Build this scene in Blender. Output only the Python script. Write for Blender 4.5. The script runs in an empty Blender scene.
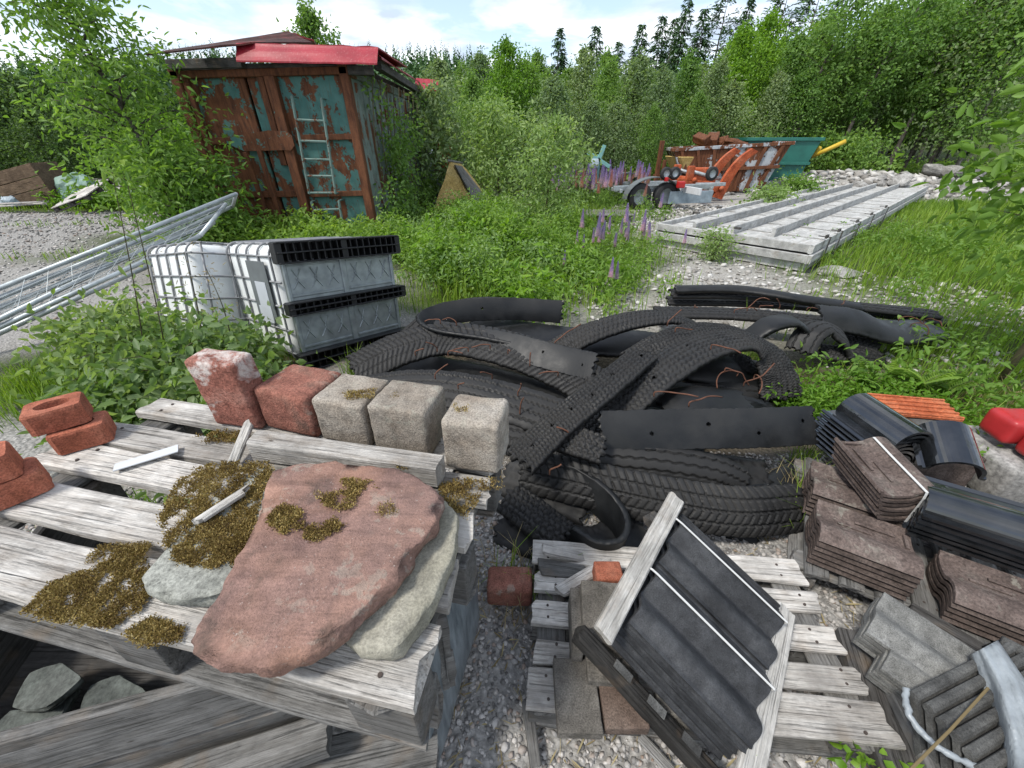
import bpy, bmesh, math, random
import numpy as np
from mathutils import Vector as V, Matrix as MX, Euler, noise as mnoise
R = math.radians
rng = random.Random(7)
nrg = np.random.default_rng(11)
scene = bpy.context.scene
COL = scene.collection

# ---------------------------------------------------------------- camera
FPX, PITCH, EYE = 400.0, R(31.4), 1.6
CP, SP = math.cos(PITCH), math.sin(PITCH)
cam = bpy.data.cameras.new("camera")
cam.sensor_width = 36.0
cam.lens = 36.0 * FPX / 1024
cam.clip_start = 0.02
cam.clip_end = 2000
camo = bpy.data.objects.new("camera", cam)
COL.objects.link(camo)
camo.location = (0, 0, EYE)
camo.rotation_euler = (math.pi / 2 - PITCH, 0, 0)
scene.camera = camo

def _ray(u, v):
    a = (384 - v) / FPX
    return (u - 512) / FPX, CP + SP * a, SP - CP * a
def P(u, v, z=0.0):
    """point of height z seen at a spot of the photo (used to survey the place)"""
    x, y, d = _ray(u, v)
    t = (EYE - z) / d
    return V((x * t, y * t, z))
def PY(u, v, Y):
    x, y, d = _ray(u, v)
    t = Y / y
    return V((x * t, Y, EYE - d * t))

# ---------------------------------------------------------------- objects
WM = {}
def put(o, M, parent=None):
    WM[o.name] = M.copy()
    if parent is not None:
        o.parent = parent
        o.matrix_parent_inverse = WM[parent.name].inverted()
    o.matrix_basis = M
    return o
def tag(o, label=None, cat=None, group=None, kind=None):
    if label: o['label'] = label
    if cat: o['category'] = cat
    if group: o['group'] = group
    if kind or cat: o['kind'] = kind or 'thing'
    return o
def thing(name, loc, label, cat, group=None):
    o = bpy.data.objects.new(name, None)
    o.empty_display_size = 0.1
    COL.objects.link(o)
    M = loc if isinstance(loc, MX) else MX.Translation(V(loc))
    put(o, M)
    return tag(o, label, cat, group)
def link_mesh(name, me, mat, parent=None, M=None):
    o = bpy.data.objects.new(name, me)
    COL.objects.link(o)
    if mat is not None and not me.materials:
        for m in (mat if isinstance(mat, (list, tuple)) else [mat]): me.materials.append(m)
    put(o, M if M is not None else MX.Identity(4), parent)
    return o
def obj(name, vf, mat, parent=None, M=None, smooth=False):
    """verts, faces -> one mesh object; without M its origin goes to the middle of its base"""
    vs, fs = vf
    vs = np.asarray([tuple(p) for p in vs], dtype=float)
    if M is None:
        c = (vs.min(0) + vs.max(0)) / 2
        c[2] = vs[:, 2].min()
        vs = vs - c
        M = MX.Translation(V(c))
    me = bpy.data.meshes.new(name)
    me.from_pydata(vs.tolist(), [], [tuple(int(i) for i in f) for f in fs])
    if smooth:
        me.polygons.foreach_set('use_smooth', [True] * len(me.polygons))
    me.update()
    return link_mesh(name, me, mat, parent, M)
def big_mesh(name, vs, fs, attrs=None, smooth=False):
    """fast: fs is an (n,k) int array"""
    me = bpy.data.meshes.new(name)
    vs = np.asarray(vs, dtype=np.float32); fs = np.asarray(fs, dtype=np.int32)
    n, k = fs.shape
    me.vertices.add(len(vs)); me.vertices.foreach_set('co', vs.ravel())
    me.loops.add(n * k); me.loops.foreach_set('vertex_index', fs.ravel())
    me.polygons.add(n)
    me.polygons.foreach_set('loop_start', np.arange(0, n * k, k, dtype=np.int32))
    if smooth: me.polygons.foreach_set('use_smooth', np.ones(n, dtype=bool))
    for nm, arr in (attrs or {}).items():
        a = me.attributes.new(nm, 'FLOAT', 'POINT')
        a.data.foreach_set('value', np.asarray(arr, dtype=np.float32))
    me.update(calc_edges=True)
    me.validate()
    return me
def copy_tree(o, M, label=None, group=None):
    c = o.copy(); COL.objects.link(c)
    put(c, M)
    if label: c['label'] = label
    if group: c['group'] = group
    for ch in o.children:
        d = ch.copy(); COL.objects.link(d); d.parent = c; d.matrix_parent_inverse = ch.matrix_parent_inverse
        for g in ch.children:
            e = g.copy(); COL.objects.link(e); e.parent = d; e.matrix_parent_inverse = g.matrix_parent_inverse
    return c
def axes(origin, xdir, zdir=(0, 0, 1)):
    x = V(xdir).normalized(); z = V(zdir)
    y = z.cross(x).normalized(); z = x.cross(y).normalized()
    M = MX.Identity(4)
    for i in range(3):
        M[i][0], M[i][1], M[i][2], M[i][3] = x[i], y[i], z[i], origin[i]
    return M

# ---------------------------------------------------------------- shapes
def join(*parts):
    vs, fs = [], []
    for a, b in parts:
        k = len(vs)
        vs += [tuple(p) for p in a]
        fs += [tuple(i + k for i in f) for f in b]
    return vs, fs
def xf(vf, M):
    return [tuple(M @ V(p)) for p in vf[0]], vf[1]
def from_bm(bm):
    bm.verts.index_update()
    r = [tuple(v.co) for v in bm.verts], [tuple(v.index for v in f.verts) for f in bm.faces]
    bm.free()
    return r
def box(sx, sy, sz, bev=0.0, seg=2, c=(0, 0, 0)):
    bm = bmesh.new()
    bmesh.ops.create_cube(bm, size=1.0)
    for v in bm.verts: v.co = V((v.co.x * sx + c[0], v.co.y * sy + c[1], v.co.z * sz + c[2]))
    if bev > 0:
        bmesh.ops.bevel(bm, geom=bm.edges[:], offset=bev, segments=seg, affect='EDGES', profile=0.6)
    return from_bm(bm)
def box8(pts, bev=0.0):
    """8 corners: bottom 4 then top 4"""
    bm = bmesh.new()
    v = [bm.verts.new(p) for p in pts]
    for f in ((3, 2, 1, 0), (4, 5, 6, 7), (0, 1, 5, 4), (1, 2, 6, 5), (2, 3, 7, 6), (3, 0, 4, 7)):
        bm.faces.new([v[i] for i in f])
    if bev > 0: bmesh.ops.bevel(bm, geom=bm.edges[:], offset=bev, segments=1, affect='EDGES')
    bmesh.ops.recalc_face_normals(bm, faces=bm.faces[:])
    return from_bm(bm)
def worn_box(sx, sy, sz, bev, amp, freq=18.0, cuts=5, seed=0, c=(0, 0, 0)):
    """a rounded block with an uneven, weathered surface"""
    bm = bmesh.new()
    bmesh.ops.create_cube(bm, size=1.0)
    for v in bm.verts: v.co = V((v.co.x * sx, v.co.y * sy, v.co.z * sz))
    bmesh.ops.bevel(bm, geom=bm.edges[:], offset=bev, segments=3, affect='EDGES', profile=0.55)
    big = [e for e in bm.edges if e.calc_length() > max(sx, sy, sz) * 0.22]
    bmesh.ops.subdivide_edges(bm, edges=big, cuts=cuts, use_grid_fill=True)
    bm.normal_update()
    off = V((seed * 3.7, seed * 1.3, seed * 2.1))
    new = []
    for v in bm.verts:
        n = mnoise.noise(v.co * freq + off) + 0.6 * mnoise.noise(v.co * freq * 2.7 + off)
        new.append(v.co + v.normal * (n * amp) + V(c))
    for v, q in zip(bm.verts, new): v.co = q
    bmesh.ops.recalc_face_normals(bm, faces=bm.faces[:])
    return from_bm(bm)
def plank(L, W, T, seed=0, rough=0.003, seg=14, x0=0.0, ragged=0.012, bow=0.0):
    """board from x0 to x0+L along x, centred on y, top at z=0; worn edges and ragged ends"""
    r = random.Random(seed * 13 + 5)
    b = min(T * 0.25, 0.006)
    w, t = W / 2, T
    prof = [(-w, -t + b), (-w, -b), (-w + b, 0), (-w * .5, 0), (0, 0), (w * .5, 0), (w - b, 0), (w, -b), (w, -t + b), (w - b, -t), (0, -t), (-w + b, -t)]
    n = len(prof)
    jit0 = [r.uniform(-1, 1) * ragged for _ in prof]; jit1 = [r.uniform(-1, 1) * ragged for _ in prof]
    for j in (jit0, jit1):
        j[9], j[10], j[11] = j[6], j[4], j[2]
        j[0] = j[1] = j[2]; j[7] = j[8] = j[6]
    vs, fs = [], []
    for i in range(seg + 1):
        s = i / seg
        for k, (y, z) in enumerate(prof):
            q = V((s * L * 5 + seed, y * 22, z * 8 + seed * .7))
            dz = mnoise.noise(q) * rough
            dy = mnoise.noise(V((s * L * 4 + seed * 2, 7.1 if y > 0 else 3.2, seed))) * rough * 1.6 * (1 if abs(y) > w * .6 else 0)
            e = jit0[k] if i == 0 else (jit1[k] if i == seg else 0)
            vs.append((x0 + s * L + e, y + dy, z + dz + bow * (4 * (s - .5) ** 2 - .3)))
    for i in range(seg):
        for k in range(n):
            a, b2 = i * n + k, i * n + (k + 1) % n
            fs.append((a, a + n, b2 + n, b2))
    fs.append(tuple(range(n)))
    fs.append(tuple(seg * n + k for k in reversed(range(n))))
    return vs, fs
def catmull(pts, n):
    pts = [V(p) for p in pts]
    if len(pts) == 2:
        return [pts[0].lerp(pts[1], i / n) for i in range(n + 1)]
    q = [pts[0] * 2 - pts[1]] + pts + [pts[-1] * 2 - pts[-2]]
    out = []
    m = len(pts) - 1
    for i in range(n + 1):
        f = i / n * m
        k = min(int(f), m - 1); t = f - k
        a, b, c, d = q[k], q[k + 1], q[k + 2], q[k + 3]
        out.append(0.5 * ((2 * b) + (c - a) * t + (2 * a - 5 * b + 4 * c - d) * t * t + (3 * b - a - 3 * c + d) * t ** 3))
    return out
def tube(path, r, n=6, cap=True):
    """r: number or list"""
    path = [V(p) for p in path]
    m = len(path)
    rs = r if isinstance(r, (list, tuple)) else [r] * m
    vs, fs = [], []
    prev = None
    for i, p in enumerate(path):
        t = (path[min(i + 1, m - 1)] - path[max(i - 1, 0)])
        t = t.normalized() if t.length > 1e-9 else V((0, 0, 1))
        if prev is None:
            prev = t.orthogonal().normalized()
        prev = (prev - t * prev.dot(t))
        prev = prev.normalized() if prev.length > 1e-6 else t.orthogonal().normalized()
        b = t.cross(prev)
        for k in range(n):
            a = 2 * math.pi * k / n
            vs.append(tuple(p + (prev * math.cos(a) + b * math.sin(a)) * rs[i]))
    for i in range(m - 1):
        for k in range(n):
            a, c = i * n + k, i * n + (k + 1) % n
            fs.append((a, c, c + n, a + n))
    if cap:
        fs.append(tuple(reversed(range(n))))
        fs.append(tuple((m - 1) * n + k for k in range(n)))
    return vs, fs
def lathe(prof, n=20, axis='z'):
    vs, fs = [], []
    for r, h in prof:
        for k in range(n):
            a = 2 * math.pi * k / n
            p = (r * math.cos(a), r * math.sin(a), h)
            vs.append(p if axis == 'z' else (h, p[0], p[1]))
    for i in range(len(prof) - 1):
        for k in range(n):
            a, c = i * n + k, i * n + (k + 1) % n
            fs.append((a, c, c + n, a + n))
    return vs, fs
def sheet(prof, L, th, nl=2, y0=0.0):
    """corrugated sheet: profile [(x,z)..] swept along y for L, with thickness"""
    m = len(prof)
    ps = [V((x, 0, z)) for x, z in prof]
    nor = []
    for i in range(m):
        t = ps[min(i + 1, m - 1)] - ps[max(i - 1, 0)]
        nor.append(V((-t.z, 0, t.x)).normalized())
    loop = [p for p in ps] + [ps[i] - nor[i] * th for i in reversed(range(m))]
    k = len(loop)
    vs, fs = [], []
    for j in range(nl + 1):
        for p in loop: vs.append((p.x, y0 + L * j / nl, p.z))
    for j in range(nl):
        for i in range(k):
            a, b = j * k + i, j * k + (i + 1) % k
            fs.append((a, b, b + k, a + k))
    for i in range(m - 1):
        fs.append((i, k - 1 - i, k - 2 - i, i + 1)); o = nl * k
        fs.append((o + i + 1, o + k - 2 - i, o + k - 1 - i, o + i))
    return vs, fs
def rock(sx, sy, sz, seed=0, sub=2, amp=0.28):
    bm = bmesh.new()
    bmesh.ops.create_icosphere(bm, subdivisions=sub, radius=0.5)
    off = V((seed * 5.3, seed * 1.9, seed * 3.1))
    r = random.Random(seed)
    planes = [(V((r.uniform(-1, 1), r.uniform(-1, 1), r.uniform(-.6, 1))).normalized(), r.uniform(.24, .42)) for _ in range(7)]
    for v in bm.verts:
        q = v.co * (1 + amp * mnoise.noise(v.co * 2.2 + off))
        for n, d in planes:
            e = q.dot(n) - d
            if e > 0: q = q - n * e * .85
        v.co = V((q.x * sx, q.y * sy, q.z * sz))
    return from_bm(bm)
def ring_slab(outline, ztop, th, seed=0, amp=0.004, tilt=(0, 0), inset=.97):
    """flat stone from a world outline [(x,y)..], uneven top, chipped edge"""
    pts = [V((p[0], p[1], 0)) for p in outline]
    n0 = len(pts)
    closed = pts + [pts[0]]
    dense = []
    for i in range(n0):
        a, b, c, d = pts[i - 1], pts[i], pts[(i + 1) % n0], pts[(i + 2) % n0]
        for j in range(10):
            t = j / 10
            q = 0.5 * ((2 * b) + (c - a) * t + (2 * a - 5 * b + 4 * c - d) * t * t + (3 * b - a - 3 * c + d) * t ** 3)
            lin = b.lerp(c, t)
            dense.append(q.lerp(lin, .45))
    n = len(dense)
    c0 = sum(dense, V((0, 0, 0))) / n
    rings = [(.94, -1.0), (.985, -.88), (1.0, -.55), (.993, -.2), (inset + .008, -.03), (inset - .012, 0.0), (.85, 0), (.7, 0), (.52, 0), (.34, 0), (.17, 0)]
    vs, fs = [], []
    for ri, (s, h) in enumerate(rings):
        for k, p in enumerate(dense):
            q = c0 + (p - c0) * s
            e = mnoise.noise(V((p.x * 26 + seed, p.y * 26, ri * .9)))
            if ri < 5:
                e = e + .7 * mnoise.noise(V((p.x * 60, p.y * 60 + seed, ri * 1.7)))
                notch = max(0.0, mnoise.noise(V((p.x * 15 + seed * 3, p.y * 15, ri * .35))) - .12)
                q = q + (p - c0).normalized() * (e * amp * (2.2 if ri < 4 else 1.6) - notch * amp * 5.0)
            z = ztop + h * th + mnoise.noise(V((q.x * 9 + seed, q.y * 9, seed))) * amp * 1.2 + mnoise.noise(V((q.x * 40, q.y * 40, seed))) * amp * .35
            if 0 < ri < 4: z += e * th * .10
            z += tilt[0] * (q.x - c0.x) + tilt[1] * (q.y - c0.y)
            vs.append((q.x, q.y, z))
    vs.append((c0.x, c0.y, ztop))
    vs.append((c0.x, c0.y, ztop - th))
    for i in range(len(rings) - 1):
        for k in range(n):
            a, b = i * n + k, i * n + (k + 1) % n
            fs.append((a, b, b + n, a + n))
    o = (len(rings) - 1) * n
    for k in range(n):
        fs.append((o + k, o + (k + 1) % n, len(vs) - 2))
        fs.append(((k + 1) % n, k, len(vs) - 1))
    return vs, fs
ORD = ['topmost', 'second from the top', 'third from the top', 'fourth from the top', 'fifth from the top', 'sixth from the top', 'seventh from the top', 'eighth from the top', 'ninth from the top', 'tenth from the top']
# ---------------------------------------------------------------- materials
class NT:
    def __init__(s, name, rough=0.7, spec=0.3):
        s.m = bpy.data.materials.new(name); s.m.use_nodes = True
        s.t = s.m.node_tree
        s.b = s.t.nodes['Principled BSDF']
        s.b.inputs['Roughness'].default_value = rough
        s.b.inputs['Specular IOR Level'].default_value = spec
        s.out = s.t.nodes['Material Output']
    def n(s, ty, **kw):
        x = s.t.nodes.new(ty)
        for k, v in kw.items(): setattr(x, k, v)
        return x
    def l(s, a, b): s.t.links.new(a, b)
    def set(s, sock, v):
        if hasattr(v, 'is_output') or hasattr(v, 'links'): s.l(v, sock)
        elif isinstance(v, (tuple, list)) and len(v) == 3 and sock.type == 'RGBA': sock.default_value = (*v, 1)
        else: sock.default_value = v
    def co(s, scale=(1, 1, 1), which='Object', jitter=True):
        tc = s.n('ShaderNodeTexCoord')
        mp = s.n('ShaderNodeMapping')
        mp.inputs['Scale'].default_value = scale
        s.l(tc.outputs[which], mp.inputs['Vector'])
        if jitter:
            oi = s.n('ShaderNodeObjectInfo')
            mu = s.n('ShaderNodeMath', operation='MULTIPLY'); mu.inputs[1].default_value = 37.0
            s.l(oi.outputs['Random'], mu.inputs[0])
            s.l(mu.outputs[0], mp.inputs['Location'])
        return mp.outputs[0]
    def noise(s, vec, scale, detail=4, rough=0.55, dist=0.0):
        x = s.n('ShaderNodeTexNoise')
        x.inputs['Scale'].default_value = scale; x.inputs['Detail'].default_value = detail
        x.inputs['Roughness'].default_value = rough; x.inputs['Distortion'].default_value = dist
        if vec is not None: s.l(vec, x.inputs['Vector'])
        return x.outputs['Fac']
    def voro(s, vec, scale, feature='F1', out='Distance'):
        x = s.n('ShaderNodeTexVoronoi', feature=feature)
        x.inputs['Scale'].default_value = scale
        if vec is not None: s.l(vec, x.inputs['Vector'])
        return x.outputs[out]
    def ramp(s, fac, stops, interp='LINEAR'):
        x = s.n('ShaderNodeValToRGB'); x.color_ramp.interpolation = interp
        el = x.color_ramp.elements
        while len(el) < len(stops): el.new(0.5)
        for e, (p, c) in zip(el, stops):
            e.position = p
            e.color = (*c, 1) if isinstance(c, (tuple, list)) else (c, c, c, 1)
        s.l(fac, x.inputs[0])
        return x.outputs[0]
    def mix(s, fac, a, b, blend='MIX'):
        x = s.n('ShaderNodeMix', data_type='RGBA', blend_type=blend)
        s.set(x.inputs[0], fac); s.set(x.inputs[6], a); s.set(x.inputs[7], b)
        return x.outputs[2]
    def math(s, op, a, b=0.0, c=None):
        x = s.n('ShaderNodeMath', operation=op)
        s.set(x.inputs[0], a); s.set(x.inputs[1], b)
        if c is not None: s.set(x.inputs[2], c)
        return x.outputs[0]
    def rnd(s): return s.n('ShaderNodeObjectInfo').outputs['Random']
    def attr(s, nm): 
        x = s.n('ShaderNodeAttribute'); x.attribute_name = nm
        return x.outputs['Fac']
    def bump(s, h, strength=0.4, dist=0.01):
        x = s.n('ShaderNodeBump')
        x.inputs['Strength'].default_value = strength; x.inputs['Distance'].default_value = dist
        s.l(h, x.inputs['Height']); s.l(x.outputs[0], s.b.inputs['Normal'])
    def base(s, c, k=.80):
        if k != 1:
            c = tuple(x * k for x in c) if isinstance(c, (tuple, list)) else s.mix(1.0, c, (k, k, k), 'MULTIPLY')
        s.set(s.b.inputs['Base Color'], c)
        return s
    def rough(s, r): s.set(s.b.inputs['Roughness'], r); return s

def m_wood(name, light, mid, dark, scale=1.0, fine=1.0):
    t = NT(name, 0.85, 0.15)
    v = t.co((2.2 * scale, 26 * scale, 26 * scale))
    v2 = t.co((3, 3, 3))
    g = t.noise(v, 2.2, 9, 0.68, 0.35)
    g2 = t.noise(t.co((1.6 * scale, 95, 95)), 2.0, 5, 0.72)
    g3 = t.noise(t.co((.9 * scale, 42, 42)), 2.0, 3, 0.6)
    c = t.ramp(g, [(0.24, dark), (0.38, mid), (0.60, light), (0.8, [min(1, x * 1.15) for x in light])])
    crack = t.ramp(g2, [(0.34, 0.18), (0.43, 0.95), (0.62, 1.22)])
    split = t.ramp(g3, [(0.27, 0.06), (0.315, 1.0)])
    c = t.mix(0.5, c, crack, 'MULTIPLY')
    c = t.mix(0.85, c, split, 'MULTIPLY')
    fib = t.noise(t.co((9, 160, 160)), 2.2, 3, .6)
    c = t.mix(0.45, c, t.ramp(fib, [(0.3, .55), (0.55, 1.08)]), 'MULTIPLY')
    blot = t.noise(v2, 5.0, 6, .7)
    c = t.mix(0.55, c, t.ramp(blot, [(0.36, .55), (0.52, 1.0), (0.7, 1.12)]), 'MULTIPLY')
    vk = t.voro(t.co((4, 10, 10)), 1.6)
    c = t.mix(t.ramp(vk, [(0.035, .85), (0.07, 0.0)]), c, (0.045, 0.032, 0.024))
    st = t.noise(v2, 1.6, 5, 0.6)
    c = t.mix(t.ramp(st, [(0.45, 0.0), (0.68, 0.75)]), c, [x * .55 for x in mid], 'MIX')
    warm = t.noise(v2, 3.4, 3, 0.5)
    c = t.mix(t.ramp(warm, [(0.55, 0.0), (0.75, 0.35)]), c, (0.30, 0.21, 0.13))
    tone = t.ramp(t.rnd(), [(0, 0.72), (1, 1.08)])
    c = t.mix(1.0, c, tone, 'MULTIPLY')
    t.base(c)
    h = t.math('ADD', t.math('ADD', t.math('MULTIPLY', g, 0.7), crack), t.math('MULTIPLY', split, 1.5))
    t.bump(h, 0.8 * fine, 0.006)
    return t.m
M = {}
M['wood_pale'] = m_wood('weathered_pale_wood', (0.78, 0.75, 0.70), (0.58, 0.54, 0.49), (0.18, 0.158, 0.135))
M['wood_grey'] = m_wood('weathered_grey_wood', (0.28, 0.275, 0.265), (0.185, 0.18, 0.17), (0.07, 0.065, 0.06))
M['wood_dark'] = m_wood('damp_dark_wood', (0.14, 0.135, 0.13), (0.085, 0.08, 0.075), (0.03, 0.028, 0.025))
M['wood_black'] = m_wood('black_wet_wood', (0.06, 0.058, 0.055), (0.035, 0.033, 0.031), (0.012, 0.011, 0.010))
M['wood_white'] = m_wood('bleached_wood', (0.68, 0.66, 0.62), (0.52, 0.50, 0.46), (0.20, 0.18, 0.155))
M['wood_brown'] = m_wood('old_brown_wood', (0.26, 0.185, 0.125), (0.17, 0.115, 0.075), (0.06, 0.04, 0.028))
M['wood_painted'] = m_wood('flaking_white_paint', (0.62, 0.62, 0.60), (0.50, 0.50, 0.48), (0.25, 0.24, 0.225), 0.6, .5)

def m_stone(name, c1, c2, c3, grain=160, blot=6, rough=0.9, bs=0.5, white=None, speck=None, layers=False, gs=.75, lichen=0):
    t = NT(name, rough, 0.2)
    v = t.co()
    a = t.noise(v, blot, 8, 0.6, 0.2)
    b = t.noise(v, grain, 3, 0.7)
    c = t.ramp(a, [(0.32, c1), (0.5, c2), (0.68, c3)])
    mid = t.noise(v, blot * 4.5, 6, 0.65)
    c = t.mix(0.7, c, t.ramp(mid, [(0.34, 0.62), (0.5, 1.0), (0.66, 1.28)]), 'MULTIPLY')
    c = t.mix(gs, c, t.ramp(b, [(0.3, 0.35), (0.48, 0.9), (0.7, 1.5)]), 'MULTIPLY')
    if layers:
        w = t.noise(t.co((3, 26, 40)), 2.5, 6, 0.65, .6)
        c = t.mix(0.5, c, t.ramp(w, [(0.34, 0.5), (0.5, 1.0), (0.66, 1.25)]), 'MULTIPLY')
        pt = t.noise(v, 2.6, 4, .55)
        c = t.mix(t.ramp(pt, [(0.45, .0), (0.66, .5)]), c, (0.165, 0.118, 0.110))
        c = t.mix(t.ramp(pt, [(0.34, .5), (0.46, .0)]), c, (0.36, 0.20, 0.135))
    if white:
        wn = t.noise(v, white[0], 6, 0.65, 0.4)
        c = t.mix(t.ramp(wn, [(white[1], 0.0), (white[1] + 0.08, white[2])]), c, (0.66, 0.62, 0.58))
    if speck:
        s = t.noise(v, speck[0] * 2.2, 3, .6); k = t.noise(v, speck[0] * .22, 3)
        f = t.math('MULTIPLY', t.ramp(s, [(0.655, 0.0), (0.69, .8)]), t.ramp(k, [(0.46, 0.0), (0.56, 1.0)]))
        c = t.mix(f, c, speck[1])
    if lichen:
        ln = t.noise(v, 24, 5, .62, .3); lk = t.noise(v, 5, 2)
        f = t.math('MULTIPLY', t.ramp(ln, [(0.56, 0.0), (0.60, .6 * lichen)]), t.ramp(lk, [(0.44, 0.0), (0.56, 1.0)]))
        c = t.mix(f, c, (0.40, 0.395, 0.33))
        dk = t.noise(v, 9, 6, .7)
        c = t.mix(t.ramp(dk, [(0.56, 0.0), (0.68, .55)]), c, (0.07, 0.06, 0.05))
    c = t.mix(1.0, c, t.ramp(t.rnd(), [(0, 0.86), (1, 1.1)]), 'MULTIPLY')
    t.base(c)
    t.bump(t.math('ADD', t.math('ADD', t.math('MULTIPLY', a, 1.2), t.math('MULTIPLY', mid, .9)), t.math('MULTIPLY', b, 0.6)), min(1, bs * 1.3), 0.006)
    return t.m
M['paver_red'] = m_stone('red_paver', (0.20, 0.085, 0.062), (0.30, 0.125, 0.092), (0.36, 0.175, 0.13), 190, 9, bs=.8, lichen=.8)
M['paver_red_limed'] = m_stone('red_paver_limed', (0.20, 0.085, 0.065), (0.29, 0.115, 0.085), (0.36, 0.18, 0.14), 150, 9, white=(7, 0.54, 0.8), bs=.8)
M['paver_grey'] = m_stone('grey_paver', (0.27, 0.225, 0.18), (0.355, 0.315, 0.265), (0.42, 0.385, 0.34), 210, 7, bs=.9, lichen=.6)
M['paver_dark'] = m_stone('dark_paver', (0.12, 0.11, 0.095), (0.18, 0.165, 0.145), (0.24, 0.225, 0.20), 210, 7, bs=.9)
M['paver_brown'] = m_stone('brown_paver', (0.105, 0.075, 0.058), (0.16, 0.115, 0.092), (0.21, 0.16, 0.13), 210, 7, bs=.9)
M['brick'] = m_stone('orange_red_brick', (0.32, 0.105, 0.06), (0.42, 0.14, 0.085), (0.47, 0.19, 0.12), 260, 12, bs=.5)
M['sandstone_red'] = m_stone('red_sandstone', (0.185, 0.115, 0.100), (0.27, 0.165, 0.135), (0.37, 0.215, 0.160), 230, 5, bs=.9, speck=(60, (0.42, 0.35, 0.31)), layers=True, gs=.42, lichen=.5)
M['sandstone_grey'] = m_stone('grey_flagstone', (0.24, 0.235, 0.19), (0.33, 0.315, 0.25), (0.40, 0.38, 0.315), 220, 5, bs=.5, gs=.5)
M['flag_green'] = m_stone('green_grey_flagstone', (0.22, 0.225, 0.20), (0.31, 0.315, 0.28), (0.38, 0.38, 0.34), 150, 6, bs=.4)
M['slate'] = m_stone('slate', (0.075, 0.085, 0.08), (0.12, 0.135, 0.125), (0.165, 0.175, 0.165), 60, 4, 0.7, .4)
M['rock'] = m_stone('pale_rock', (0.19, 0.182, 0.17), (0.32, 0.31, 0.292), (0.43, 0.42, 0.40), 40, 3, bs=.6)
M['tile_black'] = m_stone('black_concrete_tile', (0.024, 0.025, 0.027), (0.046, 0.048, 0.052), (0.076, 0.079, 0.084), 330, 7, 0.5, .45)
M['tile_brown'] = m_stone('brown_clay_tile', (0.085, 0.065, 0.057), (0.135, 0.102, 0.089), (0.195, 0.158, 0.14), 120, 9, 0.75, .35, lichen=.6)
M['tile_edge'] = m_stone('darker_clay_tile', (0.055, 0.042, 0.036), (0.085, 0.064, 0.055), (0.125, 0.098, 0.086), 120, 11, 0.8, .4)  # darker tone of the brown clay, for tiles below the top one
M['tile_grey'] = m_stone('grey_concrete_tile', (0.15, 0.15, 0.142), (0.225, 0.225, 0.213), (0.31, 0.31, 0.295), 330, 9, 0.9, .7)
M['tile_ash'] = m_stone('dark_grey_tile', (0.06, 0.06, 0.058), (0.10, 0.10, 0.096), (0.15, 0.15, 0.143), 260, 9, 0.8, .4)
M['tile_orange'] = m_stone('orange_clay_tile', (0.40, 0.10, 0.04), (0.52, 0.15, 0.065), (0.56, 0.20, 0.10), 120, 8, 0.7, .3)

def m_glazed():
    t = NT('black_glazed_tile', 0.13, 1.0)
    v = t.co()
    a = t.noise(v, 14, 4)
    t.base(t.ramp(a, [(0.35, (0.008, 0.009, 0.010)), (0.7, (0.02, 0.022, 0.025))]))
    t.rough(t.ramp(t.noise(v, 9, 5), [(0.35, 0.03), (0.7, 0.22)]))
    t.bump(t.noise(v, 30, 2), 0.08, 0.004)
    return t.m
M['tile_glazed'] = m_glazed()

def m_rubber(name, c1, c2, rough=0.62):
    t = NT(name, rough, 0.35)
    v = t.co()
    a = t.noise(v, 7, 6, 0.6)
    b = t.noise(v, 90, 3, 0.6)
    d = t.noise(v, 2.2, 4, 0.6)
    c = t.ramp(a, [(0.35, c1), (0.68, c2)])
    c = t.mix(t.ramp(d, [(0.52, 0.0), (0.72, 0.4)]), c, (0.078, 0.073, 0.065))
    c = t.mix(1.0, c, t.ramp(t.rnd(), [(0, 0.75), (1, 1.15)]), 'MULTIPLY')
    dust_groove_contrast = t.ramp(t.noise(v, 16, 5, .65), [(0.3, (0.030, 0.030, 0.031)), (0.7, (0.085, 0.082, 0.078))])
    c = t.mix(t.math('MULTIPLY', t.attr('top'), .30), c, dust_groove_contrast)  # dust tone on block tops only, deepening the groove shade by colour
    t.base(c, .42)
    t.rough(t.ramp(a, [(0.3, rough - .12), (0.7, rough + .15)]))
    t.bump(b, 0.25, 0.003)
    return t.m
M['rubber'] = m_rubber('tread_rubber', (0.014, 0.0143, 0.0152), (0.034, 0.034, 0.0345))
M['rubber_in'] = m_rubber('inner_liner_rubber', (0.012, 0.0132, 0.0150), (0.032, 0.0345, 0.037), 0.5)

def m_metal(name, c, rough=0.45, metal=0.8, var=0.25):
    t = NT(name, rough, 0.5)
    t.b.inputs['Metallic'].default_value = metal
    v = t.co()
    a = t.noise(v, 12, 5)
    t.base(t.ramp(a, [(0.3, [x * (1 - var) for x in c]), (0.7, [min(1, x * (1 + var)) for x in c])]))
    t.rough(t.ramp(t.noise(v, 20, 4), [(0.3, rough - .1), (0.7, rough + .15)]))
    return t.m
M['galv'] = m_metal('galvanised_tube', (0.46, 0.50, 0.51), 0.5, 0.55)
M['galv_sheet'] = m_metal('galvanised_sheet', (0.36, 0.40, 0.41), 0.42, 0.6)
M['cage'] = m_metal('cage_bar', (0.26, 0.265, 0.275), 0.55, 0.3)
def m_plain(name, c, rough=0.5, var=0.12, scale=8, spec=0.4, bumpy=0.0):
    t = NT(name, rough, spec)
    v = t.co()
    a = t.noise(v, scale, 6, 0.6)
    t.base(t.ramp(a, [(0.3, [x * (1 - var) for x in c]), (0.7, [min(1, x * (1 + var)) for x in c])]))
    if bumpy: t.bump(t.noise(v, scale * 6, 4), bumpy, 0.006)
    return t.m
M['plate'] = m_plain('grey_metal_plate', (0.13, 0.145, 0.15), 0.5, .15)
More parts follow.
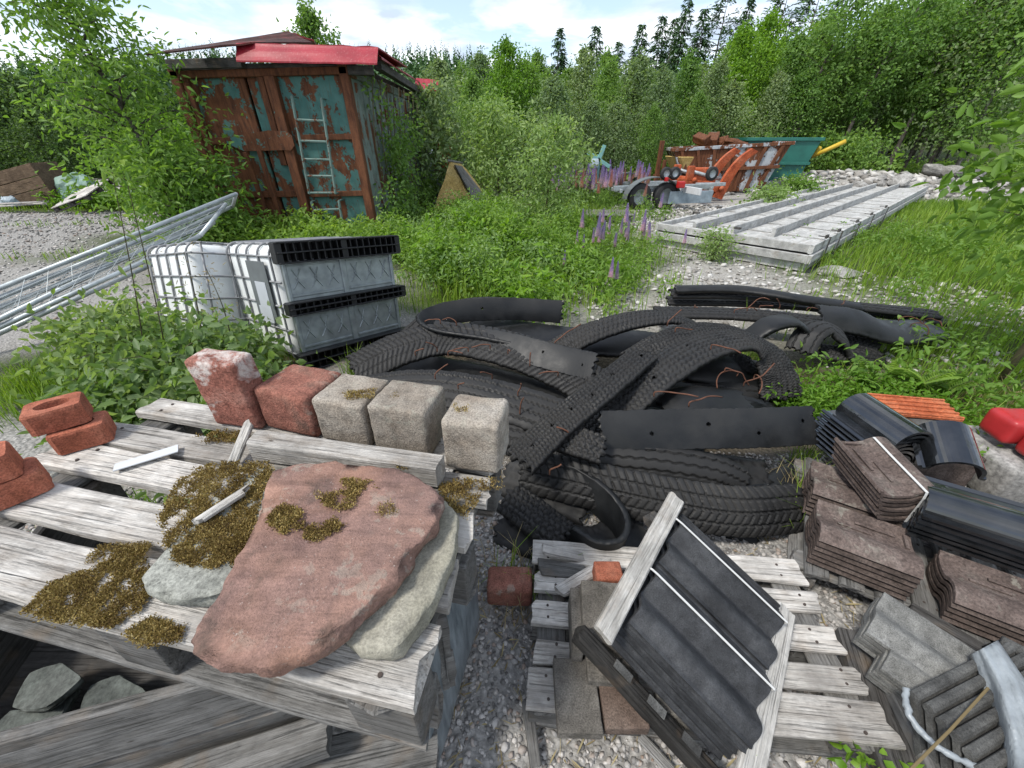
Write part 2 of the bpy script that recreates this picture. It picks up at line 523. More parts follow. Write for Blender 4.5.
M['label_sheet'] = m_plain('pale_label', (0.50, 0.53, 0.57), 0.4, .05)
M['black_plastic'] = m_plain('black_plastic', (0.012, 0.012, 0.013), 0.45, .3)
M['orange_paint'] = m_stone('faded_orange_paint', (0.30, 0.06, 0.025), (0.50, 0.11, 0.04), (0.52, 0.17, 0.09), 40, 3, .6, .3)
M['green_paint'] = m_plain('green_paint', (0.022, 0.145, 0.115), 0.45, .18, 3)
M['yellow_paint'] = m_plain('yellow_paint', (0.62, 0.42, 0.035), 0.5, .12)
M['turquoise'] = m_plain('turquoise_paint', (0.20, 0.42, 0.40), 0.5, .2)
M['white_paint'] = m_plain('white_paint', (0.62, 0.64, 0.66), 0.5, .1)
M['red_plastic'] = m_plain('red_plastic', (0.42, 0.028, 0.03), 0.4, .2)
M['red_paint'] = m_plain('red_lamp', (0.50, 0.02, 0.02), 0.35, .2)
M['dark_tyre'] = m_plain('wheel_rubber', (0.022, 0.022, 0.023), 0.75, .3)
M['strap'] = m_plain('pale_strap', (0.66, 0.66, 0.64), 0.5, .06)
M['tarp_tan'] = m_stone('tan_canvas', (0.42, 0.29, 0.09), (0.56, 0.40, 0.15), (0.62, 0.47, 0.21), 60, 4, bs=.3)
M['tarp_green'] = m_plain('pale_green_tarp', (0.20, 0.31, 0.25), 0.6, .3, 5)
M['grey_plastic'] = m_plain('grey_plastic_sheet', (0.29, 0.32, 0.34), 0.35, .25, 14, .5, .5)
M['scrap_blue'] = m_plain('pale_blue_scrap', (0.32, 0.39, 0.44), 0.5, .25)

def m_film():
    t = NT('bluish_stretch_film', 0.28, .5)
    v = t.co()
    a = t.noise(t.co((1, 1, .2)), 30, 5, .6)
    t.base(t.ramp(a, [(0.35, (0.10, 0.125, 0.14)), (0.65, (0.30, 0.345, 0.37))]))
    t.bump(a, .6, .01)
    return t.m
M['film'] = m_film()
def m_tote():
    t = NT('milky_plastic', 0.38, .4)
    v = t.co()
    a = t.noise(v, 3, 5)
    c = t.ramp(a, [(0.35, (0.58, 0.60, 0.60)), (0.65, (0.74, 0.76, 0.76))])
    d = t.noise(v, 14, 6, .65)
    c = t.mix(t.ramp(d, [(0.58, 0.0), (0.72, 0.35)]), c, (0.40, 0.37, 0.31))
    t.base(c, 1)
    t.b.inputs['Subsurface Weight'].default_value = 0.0
    return t.m
M['tote'] = m_tote()

def m_peel(name, paint, paint2, thr=0.5, scale=2.2):
    """old paint peeling off rust"""
    t = NT(name, 0.75, .25)
    v = t.co()
    big = t.noise(t.co((1, 1, .7)), scale, 9, 0.62, 0.25)
    mid = t.noise(v, scale * 7, 6, 0.6)
    mask = t.ramp(t.math('ADD', t.math('MULTIPLY', big, .8), t.math('MULTIPLY', mid, .2)), [(thr - .006, 0.0), (thr + .016, 1.0)])
    rust = t.ramp(t.noise(t.co((4, 4, .8)), 5, 8, .65), [(0.3, (0.055, 0.024, 0.014)), (0.5, (0.145, 0.055, 0.026)), (0.7, (0.21, 0.085, 0.038))])
    rust = t.mix(.4, rust, t.ramp(t.noise(v, 60, 4), [(0.3, .6), (0.7, 1.25)]), 'MULTIPLY')
    pc = t.ramp(t.noise(v, 6, 5), [(0.3, paint), (0.7, paint2)])
    pc = t.mix(t.ramp(t.noise(t.co((14, 14, 1.2)), 3, 5), [(0.55, 0), (0.72, .55)]), pc, (0.12, 0.06, 0.035))
    t.base(t.mix(mask, rust, pc))
    t.bump(mask, 0.5, 0.006)
    return t.m
M['peel_teal'] = m_peel('peeling_teal_paint', (0.060, 0.165, 0.150), (0.105, 0.235, 0.21), .48, 4.2)
M['peel_teal_rust'] = m_peel('mostly_rusty_teal', (0.060, 0.165, 0.150), (0.105, 0.235, 0.21), .535, 4.0)
M['rust'] = m_peel('bare_rust', (0.07, 0.16, 0.15), (0.11, 0.22, 0.20), .66)
M['ladder'] = m_peel('worn_ladder_paint', (0.12, 0.20, 0.18), (0.20, 0.28, 0.255), .43, 9)
M['side_paint'] = m_peel('weathered_grey_green', (0.14, 0.20, 0.18), (0.24, 0.29, 0.27), .45)
M['peel_white_rust'] = m_peel('rusty_bin_paint', (0.34, 0.38, 0.42), (0.50, 0.53, 0.55), .52)
M['nail'] = m_plain('nail_heads', (0.06, 0.045, 0.038), .7, .3, 40)
M['rust_wire'] = m_plain('rusty_wire', (0.13, 0.055, 0.032), 0.85, .4, 30)
def m_redsheet():
    t = NT('faded_red_sheet', 0.5, .4)
    v = t.co()
    st = t.noise(t.co((9, 9, .7)), 4, 6, .6)
    c = t.ramp(t.noise(v, 3, 4), [(0.35, (0.25, 0.010, 0.020)), (0.65, (0.37, 0.020, 0.035))])
    c = t.mix(t.ramp(st, [(0.52, 0), (0.78, .5)]), c, (0.50, 0.20, 0.20))
    t.base(c)
    return t.m
M['red_sheet'] = m_redsheet()
M['rusty_sheet'] = m_stone('rusty_dark_sheet', (0.03, 0.018, 0.016), (0.07, 0.03, 0.025), (0.16, 0.04, 0.035), 50, 3, .7, .3)

def m_leaf(name, c1, c2, c3, trans=0.46, rough=0.5):
    t = NT(name, rough, .3)
    r = t.attr('rnd')
    c = t.ramp(r, [(0.0, c1), (0.5, c2), (1.0, c3)])
    c = t.mix(1.0, c, t.ramp(t.rnd(), [(0, (0.78, 0.84, 0.8)), (1, (1.12, 1.08, 1.0))]), 'MULTIPLY')
    t.base(c, 1)
    tr = t.n('ShaderNodeBsdfTranslucent')
    t.l(t.mix(1.0, c, (1.25, 1.3, 0.55), 'MULTIPLY'), tr.inputs[0])
    ms = t.n('ShaderNodeMixShader'); ms.inputs[0].default_value = trans
    t.l(t.b.outputs[0], ms.inputs[1]); t.l(tr.outputs[0], ms.inputs[2])
    t.l(ms.outputs[0], t.out.inputs[0])
    return t.m
M['leaf_birch'] = m_leaf('birch_leaves', (0.100, 0.192, 0.048), (0.165, 0.284, 0.069), (0.252, 0.382, 0.101))
M['leaf_alder'] = m_leaf('grey_green_leaves', (0.122, 0.186, 0.094), (0.199, 0.279, 0.139), (0.308, 0.384, 0.215))
M['leaf_bright'] = m_leaf('bright_leaves', (0.094, 0.204, 0.018), (0.151, 0.288, 0.030), (0.227, 0.379, 0.053))
M['leaf_dark'] = m_leaf('dark_leaves', (0.046, 0.090, 0.034), (0.082, 0.144, 0.050), (0.130, 0.205, 0.070))
M['needle'] = m_leaf('conifer_needles', (0.039, 0.087, 0.039), (0.067, 0.137, 0.057), (0.106, 0.185, 0.078), .15)
M['leaf_willow'] = m_leaf('willow_leaves', (0.081, 0.170, 0.032), (0.143, 0.260, 0.048), (0.235, 0.365, 0.097))
M['leaf_bramble'] = m_leaf('bramble_leaves', (0.105, 0.181, 0.053), (0.170, 0.255, 0.089), (0.275, 0.338, 0.190))
M['leaf_herb'] = m_leaf('herb_leaves', (0.106, 0.201, 0.033), (0.177, 0.298, 0.055), (0.283, 0.402, 0.102))
M['leaf_pale'] = m_leaf('pale_herb_leaves', (0.146, 0.238, 0.082), (0.219, 0.328, 0.119), (0.328, 0.428, 0.191))
M['grass'] = m_leaf('grass_blades', (0.100, 0.179, 0.020), (0.172, 0.286, 0.032), (0.286, 0.380, 0.064), .4)
M['straw'] = m_leaf('dry_straw', (0.20, 0.15, 0.08), (0.30, 0.235, 0.13), (0.40, 0.33, 0.20), .2, .8)
M['moss'] = m_leaf('brown_moss', (0.085, 0.050, 0.020), (0.235, 0.165, 0.055), (0.48, 0.38, 0.17), .15, .95)
M['lupin'] = m_leaf('lupin_petals', (0.286, 0.221, 0.598), (0.468, 0.364, 0.780), (0.728, 0.546, 0.806), .3)
M['lupin_pink'] = m_leaf('pink_lupin_petals', (0.36, 0.17, 0.28), (0.50, 0.27, 0.34), (0.56, 0.38, 0.40), .3)
M['bark'] = m_stone('bark', (0.05, 0.042, 0.034), (0.10, 0.088, 0.072), (0.17, 0.155, 0.135), 60, 8, .95, .8)
M['bark_pale'] = m_stone('pale_bark', (0.07, 0.062, 0.052), (0.20, 0.185, 0.165), (0.32, 0.305, 0.28), 40, 9, .95, .6)
M['stem'] = m_plain('stalk', (0.085, 0.075, 0.035), 0.7, .3, 20)
M['stem_green'] = m_plain('green_stalk', (0.08, 0.13, 0.03), 0.6, .3, 20)

def m_pebble():
    t = NT('gravel_stones', .85, .25)
    r = t.attr('rnd')
    c = t.ramp(r, [(0.0, (0.15, 0.142, 0.135)), (0.25, (0.26, 0.25, 0.238)), (0.55, (0.44, 0.42, 0.398)), (0.8, (0.58, 0.55, 0.518)), (0.92, (0.28, 0.205, 0.16)), (1.0, (0.50, 0.48, 0.455))])
    g = t.noise(t.co(jitter=False), 260, 3)
    t.base(t.mix(.5, c, t.ramp(g, [(0.3, .65), (0.7, 1.25)]), 'MULTIPLY'))
    return t.m
M['pebble'] = m_pebble()
def m_chip():
    t = NT('pale_stone_chips', .85, .2)
    r = t.attr('rnd')
    t.base(t.ramp(r, [(0.0, (0.23, 0.215, 0.195)), (0.4, (0.40, 0.38, 0.35)), (0.8, (0.54, 0.52, 0.49)), (1.0, (0.64, 0.625, 0.60))]))
    return t.m
M['chip'] = m_chip()

def m_ground():
    t = NT('yard_ground', .95, .15)
    v = t.co(which='Object', jitter=False)
    n1 = t.noise(v, 1.1, 6, .6); n2 = t.noise(v, 40, 4, .65); vo = t.voro(v, 38)
    gravel = t.ramp(n2, [(0.25, (0.24, 0.23, 0.216)), (0.5, (0.40, 0.386, 0.364)), (0.75, (0.54, 0.523, 0.495))])
    gravel = t.mix(.5, gravel, t.ramp(vo, [(0.05, 1.25), (0.5, .55)]), 'MULTIPLY')
    gravel = t.mix(t.ramp(n1, [(0.5, 0.0), (0.68, .55)]), gravel, (0.16, 0.145, 0.115))
    soil = t.ramp(n2, [(0.3, (0.055, 0.042, 0.028)), (0.6, (0.105, 0.085, 0.055)), (0.8, (0.15, 0.125, 0.085))])
    pale = t.ramp(t.noise(v, 26, 5, .7), [(0.3, (0.22, 0.205, 0.18)), (0.5, (0.37, 0.355, 0.325)), (0.7, (0.54, 0.525, 0.50))])
    turf = t.ramp(t.noise(v, 18, 5, .7), [(0.3, (0.035, 0.052, 0.014)), (0.6, (0.075, 0.105, 0.022)), (0.8, (0.125, 0.14, 0.04))])
    c = t.mix(t.attr('soil'), gravel, soil)
    c = t.mix(t.attr('pale'), c, pale)
    c = t.mix(t.attr('turf'), c, turf)
    t.base(c)
    t.bump(t.math('SUBTRACT', t.math('MULTIPLY', n2, .8), vo), .7, .02)
    return t.m
M['ground'] = m_ground()
M['hill'] = m_plain('forest_floor', (0.03, 0.045, 0.018), .9, .3, .2)
# ---------------------------------------------------------------- light, sky
SUN_EL, SUN_AZ = R(56), R(238)          # azimuth clockwise from +Y
world = bpy.data.worlds.new("World"); scene.world = world; world.use_nodes = True
wt = world.node_tree; wt.nodes.clear()
def wn(ty, **kw):
    x = wt.nodes.new(ty)
    for k, v in kw.items(): setattr(x, k, v)
    return x
wo = wn('ShaderNodeOutputWorld'); bg = wn('ShaderNodeBackground')
sky = wn('ShaderNodeTexSky', sky_type='NISHITA')
sky.sun_disc = False; sky.sun_elevation = SUN_EL; sky.sun_rotation = SUN_AZ
sky.air_density = 1.0; sky.dust_density = 1.5; sky.ozone_density = 1.0
tc = wn('ShaderNodeTexCoord')
sep = wn('ShaderNodeSeparateXYZ'); wt.links.new(tc.outputs['Generated'], sep.inputs[0])
den = wn('ShaderNodeMath', operation='ADD'); den.inputs[1].default_value = 0.16
mxz = wn('ShaderNodeMath', operation='MAXIMUM'); mxz.inputs[1].default_value = 0.0
wt.links.new(sep.outputs[2], mxz.inputs[0]); wt.links.new(mxz.outputs[0], den.inputs[0])
dx = wn('ShaderNodeMath', operation='DIVIDE'); dy = wn('ShaderNodeMath', operation='DIVIDE')
wt.links.new(sep.outputs[0], dx.inputs[0]); wt.links.new(den.outputs[0], dx.inputs[1])
wt.links.new(sep.outputs[1], dy.inputs[0]); wt.links.new(den.outputs[0], dy.inputs[1])
cmb = wn('ShaderNodeCombineXYZ')
wt.links.new(dx.outputs[0], cmb.inputs[0]); wt.links.new(dy.outputs[0], cmb.inputs[1])
cmb.inputs[2].default_value = 4.3
nz = wn('ShaderNodeTexNoise'); nz.inputs['Scale'].default_value = 1.15; nz.inputs['Detail'].default_value = 9; nz.inputs['Roughness'].default_value = .56; nz.inputs['Distortion'].default_value = .35
wt.links.new(cmb.outputs[0], nz.inputs['Vector'])
nz2 = wn('ShaderNodeTexNoise'); nz2.inputs['Scale'].default_value = 2.6; nz2.inputs['Detail'].default_value = 6
wt.links.new(cmb.outputs[0], nz2.inputs['Vector'])
cr = wn('ShaderNodeValToRGB'); cr.color_ramp.elements[0].position = .41; cr.color_ramp.elements[1].position = .56
wt.links.new(nz.outputs[0], cr.inputs[0])
cc = wn('ShaderNodeValToRGB')
cc.color_ramp.elements[0].position = .36; cc.color_ramp.elements[0].color = (3.5, 4.1, 5.0, 1)
cc.color_ramp.elements[1].position = .62; cc.color_ramp.elements[1].color = (8.0, 8.2, 8.5, 1)
wt.links.new(nz2.outputs[0], cc.inputs[0])
skm = wn('ShaderNodeMix', data_type='RGBA', blend_type='ADD'); skm.inputs[0].default_value = 1
wt.links.new(sky.outputs[0], skm.inputs[6]); skm.inputs[7].default_value = (1.0, 1.05, 1.1, 1)
mx = wn('ShaderNodeMix', data_type='RGBA')
wt.links.new(cr.outputs[0], mx.inputs[0]); wt.links.new(skm.outputs[2], mx.inputs[6]); wt.links.new(cc.outputs[0], mx.inputs[7])
wt.links.new(mx.outputs[2], bg.inputs[0]); bg.inputs[1].default_value = 0.10
wt.links.new(bg.outputs[0], wo.inputs[0])
sl = bpy.data.lights.new("sun", 'SUN'); sl.energy = 2.0; sl.angle = R(9); sl.color = (1.0, .955, .88)
so = bpy.data.objects.new("sun", sl); COL.objects.link(so)
sd = V((math.sin(SUN_AZ) * math.cos(SUN_EL), math.cos(SUN_AZ) * math.cos(SUN_EL), math.sin(SUN_EL)))
so.rotation_euler = sd.to_track_quat('Z', 'Y').to_euler(); so.location = sd * 30
vs_ = scene.view_settings
scene.display_settings.display_device = 'sRGB'
vs_.view_transform = 'Standard'; vs_.look = 'None'; vs_.gamma = 1; vs_.use_curve_mapping = False; vs_.exposure = 1.05
scene.cycles.max_bounces = 6; scene.cycles.diffuse_bounces = 3; scene.cycles.transmission_bounces = 3; scene.cycles.transparent_max_bounces = 4
scene.cycles.use_denoising = True
scene.cycles.caustics_reflective = False; scene.cycles.caustics_refractive = False

# ---------------------------------------------------------------- terrain
def sst(a, b, x):
    t = np.clip((x - a) / (b - a), 0, 1)
    return t * t * (3 - 2 * t)
def nz2d(x, y, f, s=0.0):
    """cheap smooth pseudo noise, -1..1"""
    return (np.sin(x * f + 1.7 * np.sin(y * f * .7 + s) + s) * np.cos(y * f * 1.13 + 1.3 * np.sin(x * f * .6 + 2 * s)) +
            .5 * np.sin(x * f * 2.3 + y * f * 1.9 + s * 3))/1.5
def gz(x, y):
    x = np.asarray(x, float); y = np.asarray(y, float)
    z = 0.012 * nz2d(x, y, 3.1, .4) + 0.02 * nz2d(x, y, 1.1, 1.9) * sst(2, 6, y)
    z = z + 1.9 * sst(17, 46, y) + 2.0 * sst(40, 120, y)
    d = np.abs((x - 12.5) * .55 - (y - 16.5) * .35) 
    z = z + 0.55 * np.exp(-((x - 12.5) / 5.5) ** 2 - ((y - 16.8 - .1 * (x - 12)) / 1.7) ** 2)
    z = z - .02
    return z
def gzf(x, y): return float(gz(x, y))
def blob(x, y, cx, cy, rx, ry, rot=0.0, soft=.5):
    c, s = math.cos(rot), math.sin(rot)
    u = ((x - cx) * c + (y - cy) * s) / rx; v = (-(x - cx) * s + (y - cy) * c) / ry
    d = np.sqrt(u * u + v * v) + .16 * nz2d(x, y, 2.6, 3.0)
    return 1 - sst(1 - soft, 1 + soft * .5, d)
def zone_turf(x, y):
    w = np.zeros_like(x)
    for b in ((.1, 7.2, 2.3, 3.3), (-3.2, 3.0, 1.35, .85, .25), (-2.2, 2.2, .7, .5), (-.3, 4.6, 1.1, .7), (7.3, 6.0, 4.2, 2.6, .7), (3.3, 2.35, 1.5, .45, .1), (12.0, 10.2, 5.0, 3.2, .6), (4.5, 3.4, 2.2, 1.0, .2), (2.6, 1.9, .6, .45), (1.5, 11.5, 3.5, 2.2), (-3.5, 9.5, 1.2, 4), (-6.8, 8.2, 1.6, 1.0), (-13, 11.9, 6.5, .8), (-1.9, 1.25, .25, .22)):
        w = np.maximum(w, blob(x, y, *b))
    w = np.maximum(w, sst(18, 20, y))
    w = np.maximum(w, sst(13.0, 14.5, y) * (1 - sst(-4, -2, x)))
    w = np.maximum(w, .6 * blob(x, y, -6.5, 6.6, 1.7, .5) )
    w = np.maximum(w, sst(16, 20, x))
    return w
def zone_pale(x, y):
    w = np.zeros_like(x)
    for b in ((2.3, 4.9, 1.9, 1.5, .2), (4.9, 4.6, 1.2, 1.0), (3.5, 9.8, 1.6, 3.8), (1.1, 6.6, .9, 1.2), (11.5, 16.2, 6.5, 2.6), (5.5, 13, 3.0, 3.0), (3.6, 3.0, .9, .35)):
        w = np.maximum(w, blob(x, y, *b))
    return w
def zone_soil(x, y):
    w = np.zeros_like(x)
    for b in ((1.4, 2.6, 2.4, 1.2), (3.2, 2.2, 1.6, .6), (-.6, 3.4, .9, .6), (-2.4, 3.4, 1.6, .8)):
        w = np.maximum(w, blob(x, y, *b))
    return np.maximum(w, sst(15, 17, y))
gx = np.sinh(np.linspace(-6.2, 6.2, 300)) * 2.3
gy = np.sinh(np.linspace(-2.2, 6.2, 300)) * 2.3 + 1.0
X, Y = np.meshgrid(gx, gy)
nx, ny = len(gx), len(gy)
Zg = gz(X, Y)
idx = np.arange(nx * ny).reshape(ny, nx)
fs = np.stack([idx[:-1, :-1], idx[:-1, 1:], idx[1:, 1:], idx[1:, :-1]], -1).reshape(-1, 4)
xr, yr = X.ravel(), Y.ravel()
me = big_mesh('ground', np.stack([xr, yr, Zg.ravel()], 1), fs, {'turf': zone_turf(xr, yr), 'pale': zone_pale(xr, yr), 'soil': zone_soil(xr, yr)}, smooth=True)
tag(link_mesh('ground', me, M['ground']), kind='structure', label='uneven yard ground of grey gravel, soil and turf')

# ---------------------------------------------------------------- foliage kit
def unit(a):
    return a / np.maximum(np.linalg.norm(a, axis=-1, keepdims=True), 1e-9)
def leaf_arrays(Pn, D, U, L, W, fold=.25, droop=.0):
    """folded pointed leaves: six vertices and two quads each"""
    n = len(Pn)
    D = unit(D); S = unit(np.cross(D, U)); N = np.cross(S, D)
    L = np.asarray(L).reshape(-1, 1) * np.ones((n, 1)); W = np.asarray(W).reshape(-1, 1) * np.ones((n, 1))
    b = Pn
    up = N * W * fold
    a1 = Pn + D * L * .32 + S * W * .5 + up - N * L * droop * .12
    a2 = Pn + D * L * .68 + S * W * .38 + up * .7 - N * L * droop * .4
    tip = Pn + D * L - N * L * droop
    c1 = a1 - S * W * 1.0; c2 = a2 - S * W * .76
    vs = np.stack([b, a1, a2, tip, c2, c1], 1).reshape(-1, 3)
    k = np.arange(n)[:, None] * 6
    fs = np.stack([k + 0, k + 1, k + 2, k + 3, k + 0, k + 3, k + 4, k + 5], 1).reshape(-1, 4)
    return vs, fs
def leaf_mesh(name, chunks):
    """chunks: list of (verts, quads, rnd per vertex)"""
    vs, fs, rs, k = [], [], [], 0
    for v, f, r in chunks:
        vs.append(v); fs.append(f + k); rs.append(r); k += len(v)
    return big_mesh(name, np.concatenate(vs), np.concatenate(fs), {'rnd': np.concatenate(rs)})
def rand_dir(n, g, zmin=-1.0):
    z = g.uniform(zmin, 1, n); a = g.uniform(0, 2 * np.pi, n); r = np.sqrt(np.maximum(0, 1 - z * z))
    return np.stack([r * np.cos(a), r * np.sin(a), z], 1)
def cluster_leaves(C, rad, per, L, W, g, out=None, droop=.2, sq=(1, 1, .8), base_r=.5, updir=.25):
    """leaves spread in small sprays round cluster centres C (m,3)"""
    m = len(C); n = m * per
    cc = np.repeat(C, per, 0)
    off = g.normal(0, 1, (n, 3)) * np.array(sq) * np.repeat(np.asarray(rad).reshape(-1, 1) * np.ones((m, 1)), per, 0) * .5
    Pn = cc + off
    D = unit(off) * .6 + rand_dir(n, g) * .6 + np.array([0, 0, -.15])
    U = rand_dir(n, g, -.5) + np.array([0, 0, .15 + updir])
    ln = L * g.uniform(.5, 1.4, n); wd = W * g.uniform(.7, 1.25, n)
    v, f = leaf_arrays(Pn, D, U, ln, wd, droop=droop)
    crr = np.repeat(np.clip(g.normal(base_r, .17, m), 0, 1), per)
    r = np.clip(crr + g.normal(0, .12, n), 0, 1)
    return v, f, np.repeat(r, 6)
def tree_parts(seed, H, prof, n_limb, per, leaf, spread=.42, trunk_r=.07, lean=(0, 0), first=.18, sprays=5, droop_limb=-.05, limb_r=.3):
    """trunk with tapered limbs, and a crown of leaf sprays set along the limbs. prof(t) -> crown radius at height share t"""
    r = random.Random(seed); g = np.random.default_rng(seed)
    path = [V((lean[0] * t * t * H + .04 * H * math.sin(3 * t + seed) * t * .4, lean[1] * t * t * H + .03 * H * math.cos(4 * t + seed) * t * .4, H * t)) for t in [i / 10 for i in range(11)]]
    shapes = [tube(path, [trunk_r * (1 - .93 * (i / 10)) + .004 for i in range(11)], 7)]
    C, rad = [], []
    for i in range(n_limb):
        t = first + (0.97 - first) * (i + r.random() * .8) / n_limb
        k = min(int(t * 10), 9); p0 = path[k].lerp(path[k + 1], t * 10 - k)
        a = i * 2.399 + r.uniform(-.4, .4)
        rr = prof(t) * r.uniform(.7, 1.12)
        end = p0 + V((math.cos(a) * rr, math.sin(a) * rr, rr * r.uniform(.15, .6) + droop_limb * H))
        mid = p0.lerp(end, .5) + V((0, 0, rr * .12))
        lp = catmull([p0, mid, end], 5)
        lr = max(.006, trunk_r * limb_r * (1 - t * .6))
        shapes.append(tube(lp, [lr * (1 - .8 * j / 5) for j in range(6)], 5))
        for s in range(sprays):
            f = .25 + .78 * (s + r.random()) / sprays
            q = p0.lerp(mid, f * 2) if f < .5 else mid.lerp(end, (f - .5) * 2)
            q = q + V((r.gauss(0, 1), r.gauss(0, 1), r.gauss(0, 1) * .8)) * rr * .22
            C.append(tuple(q)); rad.append(max(.12, rr * spread * r.uniform(.6, 1.2)))
    C.append(tuple(path[-1])); rad.append(.25)
    ch = cluster_leaves(np.array(C), np.array(rad), per, leaf[0], leaf[1], g, base_r=.5)
    return join(*shapes), ch
def conifer_parts(seed, H, Rb, n_whorl, trunk_r=.1, first=.12, pine=False):
    r = random.Random(seed); g = np.random.default_rng(seed + 500)
    shapes = [tube([V((0, 0, 0)), V((.02 * H * .3, 0, H * .5)), V((0, .01 * H, H))], [trunk_r, trunk_r * .55, .01], 7)]
    Pn, D, U, Ls, Ws = [], [], [], [], []
    for i in range(n_whorl):
        t = first + (1 - first) * (i / n_whorl) ** .92
        rr = Rb * (1 - t) ** (.8 if not pine else .45) * (1 if not pine else (.55 + .6 * math.sin(min(1, (t - first) * 2.4) * 1.57))) + .06
        nb = r.randint(5, 7)
        for b in range(nb):
            a = r.uniform(0, 6.28); ln = rr * r.uniform(.65, 1.15)
            d = V((math.cos(a), math.sin(a), r.uniform(-.35, .1) if not pine else r.uniform(0, .45)))
            o = V((0, 0, H * t))
            if ln > .25: shapes.append(tube([o, o + d * ln * .95], [max(.006, trunk_r * .16), .003], 4, cap=False))
            ns = max(5, int(ln * (20 if not pine else 16)))
            for s in range(ns):
                f = (.25 if not pine else .55) + (.75 if not pine else .45) * (s + r.random()) / ns
                q = o + d * ln * f + V((r.gauss(0, .035), r.gauss(0, .035), r.gauss(0, .03))) * (1 if not pine else 2.6)
                Pn.append(tuple(q))
                dd = d * .8 + V((r.uniform(-1, 1), r.uniform(-1, 1), r.uniform(-.7, .15 if not pine else .8))) * .9
                D.append(tuple(dd)); U.append((r.uniform(-.5, .5), r.uniform(-.5, .5), 1))
                Ls.append(r.uniform(.16, .34) * (1 if not pine else .9)); Ws.append(r.uniform(.05, .10))
    v, f = leaf_arrays(np.array(Pn), np.array(D), np.array(U), np.array(Ls), np.array(Ws), droop=.25)
    return join(*shapes), (v, f, np.repeat(np.clip(g.normal(.5, .22, len(Pn)), 0, 1), 6))
def make_plant(name, parts, mats, loc, label, cat, group=None, names=('trunk', 'crown'), rot=0.0, sc=1.0):
    wood, ch = parts
    Mt = MX.Translation(V(loc)) @ MX.Rotation(rot, 4, 'Z') @ MX.Scale(sc, 4)
    t = thing(name, Mt, label, cat, group)
    obj(names[0], wood, mats[0], t, Mt, smooth=True)
    link_mesh(names[1], leaf_mesh(names[1], [ch] if not isinstance(ch, list) else ch), mats[1], t, Mt)
    return t
def blades(Pn, H, W, g, lean=.5, seg=2, d0=None):
    """curved grass blades, four quads-as-strips each: base, middle, tip"""
    n = len(Pn)
    a = g.uniform(0, 2 * np.pi, n)
    side = np.stack([np.cos(a), np.sin(a), np.zeros(n)], 1)
    ld = np.stack([np.cos(a + 1.57), np.sin(a + 1.57), np.zeros(n)], 1)
    H = np.asarray(H).reshape(-1, 1); W = np.asarray(W).reshape(-1, 1)
    k = g.uniform(.1, 1, (n, 1)) * lean
    up = np.array([0, 0, 1.0])
    m = Pn + up * H * .55 + ld * H * k * .25
    t = Pn + up * H * (1 - .35 * k) + ld * H * k
    vs = np.stack([Pn - side * W, Pn + side * W, m + side * W * .8, m - side * W * .8, t + side * W * .12, t - side * W * .12], 1).reshape(-1, 3)
    i = np.arange(n)[:, None] * 6
    fs = np.concatenate([np.concatenate([i, i + 1, i + 2, i + 3], 1), np.concatenate([i + 3, i + 2, i + 4, i + 5], 1)], 1).reshape(-1, 4)
    return vs, fs
def scatter(n, x0, x1, y0, y1, dens, g):
    """points in a rectangle kept with probability dens(x, y)"""
    x = g.uniform(x0, x1, n); y = g.uniform(y0, y1, n)
    k = g.uniform(0, 1, n) < dens(x, y)
    x, y = x[k], y[k]
    return x, y, gz(x, y)
# ---------------------------------------------------------------- pallets
def pallet(Mx, label, L, W, boards, mats, x0=0.0, H=.144, T=.024, seed=1, group=None, blocks=True):
    """boards: (start across, width, extra start, extra end, twist). x along the boards, y across"""
    t = thing('wooden_pallet', Mx, label, 'pallet', group)
    for i, (q, w, e0, e1, tw) in enumerate(boards):
        Mb = Mx @ MX.Translation((0, q + w / 2, H)) @ MX.Rotation(tw, 4, 'Z')
        vf = plank(L + e1 - e0, w, T, seed + i, .004, 22, x0 + e0, .014)
        nf = len(vf[1])
        nails = []
        for sx_ in (.07, L / 2, L - .07):
            for k, yy in enumerate((-.27, .22)):
                cx, cy = x0 + sx_ + .018 * math.sin(seed + i * 3 + k * 5), w * yy + .008 * math.sin(i * 7 + k)
                nails.append(([(cx + .0046 * math.cos(q * .785), cy + .0046 * math.sin(q * .785), .0028) for q in range(8)] + [(cx + .0052 * math.cos(q * .785), cy + .0052 * math.sin(q * .785), -.004) for q in range(8)],
                              [tuple(range(8))] + [(q, q + 8, (q + 1) % 8 + 8, (q + 1) % 8) for q in range(8)]))
        o = obj('deck_board', join(vf, *nails), mats[0], t, Mb)
        o.data.materials.append(M['nail'])
        for q in o.data.polygons:
            if q.index >= nf: q.material_index = 1
    xs = (x0 + .07, x0 + L / 2, x0 + L - .07)
    for i, x in enumerate(xs):
        Ms = Mx @ MX.Translation((x, 0.003, H - T - .003)) @ MX.Rotation(math.pi / 2, 4, 'Z')
        obj('stringer_board', plank(W - .006, .10, .02, seed + 20 + i), mats[1], t, Ms)
    for j, q in enumerate((.045, W / 2, W - .045)):
        Mb = Mx @ MX.Translation((0, q, .022))
        obj('bottom_board', plank(L - .01, .085, .022, seed + 40 + j, .004, 18, x0 + .005), mats[1], t, Mb)
        for i, x in enumerate(xs):
            Mk = Mx @ MX.Translation((x, q, .0235 + (H - T - .05) / 2))
            obj('block', worn_box(.135, .08, H - T - .049, .006, .002, 20, 3, seed + i + 3 * j), mats[1], t, Mk, smooth=False)
    return t
MA = axes((-.165, .28, .605), (.978, -.208, 0))
